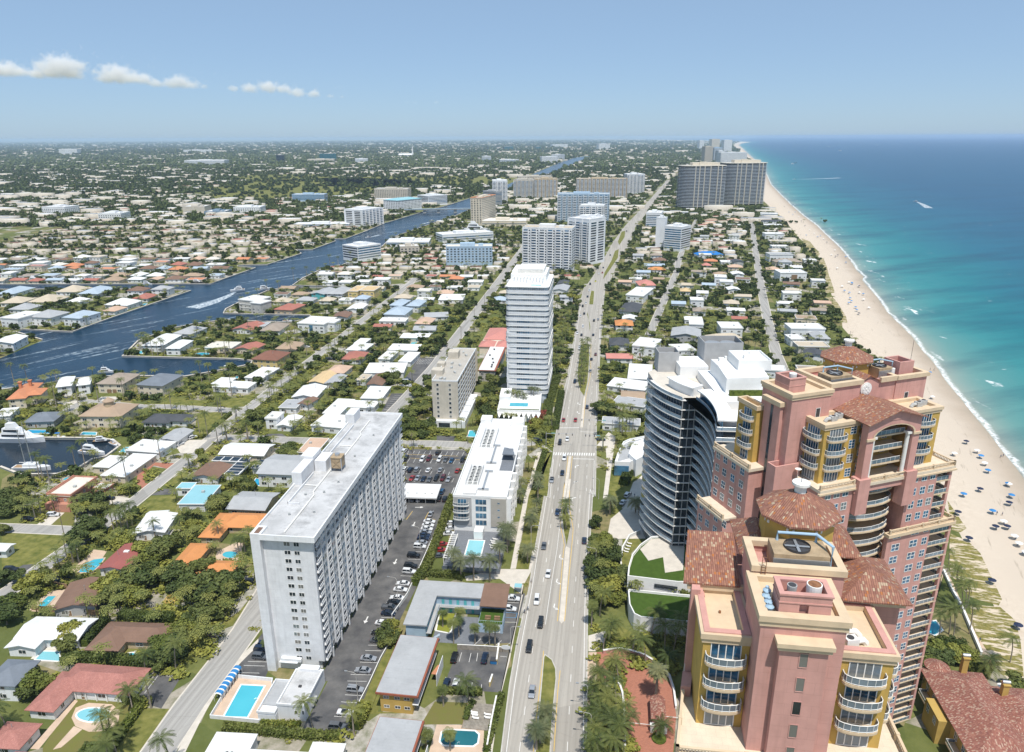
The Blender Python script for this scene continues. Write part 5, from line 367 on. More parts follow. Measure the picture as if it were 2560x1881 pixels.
# ------------------------------------------------------------ ground, water, roads
g=MB(); gs=[-60000,-30000,-15000,-8000,-4000,-2000,-1000,-600,-300,0,300,600,1000,2000,4000,8000,15000,30000,60000]
for i in range(len(gs)-1):
 for j in range(len(gs)-1):
  if gs[j+1]<-2000: continue
  g.face([(gs[i],gs[j],0),(gs[i+1],gs[j],0),(gs[i+1],gs[j+1],0),(gs[i],gs[j+1],0)])
struct('ground',g,'ground')
def flat(name,P,z,m,kind='structure'):
 b=MB(); ar=sum(P[i-1][0]*P[i][1]-P[i][0]*P[i-1][1] for i in range(len(P)))
 b.face([(x,y,z) for x,y in (P if ar>0 else P[::-1])]); return struct(name,b,m,kind)
flat('canal_water',CANAL,.05,'canal_water'); flat('basin_water',BASIN,.055,'basin_water')
# ocean: strips parallel to the beach carrying their distance from it
def interp(P):
 ys=[p[1] for p in P]; xs=[p[0] for p in P]; o=np.argsort(ys); return np.array(ys)[o],np.array(xs)[o]
sy,sx=interp(SHORE); dy,dx=interp(DUNE)
def shx(y): return float(np.interp(y,sy,sx))
def dux(y): return float(np.interp(y,dy,dx))
YS=list(np.arange(-300,1200,6.0))+list(np.arange(1200,3000,25.0))+[3000,3200,3500,4000,4600,5200,6000,7000,8000,9500,11000,13000,16000,20000,30000,59000]
def sheet(name,cols,z,m,dist):
 V=[];F=[];D=[];n=len(cols)
 for y in YS:
  for c in cols:
   x,d=dist(y,c); V.append((x,y,z)); D.append(d)
 for i in range(len(YS)-1):
  for j in range(n-1): F.append((i*n+j,i*n+j+1,(i+1)*n+j+1,(i+1)*n+j))
 me=bpy.data.meshes.new(name); me.from_pydata(V,[],F); me.materials.append(MT[m]); a=me.attributes.new('dist','FLOAT','POINT'); a.data.foreach_set('value',np.array(D,dtype=np.float32)); o=link(name,me); o['kind']='structure'; return o
def slope(y): return math.cos(math.atan2(shx(y+8)-shx(y-8),16)) if y<3000 else .9
sheet('ocean',[0,2,4,6,9,12,16,20,26,34,44,56,70,90,115,150,200,270,370,500,700,1000,1500,2500,4500,9000,20000,58000],.06,'ocean',lambda y,c:(shx(y)+c,c*(slope(y) if c<800 else .95)))
sheet('beach_sand',[i/12 for i in range(13)],.03,'sand',lambda y,t:(dux(y)-4+(shx(y)-dux(y)+4.5)*t,max(0,(shx(y)-dux(y))*(1-t)*slope(y))))
for i,P in enumerate(DUNEGRASS): flat('dune_grass',P,.05+.004*i,'dune_grass','stuff')
# carriageways
flat('highway',HWL+HWR[::-1],.035,'road')
for P,nm in ((HWL,'kerb'),(HWR,'kerb')):
 b=MB(); b.wall(P,.35,0,.15); struct(nm,b,'kerb')
sz=.024
for nm,(w,P) in STREETS.items():
 sz+=.0012
 b=MB(); b.strip(P,w,sz); struct('street',b,'street'); b=MB()
 for sgn in (-1,1):
  Q=[]; 
  for i in range(len(P)):
   d=(Vector(P[min(i+1,len(P)-1)])-Vector(P[max(i-1,0)])).normalized(); q=Vector(P[i])+Vector((-d.y,d.x))*sgn*(w/2+.25); Q.append((q.x,q.y))
  b.strip(Q,.5,.0125+sz)
 struct('street_gutter',b,'sidewalk')
def marks(nm,lines,w,m,dash=None,z=.043):
 b=MB()
 for P in lines:
  if not dash: b.strip(P,w,z); continue
  acc=0
  for a,c in zip(P,P[1:]):
   a,c=Vector(a),Vector(c); L=(c-a).length; d=(c-a)/L; t=(dash[0]+dash[1])-acc if acc else 0
   while t<L:
    e=min(t+dash[0],L); q0=a+d*t; q1=a+d*e; b.strip([tuple(q0),tuple(q1)],w,z); t+=dash[0]+dash[1]
   acc=(L-t)%(dash[0]+dash[1])
 struct('road_marking',b,m)
marks('e',LN_white_edge,.18,'marking_white'); marks('d',LN_dash,.16,'marking_white',(3.0,9.1)); marks('s',LN_solid,.16,'marking_white'); marks('y',LN_yellow,.22,'marking_yellow')
for P in MED['grass']:
 b=MB(); b.prism(P,0,.16); struct('median',b,'lawn'); b=MB(); b.ring(P,0,.2,.3); struct('median_kerb',b,'kerb')
for P in MED['concrete']:
 b=MB(); b.prism(P,0,.17); struct('median',b,'sidewalk')
zz=.012
for nm,P in PARK: zz+=.0009; flat(nm,P,zz,'asphalt')
PVM={'brick':'brick_paver','concrete':'sidewalk','tanwalk':'tanwalk'}
zz=.02
for k,P in PAVE: zz+=.0003; flat('brick_drive' if k=='brick' else 'pavement',P,zz,PVM[k])
for i,P in enumerate(LAWN): flat('lawn',P,.006+i*.0002,'dry_lawn' if i in (2,3,11,15) else 'lawn')
# crossing: stop lines and the ladder crosswalk
b=MB()
for (x0,y0),(x1,y1),w in CROSS_STOP: b.strip([(x0,y0),(x1,y1)],w,.046)
(ax,ay),(bx,by)=CROSS_LADDER
for i in range(18):
 t=(i+.5)/18; x=ax+(bx-ax)*t; y=ay+(by-ay)*t; b.strip([(x-.25,y-1.6),(x+.25,y+1.6)],.55,.046)
struct('crosswalk',b,'marking_white')
def arrow(b,x,y,yaw,s,turn):
 def T(u,v): a=R(yaw); return (x+(u*math.cos(a)-v*math.sin(a))*s,y+(u*math.sin(a)+v*math.cos(a))*s,.047)
 if turn:
  b.face([T(-.15,-1.3),T(.15,-1.3),T(.15,.2),T(-.15,.3)]); b.face([T(-.15,.3),T(.15,.2),T(.8*turn,.55),T(.7*turn,.9)] if turn>0 else [T(-.15,.2),T(.15,.3),T(-.7,.9),T(-.8,.55)][::-1]); b.face([T(.65*turn,.2),T(1.4*turn,.95),T(.5*turn,1.25)] if turn>0 else [T(.5*turn,1.25),T(1.4*turn,.95),T(.65*turn,.2)])
 else: b.face([T(-.15,-1.3),T(.15,-1.3),T(.15,.4),T(-.15,.4)]); b.face([T(-.6,.4),T(.6,.4),T(0,1.4)])
b=MB()
for x,y,a,s,t in ARROWS: arrow(b,x,y,a,s,t)
struct('road_arrow',b,'marking_white')
b=MB()
for x0,y0,x1,y1 in BAYS: b.strip([(x0,y0),(x1,y1)],.13,.032)
struct('parking_marking',b,'marking_white'); b=MB()
for x0,y0,x1,y1 in BAYS_Y: b.strip([(x0,y0),(x1,y1)],.22,.0325)
struct('parking_marking',b,'marking_yellow'); b=MB()
for x0,y0,x1,y1 in BAYS_B: b.strip([(x0,y0),(x1,y1)],.16,.0325)
struct('parking_marking',b,'marking_blue')
# seawalls
NB=CANAL_SPLIT
def seawall(label,P):
 t=thing('seawall',label,'seawall',(0,0,0)); b=MB(); b.wall(P,.5,0,1.0); b.build('wall','concrete_wall',t); b=MB(); b.wall(P,1.1,1.0,1.18); b.build('cap','sidewalk',t)
 b=MB(); n=0
 for a,c in zip(P,P[1:]):
  L=(Vector(c)-Vector(a)).length
  for k in range(int(L/9)):
   q=Vector(a).lerp(Vector(c),(k+.5)/max(1,int(L/9))); 
   if q.length<760: b.cyl(q.x,q.y,0,1.5,.17,n=5); n+=1
 if n: o=b.build('piling','weathered_wood',t); o['kind']='stuff'
seawall('long seawall along the near bank of the canal',CANAL[1:NB]); seawall('long seawall along the far bank of the canal and its fingers',CANAL[NB+5:-1]); seawall('seawall around the small yacht basin at the left',BASIN[2:-1])
def foam():
 t=NT('wake_foam'); co=t.coord('World'); f=t.step(t.noise(co,.35,5,.7),.38,.62); t.out(t.mix(f,(.03,.09,.15),(.72,.76,.78)),.6,.3)
foam()
# ------------------------------------------------------------ shared building pieces
def win_t(w,h,nx=2,ny=2,fr=.09,dep=.06,arch=False):
 # framed window in the xz plane, centred in x, sill at z=0, facing -y
 b=MB(); b.box(-w/2,-.02,0,w/2,.05,h,1)
 for x in np.linspace(-w/2,w/2,nx+1): b.box(x-fr/2,-dep,0,x+fr/2,-.02,h,0)
 for z in np.linspace(0,h,ny+1): b.box(-w/2,-dep-.004,z-fr/2,w/2,-.021,z+fr/2,0)
 return b
WM=['white_trim','window_blue']; WD=['white_trim','window_dark']
def balcony_t(w,d,h=1.05,th=.35,seg=8,bow=.6):
 # bowed slab with posts, rail and glass; back edge on y=0, projects to -y
 P=[(-w/2,0)]+[(w/2*math.sin(a)*1.0,-d*(1-bow)-d*bow*math.cos(a)) for a in [(-1+2*i/seg)*math.pi/2 for i in range(seg+1)]]+[(w/2,0)]
 s=MB(); s.prism(P,-th,0); s.prism([(x*.93,y*.93) for x,y in P],-th-.18,-th)
 r=MB(); Q=[(x*.96,y*.96) for x,y in P]
 r.tube([(x,y,h) for x,y in Q],.055,5); r.tube([(x,y,.14) for x,y in Q],.04,4)
 for x,y in Q: r.tube([(x,y,0),(x,y,h)],.04,4)
 for (x,y),(u,v) in zip(Q,Q[1:]): r.face([(x,y,.16),(u,v,.16),(u,v,h-.05),(x,y,h-.05)],1)
 return s,r
def balconies(parent,places,w,d,slabm='cream_trim',**k):
 s,r=balcony_t(w,d,**k); obs=reps(parent,'balcony',s,slabm,places); rm=r.mesh('railing',['white_trim','rail_glass'])
 for o in obs: link('railing',rm,o)
def rail_run(b,P,z,h=1.0,step=1.2,m=0,g=1):
 for a,c in zip(P,P[1:]):
  a,c=Vector((*a,z)),Vector((*c,z)); L=(c-a).length; n=max(1,int(L/step)); b.tube([a+Vector((0,0,h)),c+Vector((0,0,h))],.05,4,m)
  for i in range(n+1): q=a.lerp(c,i/n); b.tube([q,q+Vector((0,0,h))],.035,4,m)
  if g is not None: b.face([a+Vector((0,0,.1)),c+Vector((0,0,.1)),c+Vector((0,0,h-.06)),a+Vector((0,0,h-.06))],g)
def balustrade(b,P,z,m=0):
 for a,c in zip(P,P[1:]):
  a,c=Vector((*a,z)),Vector((*c,z)); L=(c-a).length; n=max(2,int(L/.38)); dx=(c-a).normalized()
  b.wall([tuple(a.xy),tuple(c.xy)],.32,z,z+.18,m); b.wall([tuple(a.xy),tuple(c.xy)],.34,z+.88,z+1.05,m)
  for i in range(n): q=a.lerp(c,(i+.5)/n); b.cyl(q.x,q.y,z+.18,z+.88,.075,n=5,m=m,cap=False)
  k=max(1,int(L/4.5))
  for i in range(k+1): q=a.lerp(c,i/k); b.box(q.x-.22,q.y-.22,z,q.x+.22,q.y+.22,z+1.16,m)
def cornice(b,P,z,h=.9,o=.35,m=0):
 b.prism(grow(P,o*.5),z-h*.5,z,m); b.ring(grow(P,o),z,z+h*.55,.75+o,m)
def grow(P,d):
 ar=sum(P[i-1][0]*P[i][1]-P[i][0]*P[i-1][1] for i in range(len(P)))
 if ar<0: P=P[::-1]
 n=len(P); Q=[]
 for i in range(n):
  a,c,e=Vector(P[i-1]),Vector(P[i]),Vector(P[(i+1)%n]); d1=(c-a).normalized(); d2=(e-c).normalized(); n1=Vector((d1.y,-d1.x)); n2=Vector((d2.y,-d2.x)); Q.append(tuple(c+(n1+n2)*(d/max(.3,1+n1.dot(n2)))))
 return Q
def rc(x0,y0,x1,y1): return [(x0,y0),(x1,y0),(x1,y1),(x0,y1)]
def hiproof(b,x0,y0,x1,y1,z,rise,over=.6,m=0,th=.18):
 x0-=over;y0-=over;x1+=over;y1+=over; w,d=x1-x0,y1-y0
 if w>=d: r0,r1=(x0+d/2,(y0+y1)/2),(x1-d/2,(y0+y1)/2)
 else: r0,r1=((x0+x1)/2,y0+w/2),((x0+x1)/2,y1-w/2)
 A,B,C,D=(x0,y0,z),(x1,y0,z),(x1,y1,z),(x0,y1,z); P,Q=(*r0,z+rise),(*r1,z+rise)
 if w>=d: fs=[[A,B,Q,P],[B,C,Q],[C,D,P,Q],[D,A,P]]
 else: fs=[[A,B,P],[B,C,Q,P],[C,D,Q],[D,A,P,Q]]
 for f in fs: b.face(f,m)
 e=[(p[0],p[1],z-th) for p in (A,B,C,D)]
 for i in range(4): b.face([e[i],e[(i+1)%4],(A,B,C,D)[(i+1)%4],(A,B,C,D)[i]],m)
 b.face(e[::-1],m)
def gableroof(b,x0,y0,x1,y1,z,rise,over=.6,m=0,th=.2,along=None,mw=None):
 # ridge along x unless along='y'; gable ends are closed in material mw
 w,d=x1-x0,y1-y0
 if along is None: along='x' if w>=d else 'y'
 if along=='x': T=lambda u,v:(x0+u*w,y0+v*d)
 else: T=lambda u,v:(x1-v*w,y0+u*d)
 L,Dp=(w,d) if along=='x' else (d,w); ou,ov=over/L,over/Dp; zl=z-rise*2*over/Dp
 def p(u,v,zz): return (*T(u,v),zz)
 for dz,fl in ((th,0),(0,1)):
  a=[p(-ou,-ov,zl+dz),p(1+ou,-ov,zl+dz),p(1+ou,.5,z+rise+dz),p(-ou,.5,z+rise+dz)]; c=[p(1+ou,1+ov,zl+dz),p(-ou,1+ov,zl+dz),p(-ou,.5,z+rise+dz),p(1+ou,.5,z+rise+dz)]
  b.face(a[::-1] if fl else a,m); b.face(c[::-1] if fl else c,m)
 b.face([p(-ou,-ov,zl),p(1+ou,-ov,zl),p(1+ou,-ov,zl+th),p(-ou,-ov,zl+th)],m); b.face([p(1+ou,1+ov,zl),p(-ou,1+ov,zl),p(-ou,1+ov,zl+th),p(1+ou,1+ov,zl+th)],m)
 for u in (-ou,1+ou): b.face([p(u,-ov,zl),p(u,-ov,zl+th),p(u,.5,z+rise+th),p(u,1+ov,zl+th),p(u,1+ov,zl),p(u,.5,z+rise)],m)
 if mw is not None:
  for u in (0,1): b.face([p(u,0,z),p(u,1,z),p(u,.5,z+rise-.02)],mw)
def duct_t():
 b=MB(); b.box(-.75,-.55,0,.75,.55,1.25,0); b.cyl(.1,0,1.25,1.32,.42,n=12,m=1); b.tube([(-.75,0,.7),(-1.5,0,.75),(-1.9,0,.3),(-1.95,0,-.1)],.42,8,0); return b
def octroof(b,cx,cy,r,z0,z1,rt,n=8,m=0,th=.3):
 A=[(cx+r*math.cos(2*math.pi*(i+.5)/n),cy+r*math.sin(2*math.pi*(i+.5)/n)) for i in range(n)]; B=[(cx+rt*math.cos(2*math.pi*(i+.5)/n),cy+rt*math.sin(2*math.pi*(i+.5)/n)) for i in range(n)]
 for i in range(n):
  j=(i+1)%n; b.face([(*A[i],z0),(*A[j],z0),(*B[j],z1),(*B[i],z1)],m); b.face([(*A[i],z0-th),(*A[j],z0-th),(*A[j],z0),(*A[i],z0)],m)
 b.face([(*a,z0-th) for a in A[::-1]],m)
def cupola(t,cx,cy,r,z0,ze,za):
 b=MB(); b.prism([(cx+(r-.8)*math.cos(2*math.pi*(i+.5)/8),cy+(r-.8)*math.sin(2*math.pi*(i+.5)/8)) for i in range(8)],z0,ze-.35); d=b.build('cupola_drum','yellow',t)
 b=MB(); b.prism([(cx+(r-.45)*math.cos(2*math.pi*(i+.5)/8),cy+(r-.45)*math.sin(2*math.pi*(i+.5)/8)) for i in range(8)],ze-.6,ze-.3); b.build('cornice','cream_trim',d)
 w=MB()
 for i in range(8):
  for s in (-.38,.38):
   a=2*math.pi*(i+1)/8; rr=(r-.8)*math.cos(math.pi/8)+.02; px=cx+rr*math.cos(a)-s*(r-.8)*.8*math.sin(a); py=cy+rr*math.sin(a)+s*(r-.8)*.8*math.cos(a); w.obox(px,py,ze-1.5,ze-1.1,.14,.3,math.degrees(a),0)
 w.build('vent_hole','white_trim',d)
 b=MB(); octroof(b,cx,cy,r,ze-.3,za,.9); o=b.build('cupola_roof','clay_tile',t)
 b=MB(); b.cyl(cx,cy,za-.5,za+1.3,.75,n=16); b.cyl(cx,cy,za+1.0,za+1.35,1.15,n=16); b.build('chimney','white_trim',o); b=MB(); b.tube([(cx,cy,za+1.3),(cx,cy,za+3.4)],.04,4); b.build('antenna','dark_metal',o)
def cooling(t,x0,y0,x1,y1,z):
 b=MB(); b.box(x0,y0,z,x1,y1,z+2.4,0)
 for i in range(12): b.box(x0-.05,y0-.08,z+.1+i*.15,x1+.05,y0-.002,z+.19+i*.15,1)
 o=b.build('cooling_tower',['cooler_tan','steel'],t); cx,cy=(x0+x1)/2-.2,(y0+y1)/2; rr=min(y1-y0,x1-x0)*.42
 b=MB(); b.cyl(cx,cy,z+2.4,z+2.75,rr,n=24,m=0,cap=False); b.cyl(cx,cy,z+2.4,z+2.43,rr*.97,n=24,m=0); 
 for a in (0,math.pi/2): b.obox(cx,cy,z+2.55,z+2.6,rr*1.9,rr*.22,math.degrees(a),1)
 b.cyl(cx,cy,z+2.5,z+2.7,rr*.16,n=10,m=1); b.build('fan',['dark_metal','steel'],o)
 b=MB(); b.tube([(x0+1,y1-.4,z+2.3),(x0+1,y1-.4,z+3.5),(x1-.9,y1-.4,z+3.5),(x1-.9,y1-.4,z+2.3)],.2,8); b.tube([(x1-.9,y1-.4,z+3.5),(x1+.35,y0+.6,z+3.5),(x1+.35,y0+.6,z+.2)],.2,8); b.build('pipe','pipe_blue',o)
# ------------------------------------------------------------ near pink tower
def near_tower():
 t=thing('apartment_tower','nearest pink apartment tower with yellow bays, tiled roofs and big rooftop fan','tower',(28.3,68.5,0),-8)
 FZ=3.3; T=75.0
 b=MB(); b.prism([(-8.5,-1.2),(17.6,-1.2),(17.6,26),(-4.4,26)],0,T-.35); b.prism([(-6.75,10.6),(-5.6,10.6),(-5.2,20),(-5.4,20)],T,89.4); b.prism([(-6.1,15),(1,15),(1,20),(-5.4,20)],T,89.4); b.box(-5.6,12.6,86.6,1,15,89.4)
 b.box(12.4,12.2,T,19.4,20,89.4); b.prism([(-7.5,7.6),(-6.2,7.6),(-5.7,10.5),(-7.0,10.5)],T-6,T+1.6); b.build('wall','pink',t)
 b=MB(); b.prism([(-8.95,-2.2),(18.4,-2.2),(18.4,14),(-6.4,14)],T-.6,T); b.build('terrace_floor','terrace_stone',t)
 for P in ([(-7.2,7.4),(-8.6,-1.9),(-.6,-1.9)],[(9.4,-1.9),(18,-1.9),(18,9)]): b=MB(); balustrade(b,P,T); b.build('balustrade','cream_trim',t)
 # central shaft with its raised centre strip
 b=MB(); b.box(-.4,-.3,0,8.8,8,92.9); b.box(1.7,-1.35,0,6.9,-.3,91.2); sh=b.build('shaft','pink',t)
 b=MB(); P=rc(-.4,-.3,8.8,8); cornice(b,P,93.5,1.35,.35); b.box(1.4,-1.75,90.7,7.2,-.3,91.6); b.box(1.2,-1.95,91.2,7.4,-.3,91.75); b.build('cornice','cream_trim',sh)
 b=MB(); b.box(.3,.4,92.9,8.2,7.4,93.2); b.build('roof_deck','terrace_stone',sh)
 reps(t,'stair_window',win_t(.95,1.9,1,1),['pink_plain','window_dark'],[(4.35,-1.36,88.4-FZ*i,0) for i in range(5)]+[(4.35,-1.36,71-FZ*i,0) for i in range(6)])
 b=MB(); b.prism([(3.875,-1.41),(4.825,-1.41),(4.825,-1.34),(3.875,-1.34)],90.3,90.5); 
 for i in range(6):
  a0,a1=math.pi*i/6,math.pi*(i+1)/6; b.face([(4.35,-1.4,90.3),(4.35+.475*math.cos(a0),-1.4,90.3+.475*math.sin(a0)),(4.35+.475*math.cos(a1),-1.4,90.3+.475*math.sin(a1))])
 b.build('arch_pane','window_dark',t)
 # lift overrun: open-topped box with an arched gap, with two big vents
 b=MB(); P=rc(1.5,.5,7.1,3.8); b.box(1.5,.5,93.2,3.7,.95,96.4); b.box(4.7,.5,93.2,7.1,.95,96.4); b.box(3.7,.5,95.3,4.7,.95,96.4); b.box(1.5,.95,93.2,1.95,3.8,96.4); b.box(6.65,.95,93.2,7.1,3.8,96.4); b.box(1.95,3.35,93.2,6.65,3.8,96.4); b.box(1.95,.95,93.2,6.65,3.35,94.9); ov=b.build('lift_overrun','pink_plain',t)
 b=MB(); b.ring(grow(P,.12),96.4,96.62,.6); b.ring(grow(P,.08),95.4,95.55,.1); b.build('coping','pink_plain',ov)
 b=MB(); b.cyl(3.1,2.2,94.9,96.7,.5,.55,14); b.cyl(3.1,2.2,96.7,96.73,.45,n=14,m=1); b.build('vent',['ac_box','dark_metal'],t)
 b=MB(); b.cyl(5.5,2.2,94.9,97.0,.8,.85,18); b.cyl(5.5,2.2,97.0,97.04,.72,n=18,m=1); b.build('vent',['white_trim','rust'],t)
 for x,y in ((.7,1.2),(.75,2.2),(.7,3.3),(1.0,4.4)):
  b=MB(); b.cyl(x,y,93.2,94.0,.22,n=10); b.cyl(x,y,94.0,94.3,.42,.5,12); b.cyl(x,y,94.3,94.6,.5,.2,12); b.cyl(x,y,94.6,94.8,.22,n=10); b.build('fan_vent','pipe_blue',t)
 # plant enclosure with the cooling tower
 b=MB(); b.box(0,8.1,T,10.7,14.5,93.6); b.build('core_wall','pink',t); b=MB(); P=rc(0,8.1,10.7,14.5); b.ring(P,93.6,94.9,.5); b.build('parapet','pink_plain',t); b=MB(); b.ring(grow(P,.25),94.5,95.3,.95); b.build('cornice','cream_trim',t)
 cooling(t,2.6,9.4,9.2,13.2,93.8)
 b=MB(); 
 for s in (0,.5): b.tube([(.9+s,7.7,93.3),(.9+s,7.7,96.9)],.04,4)
 for i in range(9): b.tube([(.9,7.7,93.6+i*.38),(1.4,7.7,93.6+i*.38)],.03,4)
 b.build('ladder','rust',t)
 cupola(t,7.3,18.7,5.5,T,98.0,100.3)
 # yellow bays
 for nm,x0,x1,y0,y1 in (('l',-5.9,-.45,3.2,13.0),('r',9.2,15.4,2.0,11.6)):
  b=MB(); b.box(x0,y0,T,x1,y1,87.5); by=b.build('bay',['yellow'],t); b=MB(); cornice(b,rc(x0,y0,x1,y1),87.9,1.3,.4); b.build('cornice','cream_trim',by); b=MB(); b.box(x0+.5,y0+.5,87.5,x1-.5,y1-.4,87.75); b.build('roof_deck','terrace_stone',by)
  b=MB(); b.ring(rc(x0,y0,x1,y1),88.6,88.75,.75); b.build('coping','pink_plain',by)
  cx=(x0+x1)/2; reps(t,'window',win_t(3.5,2.3,4,1,.12),WM,[(cx,y0-.02,T+.1+FZ*i,0,1,1,1.25 if i==3 else 1) for i in range(4)])
  balconies(t,[(cx,y0,T+FZ*i,0) for i in (1,2,3)],4.9,1.5)
 balconies(t,[(15.4,5.2,T+FZ*i,90) for i in (1,2,3)],4.6,1.5); reps(t,'window',win_t(3.2,2.3,4,1,.12),WM,[(15.42,5.2,T+.1+FZ*i,90) for i in range(4)])
 b=MB(); 
 for i in range(1,5): b.box(-5.7,11.2,T+FZ*i-.3,-4.9,15,T+FZ*i)
 for i in range(4): b.box(-5.7,14.6,T+FZ*i+.05,-4.9,15.02,T+FZ*i+2.6,1)
 b.build('loggia_floor',['pink_plain','window_dark'],t); b=MB()
 for i in range(1,4): rail_run(b,[(-5.65,11.3),(-4.95,11.3)],T+FZ*i)
 b.build('loggia_rail',['white_trim','rail_glass'],t)
 # tiled wings
 b=MB(); z0=89.6; b.face([(-7.7,11.8,z0),(-.4,11.8,z0),(-.4,20.2,z0+3.0),(-6.6,20.2,z0+3.0)]); b.face([(-7.7,11.8,z0-.25),(-6.6,20.2,z0+2.75),(-.4,20.2,z0+2.75),(-.4,11.8,z0-.25)]); b.face([(-7.7,11.8,z0-.25),(-.4,11.8,z0-.25),(-.4,11.8,z0),(-7.7,11.8,z0)]); b.face([(-7.7,11.8,z0-.25),(-7.7,11.8,z0),(-6.6,20.2,z0+3),(-6.6,20.2,z0+2.75)]); b.build('tiled_roof','clay_tile',t)
 b=MB(); hiproof(b,12.3,11.0,19.6,20.5,z0,2.6,.5); b.build('tiled_roof','clay_tile',t)
 b=MB(); hiproof(b,.3,16.8,5.2,25,z0+2.2,2.2,.4); b.build('tiled_roof','clay_tile',t); b=MB(); hiproof(b,10.6,17.5,15.5,25,z0+2.2,2.2,.4); b.build('tiled_roof','clay_tile',t)
 b=MB(); b.box(-7.1,12.0,88.5,1,12.6,89.35); b.box(12,11.3,88.5,19.7,12.2,89.35); b.build('frieze','cream_trim',t)
 d=duct_t(); reps(t,'air_handler',d,['white_trim','dark_metal'],[(11.0,3.9,87.8,195),(10.6,6.0,87.8,170)])
 b=MB(); b.cyl(-3.4,8.2,87.7,88.2,.16,n=8); b.build('roof_drain','rust',t)
near_tower()
# ------------------------------------------------------------ back pink tower
def back_tower():
 O=(64.6,138.0,0); t=thing('apartment_tower','farther pink apartment tower with columned arcade and stone medallion by the beach','tower',O,19)
 T=75.0; FZ=3.3
 b=MB(); b.box(-1.4,-2.7,0,7.2,20,T-.4); b.box(22.6,-2.7,0,30.8,20,T-.4); b.box(7.2,2.6,0,22.6,20,T-.4); b.box(30.8,1.0,0,34,20,T-.4); b.box(18.4,-3.6,0,30.8,-2.7,61); b.box(-9,11,0,-1.4,24,T-.4); b.box(-12.5,14,0,-9,24,61.5); b.box(-1.4,20,0,34,27,T-.4); b.build('wall','pink',t)
 # terraces
 for q in ((-1.9,-3.1,T-.7,7.5,7,T),(22.3,-3.1,T-.7,35.4,9,T),(7.5,-3.4,T-.7,22.3,7,T-.05),(-9.4,10.6,T-.7,0,24.4,T),(-12.9,13.6,61,-9,24.4,61.6)): b=MB(); b.box(*q); b.build('terrace_floor','terrace_stone',t)
 for P,z in (([(-1.6,-2.8),(7.0,-2.8)],T),([(9.6,-3.1),(20.6,-3.1)],T),([(23,-2.8),(35.1,-2.8),(35.1,8.5)],T),([(-9.1,24),(-9.1,10.9)],T),([(18.6,-3.8),(37.2,-3.8),(37.2,3)],61.2),([(-12.6,24),(-12.6,13.9)],61.6)): b=MB(); balustrade(b,P,z); b.build('balustrade','cream_trim',t)
 b=MB(); b.box(18.0,-4.2,60.4,37.6,-2.7,61.2); b.box(30.8,-2.7,60.4,37.6,6,61.2); b.build('string_course','cream_trim',t)
 for q in ((-2.2,-3.3,T-1.1,7.6,-2.7,T-.7),(22.2,-3.3,T-1.1,35.7,-2.7,T-.7)): b=MB(); b.box(*q); b.build('string_course','cream_trim',t)
 # shaft at the west end
 b=MB(); b.box(-4.5,5.4,0,5.6,15,92.6); b.box(-5.4,7.6,0,-4.5,12.8,91.0); sh=b.build('shaft','pink',t); b=MB(); cornice(b,rc(-4.5,5.4,5.6,15),93.1,1.3,.4); b.box(-5.9,7.2,90.4,-4.5,13.2,91.4); b.build('cornice','cream_trim',sh); b=MB(); b.box(-3.8,6.0,92.6,5,14.4,92.8); b.build('roof_deck','terrace_stone',sh)
 b=MB(); b.box(-5.44,9.8,60,-5.38,10.6,90); b.build('stair_glazing','window_dark',t)
 b=MB(); P=rc(-3.8,7.6,.4,12.2); b.ring(P,92.8,96.2,.4); o=b.build('lift_overrun','pink_plain',t); b=MB(); b.ring(grow(P,.1),96.2,96.45,.55); b.ring(grow(P,.06),94.6,94.8,.1); b.build('coping','pink_plain',o)
 b=MB(); b.cyl(-.9,10.2,92.8,96.6,.75,.8,16); b.build('vent','white_trim',t)
 # plant level
 b=MB(); b.box(6.2,6.3,T,14.2,17,92.8); b.box(14.2,7.2,T,25,17,92.8); b.box(25,7.0,T,33.8,15,92.4); b.build('core_wall','pink',t)
 b=MB(); b.ring(rc(6.2,6.3,14.2,17),92.8,94.4,.4); b.ring(rc(14.2,7.2,25,17),92.8,94.0,.4); b.ring(rc(25,7,33.8,15),92.4,93.8,.4); b.build('parapet','pink_plain',t)
 b=MB(); b.ring(grow(rc(6.2,6.3,14.2,17),.4),93.7,94.7,1.0); b.ring(grow(rc(25,7,33.8,15),.4),93.2,94.1,1.0); b.box(20.2,6.6,93.2,25,7.3,94.3); b.build('cornice','cream_trim',t)
 cooling(t,7.6,8.2,13.4,12.2,92.9); cooling(t,22.2,9.5,26,13,92.9); cupola(t,19.0,16.2,6.0,T,97.0,99.3)
 b=MB(); gableroof(b,14.4,7.4,20.3,13,93.4,1.5,.5,along='y',mw=1); b.build('tiled_roof',['clay_tile','pink_plain'],t)
 b=MB(); b.cyl(0,0,0,.25,1.5,n=28); b.cyl(0,0,.25,.36,1.2,n=24)
 for i in range(8): a=i*math.pi/4; b.cyl(.75*math.cos(a),.75*math.sin(a),.3,.45,.24,n=8)
 b.cyl(0,0,.3,.48,.3,n=10); o=b.build('medallion','white_trim',t); o.location=(16.6,7.18,92.0); o.rotation_euler=(R(90),0,0)
 b=MB(); P=rc(27.5,9,31.6,13.6); b.ring(P,92.4,96.4,.4); b.build('lift_overrun','pink_plain',t); b=MB(); b.cyl(26.2,9.6,92.4,95,.5,.5,12); b.build('vent','white_trim',t); b=MB(); b.tube([(31.5,10,96.4),(31.5,10,101)],.05,4); b.build('antenna','dark_metal',t)
 reps(t,'access_door',win_t(1.1,2.1,1,1),['white_trim','dark_metal'],[(2.6,5.38,87.8,0),(28.5,6.98,87.8,0)])
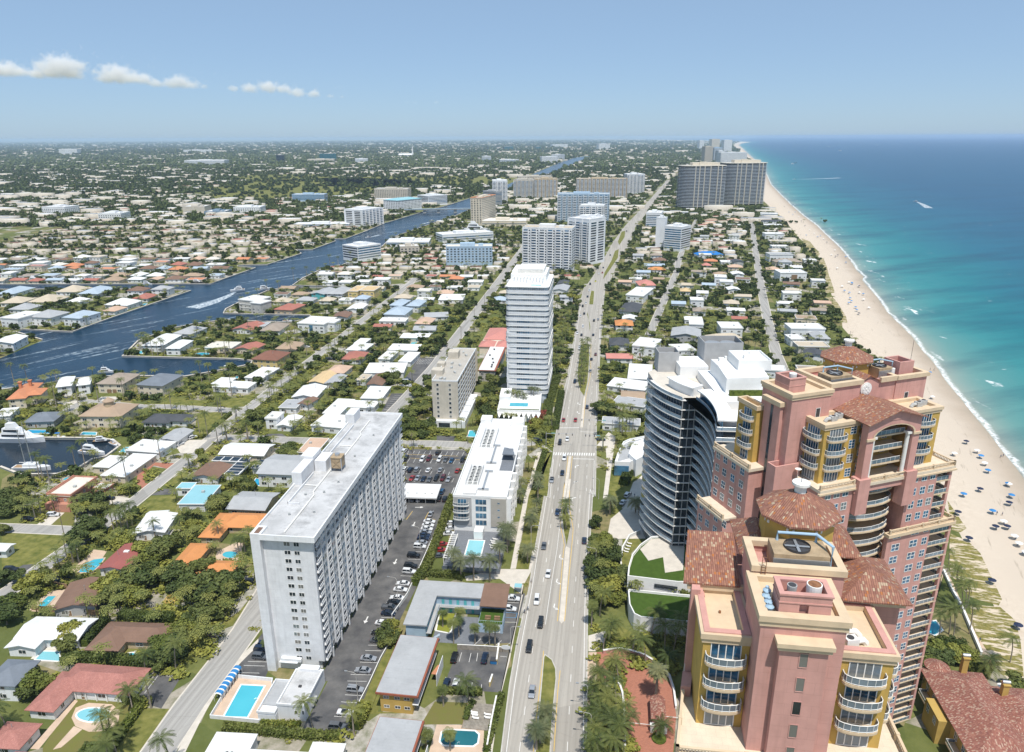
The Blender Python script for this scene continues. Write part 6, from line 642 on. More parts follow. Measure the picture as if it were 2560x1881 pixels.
 # bays
 for x0,x1,y0,y1 in ((0,9.0,0,6.2),(22.8,31.6,.2,6.9)):
  b=MB(); b.box(x0,y0,T,x1,y1,87.4); by=b.build('bay','yellow',t); b=MB(); cornice(b,rc(x0,y0,x1,y1),87.8,1.3,.4); b.build('cornice','cream_trim',by); b=MB(); b.box(x0+.5,y0+.5,87.4,x1-.5,y1-.2,87.65); b.build('roof_deck','terrace_stone',by)
 big=[(3.2,-.02,0),(27.4,.18,0)]; reps(t,'window',win_t(3.5,2.3,5,1,.12),WM,[(x,y,T+.1+FZ*i,a,1,1,1.25 if i==3 else 1) for x,y,a in big for i in range(4)]+[(-.02,3.0,T+.1+FZ*i,-90,1,1,1.25 if i==3 else 1) for i in range(4)])
 balconies(t,[(x,y+.02,T+FZ*i,a) for x,y,a in big for i in (1,2,3)]+[(0,3.0,T+FZ*i,-90) for i in (1,2,3)],4.9,1.5)
 reps(t,'window',win_t(1.5,1.9,2,3),WM,[(7.6,-.02,T+.5+FZ*i,0) for i in range(4)])
 b=MB()
 for z,y in ((T,11.5),): b.box(-6.6,13.5,T,-4.5,20,87.6)
 b.build('bay','yellow',t); b=MB(); b.ring(rc(-6.9,13.2,-4.2,20.3),87.6,88.6,.5); b.build('cornice','cream_trim',t); balconies(t,[(-6.6,16.4,T+FZ*i,-90) for i in (1,2,3)],4.4,1.4); reps(t,'window',win_t(2.6,2.2,3,1),WM,[(-6.62,16.4,T+.1+FZ*i,-90) for i in range(4)])
 # columned porch with arch and tiled gable
 b=MB(); b.box(8.2,-3.3,T-6,10,-1.6,88.8); b.box(20.6,-3.3,T-6,22.4,-1.6,88.8); b.box(7.4,-3.9,T-7,10.4,-1.4,T+1.2); b.box(20.2,-3.9,T-7,23.2,-1.4,T+1.2)
 n=12; zA=85.3
 for i in range(n):
  a0=math.pi*i/n; a1=math.pi*(i+1)/n; xa=15.3-5.3*math.cos(a0); xb=15.3-5.3*math.cos(a1); za=zA+2.4*math.sin(a0); zb=zA+2.4*math.sin(a1)
  for y in (-3.3,-2.2): b.face([(xa,y,za),(xb,y,zb),(xb,y,88.9),(xa,y,88.9)])
  b.face([(xa,-3.3,za),(xa,-2.2,za),(xb,-2.2,zb),(xb,-3.3,zb)])
 b.box(8.2,-1.6,88.2,22.4,6,88.9); b.build('porch','pink_plain',t)
 b=MB(); 
 for i in range(n):
  a0=math.pi*i/n; a1=math.pi*(i+1)/n; P=[(15.3-r*math.cos(a),-3.42,zA+r*.45*math.sin(a)) for r,a in ((5.3,a0),(5.3,a1),(5.75,a1),(5.75,a0))]; b.face(P)
 b.box(8.0,-3.6,zA-.5,10.1,-3.3,zA); b.box(20.5,-3.6,zA-.5,22.6,-3.3,zA); b.build('arch_trim','cream_trim',t)
 b=MB()
 for x in (10.6,20.0): b.cyl(x,-2.5,T,85,.42,n=14); b.box(x-.6,-3.1,84.8,x+.6,-1.9,85.3); b.box(x-.6,-3.1,T,x+.6,-1.9,T+.5)
 b.build('column','white_trim',t)
 b=MB(); gableroof(b,8.2,-3.4,22.2,6.2,88.8,2.2,.8,along='y',mw=1); b.build('tiled_roof',['clay_tile','pink_plain'],t)
 b=MB(); b.box(10,1.9,T,20.6,2.5,88.4); b.build('loggia_wall','yellow',t)
 reps(t,'window',win_t(1.4,1.7,2,2),WM,[(x,1.88,T+.6+FZ*i,0) for i in range(4) for x in (12.2,18.4)])
 b=MB(); 
 for i in (1,2,3): b.box(9.9,-1.9,T+FZ*i-.35,20.7,2.2,T+FZ*i)
 b.build('loggia_floor','cream_trim',t); b=MB()
 for i in (1,2,3): rail_run(b,[(10.9,-1.8),(19.7,-1.8)],T+FZ*i)
 b.build('loggia_rail',['white_trim','rail_glass'],t)
 # lower yellow recess with bowed balconies
 b=MB(); b.box(7.4,2.0,0,22.4,2.55,T-.8); b.build('recess_wall','yellow',t)
 n=22; zs=[T-3.4-3.2*i for i in range(n)]
 balconies(t,[(14.8,2.0,z,0) for z in zs],12.6,4.2,'cream_trim',bow=.55)
 reps(t,'window',win_t(1.5,2.0,2,2),WM,[(x,1.98,z+.2,0) for z in zs for x in (9.3,20.4)])
 b=MB(); b.box(7.2,-3.0,T-2.2,22.6,-2.2,T-.7); b.build('arch_beam','pink_plain',t)
 # windows and corner balconies of the lower shaft
 W=[]
 for i,z in enumerate(zs):
  for x in (.6,2.9,5.2): W.append((x,-2.72,z+.9,0))
  yy=-2.72 if z>61 else -3.62
  for x in ((24.4,27.0,29.4) if z>61 else (21.0,26.2,29.4)): W.append((x,yy,z+.9,0,1.0 if z>61 or x>29 else 1.5,1,1))
  for y in (13.2,16.4,19.6,22.4): W.append((-9.02 if z>61.6 else -12.52,y,z+.9,-90))
 reps(t,'window',win_t(1.45,1.75,2,2,.1),WM,W)
 s=MB(); s.box(30.8,-2.7,-.3,35.2,1.2,0); s.box(34.4,-2.7,0,35.1,-2.0,2.9,1); s.box(32.0,.9,0,33.4,1.0,2.2,2)
 s2=MB(); s2.box(30.8,-3.6,-.3,37.3,1.2,0); s2.box(36.5,-3.6,0,37.2,-2.9,2.9,1); s2.box(32.0,.9,0,34.4,1.0,2.2,2)
 o1=reps(t,'corner_balcony',s,['cream_trim','pink_plain','window_dark'],[(0,0,z,0) for z in zs if z>61]); o2=reps(t,'corner_balcony',s2,['cream_trim','pink_plain','window_dark'],[(0,0,z,0) for z in zs if z<=61])
 for obs,x1,y0 in ((o1,35.0,-2.6),(o2,37.1,-3.5)):
  b=MB(); rail_run(b,[(30.9,y0),(x1,y0),(x1,1.2)],0); me=b.mesh('railing',['white_trim','rail_glass'])
  for o in obs: link('railing',me,o)
 d=duct_t(); reps(t,'air_handler',d,['ac_box','dark_metal'],[(4.2,2.6,87.7,0),(6.4,3.4,87.7,10),(28.2,3.2,87.7,0),(30,3.6,87.7,5)])
 # small roof box and dish seen over the near tower
 b=MB(); P=rc(-7.4,4.6,-.8,7.4); b.box(-7.4,4.6,T-6,-.8,7.4,T+1.2); b.ring(P,T+1.2,T+3,.35); b.build('plant_box','pink_plain',t)
 b=MB(); b.tube([(-2.2,3.6,T),(-2.2,3.6,T+2)],.06,5); b.cyl(-2.2,3.6,T+1.9,T+2.2,.2,.7,12); b.build('dish','white_trim',t)
back_tower()
# ------------------------------------------------------------ tiled villa in the corner
def villa():
 t=thing('villa','tiled mansion with ochre walls, round turret and chimneys in the bottom right corner','villa',(113,146,0),-8)
 b=MB(); b.box(-4,-14,0,10,13,8); b.box(10,-6,0,18,8,8); b.box(-7,-4,0,-4,4,7); b.build('wall','ochre_wall',t)
 b=MB(); hiproof(b,-4,-16,10,13.5,8,3.4,.9); o=b.build('roof','villa_tile',t); b=MB(); hiproof(b,8,-7,19,9,7.8,2.6,.8); b.build('roof','villa_tile',t)
 b=MB(); b.cyl(-.5,14.5,0,8.6,2.6,n=16); b.build('turret','terra_wall',t); b=MB(); octroof(b,-.5,14.5,3.2,8.8,10.2,.1,16); b.build('turret_roof','villa_tile',t)
 for x,y,h in ((5.5,13.4,13.2),(11.5,5,12.5),(16,-6,12)): 
  b=MB(); b.box(x-.7,y-.7,6,x+.7,y+.7,h); b.box(x-.9,y-.9,h,x+.9,y+.9,h+.35); c=b.build('chimney','ochre_wall',t); b=MB(); b.tube([(x-.9,y,h+.75),(x+.9,y,h+.75)],.45,10); b.build('chimney_cap','steel',c)
 b=MB(); b.cyl(11.5,6.4,10.6,10.9,.2,1.0,14); o=b.build('dish','white_trim',t)
 reps(t,'window',win_t(1.4,1.9,2,2),WD,[(-4.02,y,z,-90) for y in (-11,-7,6,10) for z in (1,4.6)]+[(-7.02,y,4.4,-90) for y in (-2,2)])
 b=MB(); b.box(-6.2,-12,3.4,-4,-7,3.7); b.box(-6.2,5,3.4,-4,10,3.7); b.build('balcony_slab','cream_trim',t); b=MB(); rail_run(b,[(-4,-12),(-6.1,-12),(-6.1,-7),(-4,-7)],3.7); rail_run(b,[(-4,5),(-6.1,5),(-6.1,10),(-4,10)],3.7); b.build('balcony_rail',['white_trim','rail_glass'],t)
villa()
# ------------------------------------------------------------ tall white apartment slab
def white_tower():
 t=thing('apartment_tower','long white apartment tower with overhanging flat roof beside the car park drive','tower',(-70.4,170.2,0),-6.5)
 Wd,L,Hh,FZ=17.8,91.5,43.0,2.64
 b=MB(); b.box(2.6,2.6,0,15.6,L-1,Hh); b.box(2.6,1.6,3.4,Wd-1.2,2.6,Hh); b.box(2.6,1.6,0,Wd-3,2.6,3.4)
 pans=[]; y=6.2
 while y<L-5: pans.append(y); y+=7.25
 for y in pans: b.box(15.6,y,3.2,Wd-1.1,y+4.0,Hh); b.box(Wd-1.1,y-.35,3.2,Wd-.7,y,Hh); b.box(Wd-1.1,y+4.0,3.2,Wd-.7,y+4.35,Hh)
 b.box(15.6,L-2.5,0,Wd-.8,L-.8,Hh); b.build('wall','tower_white',t)
 for q in ((0,0,0,2.6,4.4,Hh+1.6),(-1.6,40,0,2.6,47,Hh+6),(-.8,L-11,0,2.6,L-4,Hh+4.5)): b=MB(); b.box(*q); b.build('stair_tower','tower_white',t)
 b=MB(); b.box(.9,.5,Hh+1.6,2.3,3.6,Hh+1.62); b.build('hatch','brown_roof',t)
 b=MB(); b.box(.2,4.4,Hh,2.6,L,Hh+.9,0); b.box(2.6,.1,Hh,Wd,L,Hh+.9,0); r=b.build('roof','tower_roof',t)
 b=MB(); P=[(2.6,.1),(Wd,.1),(Wd,L),(0,L),(0,4.4),(2.6,4.4)]; b.ring(grow(P,.12),Hh-.15,Hh+1.5,.4); b.build('fascia','white_paint',t)
 b=MB(); b.box(2.9,18,Hh+.9,3.2,38,Hh+1.6); b.box(2.9,18,Hh+.9,6.5,18.3,Hh+1.6); b.box(2.9,50,Hh+.9,3.2,78,Hh+1.7); b.box(2.9,49.7,Hh+.9,7,50,Hh+1.7); b.box(2.9,40,Hh+.9,6.6,46.8,Hh+4.6); b.box(-.5,30,Hh-.1,2.6,39.9,Hh+5.2); b.build('penthouse','tower_white',t)
 b=MB(); b.tube([(8.6,2.5,Hh+1.15),(8.6,24,Hh+1.15),(7.6,26,Hh+1.15),(7.6,44,Hh+1.15),(8.4,47,Hh+1.15),(8.4,70,Hh+1.15),(7.4,72,Hh+1.15),(7.4,84,Hh+1.15)],.22,6); b.tube([(7.6,30,Hh+1.15),(3.4,30,Hh+1.15)],.18,5); b.tube([(8.4,60,Hh+1.15),(4,60,Hh+1.15)],.18,5); b.build('roof_pipe','white_trim',t)
 b=MB(); 
 for x in (8.2,11.6): 
  for y in (40.2,43.6): b.box(x-.1,y-.1,Hh+.9,x+.1,y+.1,Hh+5.8,0)
 b.box(8.3,40.3,Hh+2.1,11.5,43.5,Hh+5.6,1); b.box(8.1,40.1,Hh+5.6,11.7,43.7,Hh+5.9,2)
 for a,c in (((8.2,40.15,Hh+2.3),(11.6,40.15,Hh+5.4)),((11.6,40.15,Hh+2.3),(8.2,40.15,Hh+5.4))): b.tube([a,c],.06,4,2)
 b.cyl(9.9,41.9,Hh+5.9,Hh+6.6,.8,n=14,m=0); b.build('cooling_tower',['steel','cooler_tan','cooler_tan'],t)
 for i,(x,y) in enumerate(((12.5,14),(11,26),(6,24),(13,33),(12,52),(5.4,66),(13,70),(6,12))):
  b=MB(); b.cyl(x,y,Hh+.9,Hh+1.5,.28,n=8); b.cyl(x,y,Hh+1.5,Hh+1.65,.4,n=8); b.build('roof_vent','ac_box',t)
 zs=[3.55+FZ*i for i in range(15)]
 reps(t,'window',win_t(1.75,1.25,2,1,.1),WD,[(9.3,1.58,z,0) for z in zs]+[(12.0,1.58,z,0,.85,1,1) for z in zs])
 reps(t,'window',win_t(1.5,1.6,2,1,.07,.03),WM,[(Wd-1.08,y+a,z-.1,90) for y in pans for a in (1.05,2.95) for z in zs])
 b=MB(); b.box(15.62,0,0,15.66,2.75,2.2); bk=[(0,y+4.4,z-.75,0) for y in [2.3-4.4+.5]+pans for z in zs]
 reps(t,'balcony_door',b,'window_dark',bk)
 s=MB(); s.box(15.6,0,-.2,Wd-.75,2.85,0); r_=MB()
 for i in range(15): r_.box(Wd-.86,i*.2,0,Wd-.8,i*.2+.08,1.0)
 r_.box(Wd-.9,0,.95,Wd-.76,2.85,1.05); r_.box(Wd-.88,0,.02,Wd-.78,2.85,.12)
 s.add(r_); reps(t,'balcony',s,'white_paint',bk)
 b=MB(); b.box(15.4,2.6,0,15.62,L-3,3.1); b.build('arcade_glazing','window_dark',t); b=MB()
 for y in pans: b.box(Wd-1.5,y+1.6,0,Wd-.9,y+2.2,3.2)
 o=b.build('column','tower_white',t); o['kind']='stuff'
 b=MB(); b.box(4.0,.6,3.2,10,1.6,4.2); b.box(3.6,.2,3.0,9,1.6,3.2); b.build('canopy','white_paint',t)
 # clubhouse annex at its foot
 a=thing('annex','low white clubhouse annex with roof terrace at the foot of the white tower','annex',(-61.7,152.0,0),-6.5)
 b=MB(); b.box(0,0,0,7.4,14.2,4.6); b.box(-4.8,-1.6,0,0,1.6,2.6); b.box(1.0,12.6,4.6,6.4,14.4,5.6); b.build('wall','white_paint',a); b=MB(); b.ring(rc(-.15,-.15,7.55,13),4.6,5.25,.35); b.build('parapet','white_paint',a); b=MB(); b.box(.2,.2,4.6,7.2,12.9,4.68); b.build('roof','tower_roof',a)
 b=MB(); b.box(-4.8,1.6,0,-.05,10.2,3.0); b.build('terrace','grey_roof',a); b=MB(); b.ring(rc(-5,-1.7,-.02,10.3),3.0,3.7,.25); b.build('parapet','white_paint',a)
 b=MB(); b.box(3.1,6.6,4.68,3.9,7.2,5.1); b.build('roof_hatch','dark_metal',a); reps(a,'window',win_t(.8,1.1,1,1),WD,[(5,-.02,2.2,0),(6.9,-.02,2.2,0,.5,1,1.2)]); [(b:=MB(),b.box(7.4,y,1.2,8.1,y+1.1,2.2),b.build('air_conditioner','ac_box',a)) for y in (4,5.8)]
 w=thing('pool_wall','low white wall around the pool deck of the white tower','wall',(0,0,0)); b=MB(); b.wall(POOLWALL,.3,0,1.15); b.build('wall','white_paint',w)
white_tower()
# ------------------------------------------------------------ curved glass tower
def glass_tower():
 t=thing('condo_tower','curved glass condominium tower with stacked sweeping white balconies','tower',(0,0,0))
 A=[(47.8,242.6),(48.4,238.4),(49.5,234),(51,229.8),(53,225.8),(55.6,221.9)]; E=[(55.6,221.9),(60.2,222.3)]; S2=[(60.3,222.6),(61.5,217),(61.8,210),(61.2,203),(59.9,196.4)]
 FZ=3.32; n=18; Z0=3.2
 def sm(P,k=3):
  Q=[]
  for i in range(len(P)-1):
   p0,p1,p2,p3=[Vector(P[max(0,min(len(P)-1,j))]) for j in (i-1,i,i+1,i+2)]
   for s in range(k):
    u=s/k; Q.append(tuple(.5*((2*p1)+(p2-p0)*u+(2*p0-5*p1+4*p2-p3)*u*u+(3*p1-p0-3*p2+p3)*u**3)))
  return Q+[P[-1]]
 A=sm(A);S2=sm(S2)
 def off(P,d):
  Q=[]
  for i in range(len(P)):
   v=(Vector(P[min(i+1,len(P)-1)])-Vector(P[max(i-1,0)])).normalized(); Q.append(tuple(Vector(P[i])+Vector((-v.y,v.x))*d))
  return Q
 Ai=off(A,2.4); S2i=off(S2,2.2)
 core=Ai+[(56.6,224.2),(60.4,224.4)]+S2i+[(62.4,198.4),(68.4,197.6),(69,203.5),(80,202.6),(84.5,262),(60,264),(50,252)]
 b=MB(); b.prism(core,0,Z0+FZ*n-.4); b.build('glazing','condo_glass',t)
 b=MB()
 for P in (Ai,[(56.6,224.2),(60.4,224.4)],S2i):
  for i in range(len(P)-1):
   a,c=Vector(P[i]),Vector(P[i+1]); L=(c-a).length
   for k in range(max(1,int(L/1.5))): q=a.lerp(c,k/max(1,int(L/1.5))); b.cyl(q.x,q.y,0,Z0+FZ*n-.5,.06,n=4,cap=False)
 for x in np.linspace(69.2,80,8): b.cyl(x,203.4-(x-69)*.082-.06,0,Z0+FZ*n-.5,.1,n=4,cap=False)
 for z in [Z0+FZ*i for i in range(n)]: b.box(68.9,202.3,z-.2,80.2,203.6,z+.05)
 b.build('mullion','steel',t)
 b=MB(); b.box(56.1,222.2,0,60,224.2,Z0+FZ*n-.4); b.build('end_glazing','window_dark',t)
 b=MB(); 
 for x in (55.95,58.2,60.1): b.box(x-.1,221.9,0,x+.12,222.4,Z0+FZ*n-.3)
 b.build('end_mullion','grey_wall',t)
 def ribbon(P,Pi,th=.28):
  s=MB(); s.prism(list(P)+list(Pi[::-1]),-th,0); r=MB(); rail_run(r,off(P,.12),0,1.08,1.6); return s,r
 def stack(nm,P,Pi,lo,hi):
  s,r=ribbon(P,Pi); obs=reps(t,nm,s,'white_trim',[(0,0,Z0+FZ*i,0) for i in range(lo,hi)]); rm=r.mesh('railing',['steel','condo_rail'])
  for o in obs: link('railing',rm,o)
 stack('balcony',A,Ai,1,n+1); stack('balcony',S2,S2i,2,n+1); stack('balcony',[(60.1,196.1),(68.7,195.3),(69,197.6)],[(61.6,198.6),(65,198.1),(68.3,197.8)],2,n+1)
 b=MB()
 for i in range(1,n+1): b.box(55.5,221.75,Z0+FZ*i-.25,60.3,224.3,Z0+FZ*i)
 b.build('slab_edge','white_trim',t)
 zt=Z0+FZ*n
 b=MB(); b.prism(core,zt-.4,zt); b.build('roof_deck','sidewalk',t)
 b=MB(); b.wall(off(S2,1.6),.2,zt,zt+2.9); b.build('penthouse_glass','blue_glass',t)
 b=MB(); Q=off(A,5.4); Q2=off(A,9.5); b.prism(Q[5:]+Q2[5:][::-1],zt,zt+3.0); b.prism(off(S2,.3)+off(S2,5)[::-1],zt+2.9,zt+3.3); b.prism([(60,196.2),(69,195.3),(69.3,204),(64,205)],zt+2.9,zt+3.29); b.box(62,199,zt,68,204,zt+2.9); b.box(66,212,zt,84,244,zt+3.2); b.box(60,245,zt,70,258,zt+4.2); b.build('penthouse','white_clean',t)
 b=MB(); b.prism(off(A,4.6)[5:]+off(A,10)[5:][::-1],zt+3.0,zt+3.3); b.build('penthouse_roof','white_clean',t)
 b=MB(); b.prism([(69.5,241),(69.9,233),(69.4,226),(69,219.8),(83,221),(85,241)],zt+3.2,zt+8.2); b.box(75,228,zt+8.2,86,240,zt+11); b.build('mechanical_block','white_clean',t)
 b=MB(); b.ring(rc(75,228,86,240),11+zt,zt+11.7,.3); b.build('parapet','white_clean',t)
 for (x0,y0,x1,y1,h) in ((70,252,84,262,11),(53.5,252,61,259,7.5)):
  b=MB(); b.ring(rc(x0,y0,x1,y1),zt,zt+h,.25); o=b.build('louvre_screen','grey_wall',t)
  for fx in (.3,.7): 
   c=MB(); cx=x0+(x1-x0)*fx; c.cyl(cx,(y0+y1)/2,zt,zt+h-1.4,(x1-x0)*.19,n=16,m=1); c.cyl(cx,(y0+y1)/2,zt+h-1.4,zt+h-1.2,(x1-x0)*.2,n=16,m=0); c.build('fan',['steel','dark_metal'],o)
 b=MB(); b.box(69.5,216.8,zt+3.21,81,218,zt+4.9); b.build('roof_hedge','hedge_leaf',t)
 for x,y,w in ((78,232,2.2),(81,236,1.6),(71.5,238,1.8),(74,240,1.2)): b=MB(); b.box(x,y,zt+(11 if x>75 and y>228 else 8.2),x+w,y+w*.8,zt+(11 if x>75 and y>228 else 8.2)+1.2); b.build('air_conditioner','white_trim',t)
 # podium: curved turf roofs with white walls
 p=thing('podium','white curved podium with stepped grass roofs below the glass tower','podium',(0,0,0))
 P=PODIUM_A; b=MB(); b.prism(P,0,5.0); b.build('wall','white_clean',p); b=MB(); b.prism(grow(P,-.5),5.0,5.12); b.build('grass_roof','turf',p); b=MB(); b.ring(P,5.0,5.8,.35); b.build('parapet','white_clean',p)
 P=PODIUM_B; b=MB(); b.prism(P,0,8.2); b.build('wall','white_clean',p); b=MB(); b.prism(grow(P,-.5),8.2,8.32); b.build('grass_roof','turf',p); b=MB(); b.ring(P,8.2,9.0,.35); b.build('parapet','white_clean',p)
 b=MB(); b.prism(PODIUM_C,8.2,8.42); b.build('paved_terrace','sidewalk',p)
 for k,(a,c) in enumerate(PODIUM_WIN): 
  b=MB(); b.wall([a,c],.2,6.0,7.3); b.build('strip_window','window_dark',p)
 g=thing('pavilion','small white curved sales pavilion with dark roof deck beside the glass tower','pavilion',(0,0,0)); P=PAVILION
 b=MB(); b.prism(P,0,6.2); b.build('wall','white_clean',g); b=MB(); b.ring(P,6.2,7.2,.4); b.build('parapet','white_clean',g); b=MB(); b.prism(grow(P[:6],-.8),6.2,6.3); b.build('roof_deck','grey_roof',g); b=MB(); b.prism(PAVILION2,0,8.5); b.build('upper_block','white_clean',g); b=MB(); b.wall(PAVILION_WIN,.3,.6,5.2); b.build('curtain_wall','blue_glass',g)
glass_tower()
# ------------------------------------------------------------ pale layered garden tower
mat('frosted',(.72,.74,.77),.2,.06,spec=.5)
def garden_tower():
 t=thing('glass_tower','pale translucent layered glass tower with white rounded floor rims','tower',(-3.0,390.5,0),-7)
 n=20; FZ=3.05; Z0=6.5; Wd,Dp=23.0,40.0
 def rr(x0,y0,x1,y1,r,k=5):
  P=[]
  for cx,cy,a0 in ((x0+r,y0+r,180),(x1-r,y0+r,270),(x1-r,y1-r,0),(x0+r,y1-r,90)):
   for i in range(k+1): a=R(a0+90*i/k); P.append((cx+r*math.cos(a),cy+r*math.sin(a)))
  return P
 b=MB(); b.prism(rr(.5,.5,Wd-.4,Dp-.8,2.0),0,Z0+FZ*n-.35); b.build('glazing','garden_glass',t); b=MB(); b.box(.2,.2,0,5.5,10,Z0+FZ*12); b.build('side_wall','white_paint',t)
 b=MB(); b.box(6,.3,Z0,13,.7,Z0+FZ*14); b.build('dark_glazing','blue_glass',t); b=MB()
 for i in range(17): x=2+i*1.2; b.box(x-.05,.2,Z0,x+.05,.6,Z0+FZ*n)
 for i in range(26): y=3+i*1.4; b.box(Wd-.5,y-.05,Z0,Wd-.3,y+.05,Z0+FZ*n)
 b.build('mullion','white_trim',t)
 S=rr(-.4,-.4,Wd+.6,Dp,2.6); s=MB(); s.prism(S,-.75,0); rg=MB(); rail_run(rg,S+[S[0]],0,1.15,2.4); rm=rg.mesh('railing',['white_trim','frosted'])
 for i in range(n):
  wob=.25*math.sin(i*1.7); o=link('floor_rim',s.mesh('floor_rim',['white_clean']) if i==0 else fm,t)
  if i==0: fm=o.data
  o.location=(wob,.3*math.cos(i*2.1),Z0+FZ*i); link('railing',rm,o)
 zt=Z0+FZ*n; b=MB(); b.prism(S,zt-.3,zt); b.build('roof_deck','white_clean',t)
 b=MB(); b.box(1,13,zt,Wd-2,Dp-2,zt+4.5); b.box(1.5,15.5,zt+4.5,Wd-4,Dp-4,zt+6); b.build('crown_block','white_clean',t)
 b=MB()
 for i in range(22): x=5+i*.65; b.box(x,14.8,zt+4.5,x+.12,15.2,zt+9.5)
 b.box(4.8,15.2,zt+4.5,19.5,Dp-6,zt+7); b.build('roof_screen','white_trim',t)
 b=MB()
 for i in range(10): b.box(3+i*1.8,8,zt+3.2,3.4+i*1.8,13,zt+3.5)
 for x in (3,12,19.6): b.box(x,8,zt,x+.3,8.3,zt+3.2)
 b.build('pergola','white_trim',t); b=MB(); b.box(13,3.5,zt+.02,19,6.5,zt+.12); b.build('roof_pool','pool_pale',t)
 p=thing('podium','white podium of the garden tower with palms, pool and curved awning','podium',(-8.0,361.5,0),-4)
 b=MB(); b.box(0,0,0,23,28,5.6); b.box(0,0,5.6,23,.4,6.5); b.box(0,.4,5.6,.4,28,6.5); b.box(22.6,.4,5.6,23,28,6.5); b.box(0,14,5.6,6,28,9); b.build('wall','white_clean',p); b=MB(); b.box(6,8,5.62,16,13,5.75); b.build('pool','pool_water',p)
 b=MB()
 for i in range(9):
  x=i*2.6; b.face([(x,0,5.2),(x+1.3,-4.2-1.2*math.sin(i*.5),3.4),(x+2.6,0,5.2)]); b.face([(x,0,5.1),(x+2.6,0,5.1),(x+1.3,-4.2-1.2*math.sin(i*.5),3.3)])
 b.build('awning','white_trim',p); b=MB(); b.box(1,-.05,.3,14,0,3.6); b.build('entrance_glazing','window_dark',p); b=MB(); b.box(1,.6,5.6,22.4,1.6,6.6); b.build('planter_hedge','hedge_leaf',p)
garden_tower()
# ------------------------------------------------------------ beige midrise and the low annex behind it
def beige():
 t=thing('apartment_block','beige nine-storey apartment block with dark balconies behind the car park','apartment block',(-41.8,356.5,0),-6.5); Wd,L,Hh=13.6,61,24.5
 b=MB(); b.box(0,0,0,Wd-1.2,L,Hh); b.box(Wd-1.2,0,3,Wd,1.2,Hh); b.box(-.6,-.4,0,Wd+3,-.02,4); b.build('wall','beige_wall',t); b=MB(); b.box(.3,.3,Hh,Wd-.3,L-.3,Hh+.12); b.build('roof','mid_roof',t); b=MB(); b.ring(rc(0,0,Wd,L),Hh-.2,Hh+.7,.35); b.build('parapet','white_paint',t)
 for q in ((-2.2,9,0,3.8,15,Hh+3),(-2.4,24,0,1.8,29,Hh+2.2),(.5,40,0,6.5,47,Hh+4)): b=MB(); b.box(*q); b.build('stair_tower','beige_wall',t)
 b=MB(); b.box(0,-3.2,0,17.5,40,3.6); b.build('podium','white_paint',t); b=MB(); b.box(3.5,-3.26,.2,9.5,-3.2,2.6); b.build('garage_opening','window_dark',t)
 zs=[4.3+2.5*i for i in range(8)]; reps(t,'window',win_t(1.35,1.5,1,1,.12),WD,[(x,-.02,z,0) for z in zs for x in (2.9,9.4)])
 s=MB(); s.box(Wd-1.2,0,-.15,Wd,6.4,0); s.box(Wd-.12,0,0,Wd-.02,6.4,.9); s2=MB(); s2.box(Wd-1.22,.3,0,Wd-1.15,6,2.2)
 pl=[(0,1.2+7.0*i,z-.6,0) for i in range(8) for z in zs]; reps(t,'balcony',s,'white_paint',pl); reps(t,'balcony_door',s2,'window_dark',pl)
 b=MB()
 for i in range(9): b.box(Wd-1.2,7.6+7*i-.1,3.6,Wd+.15,7.6+7*i+.35,Hh)
 o=b.build('fin','beige_wall',t); o['kind']='stuff'
 b=MB()
 for x,y in ((4.3,3),(6.3,2.6),(9.6,14),(6.2,22),(10,27),(5,30),(10.2,46),(7.5,52)): b.obox(x,y,Hh+.1,Hh+1.2,2.2,1.0,30+x*9)
 o=b.build('air_conditioner','ac_box',t); o['kind']='stuff'
 b=MB()
 for k in range(4): b.box(Wd+.2,1+k*9,3.6,Wd+3.5,1.2+k*9,4.8)
 o=b.build('terrace_divider','white_paint',t); o['kind']='stuff'
 a=thing('low_building','low white-roofed building with brown eaves behind the beige block','building',(-20.5,428,0),-6.5); b=MB(); b.box(0,0,0,10,52,7.2); b.build('wall','concrete_wall',a); b=MB(); b.box(-.7,-.7,7.2,10.7,52.7,7.6); b.build('eaves','red_fascia',a); b=MB(); b.box(-.3,-.3,7.6,9.6,52.2,7.75); b.build('roof','hotel_roof',a); reps(a,'window',win_t(1.6,1.2,2,1),WD,[(2,-.02,1.2,0),(2,-.02,4.4,0),(6.5,-.02,4.4,0)]); b=MB()
 for x,y in ((2,30),(5,22),(6.5,14),(6.4,9),(6.6,5),(3,44)): b.box(x,y,7.75,x+1,y+1,8.6)
 o=b.build('roof_vent','dark_metal',a); o['kind']='stuff'
 h=thing('low_building','salmon tile roofed low building beside the garden tower','building',(-21,490,0),-6.5); b=MB(); b.box(-2,0,0,20,50,5); b.build('wall','cream_wall',h); b=MB(); hiproof(b,-2,0,8,14,5,2.6); hiproof(b,10,0,20,14,5,2.6); hiproof(b,-1,18,20,50,5.4,3.4); b.build('roof','redlight_roof',h)
beige()
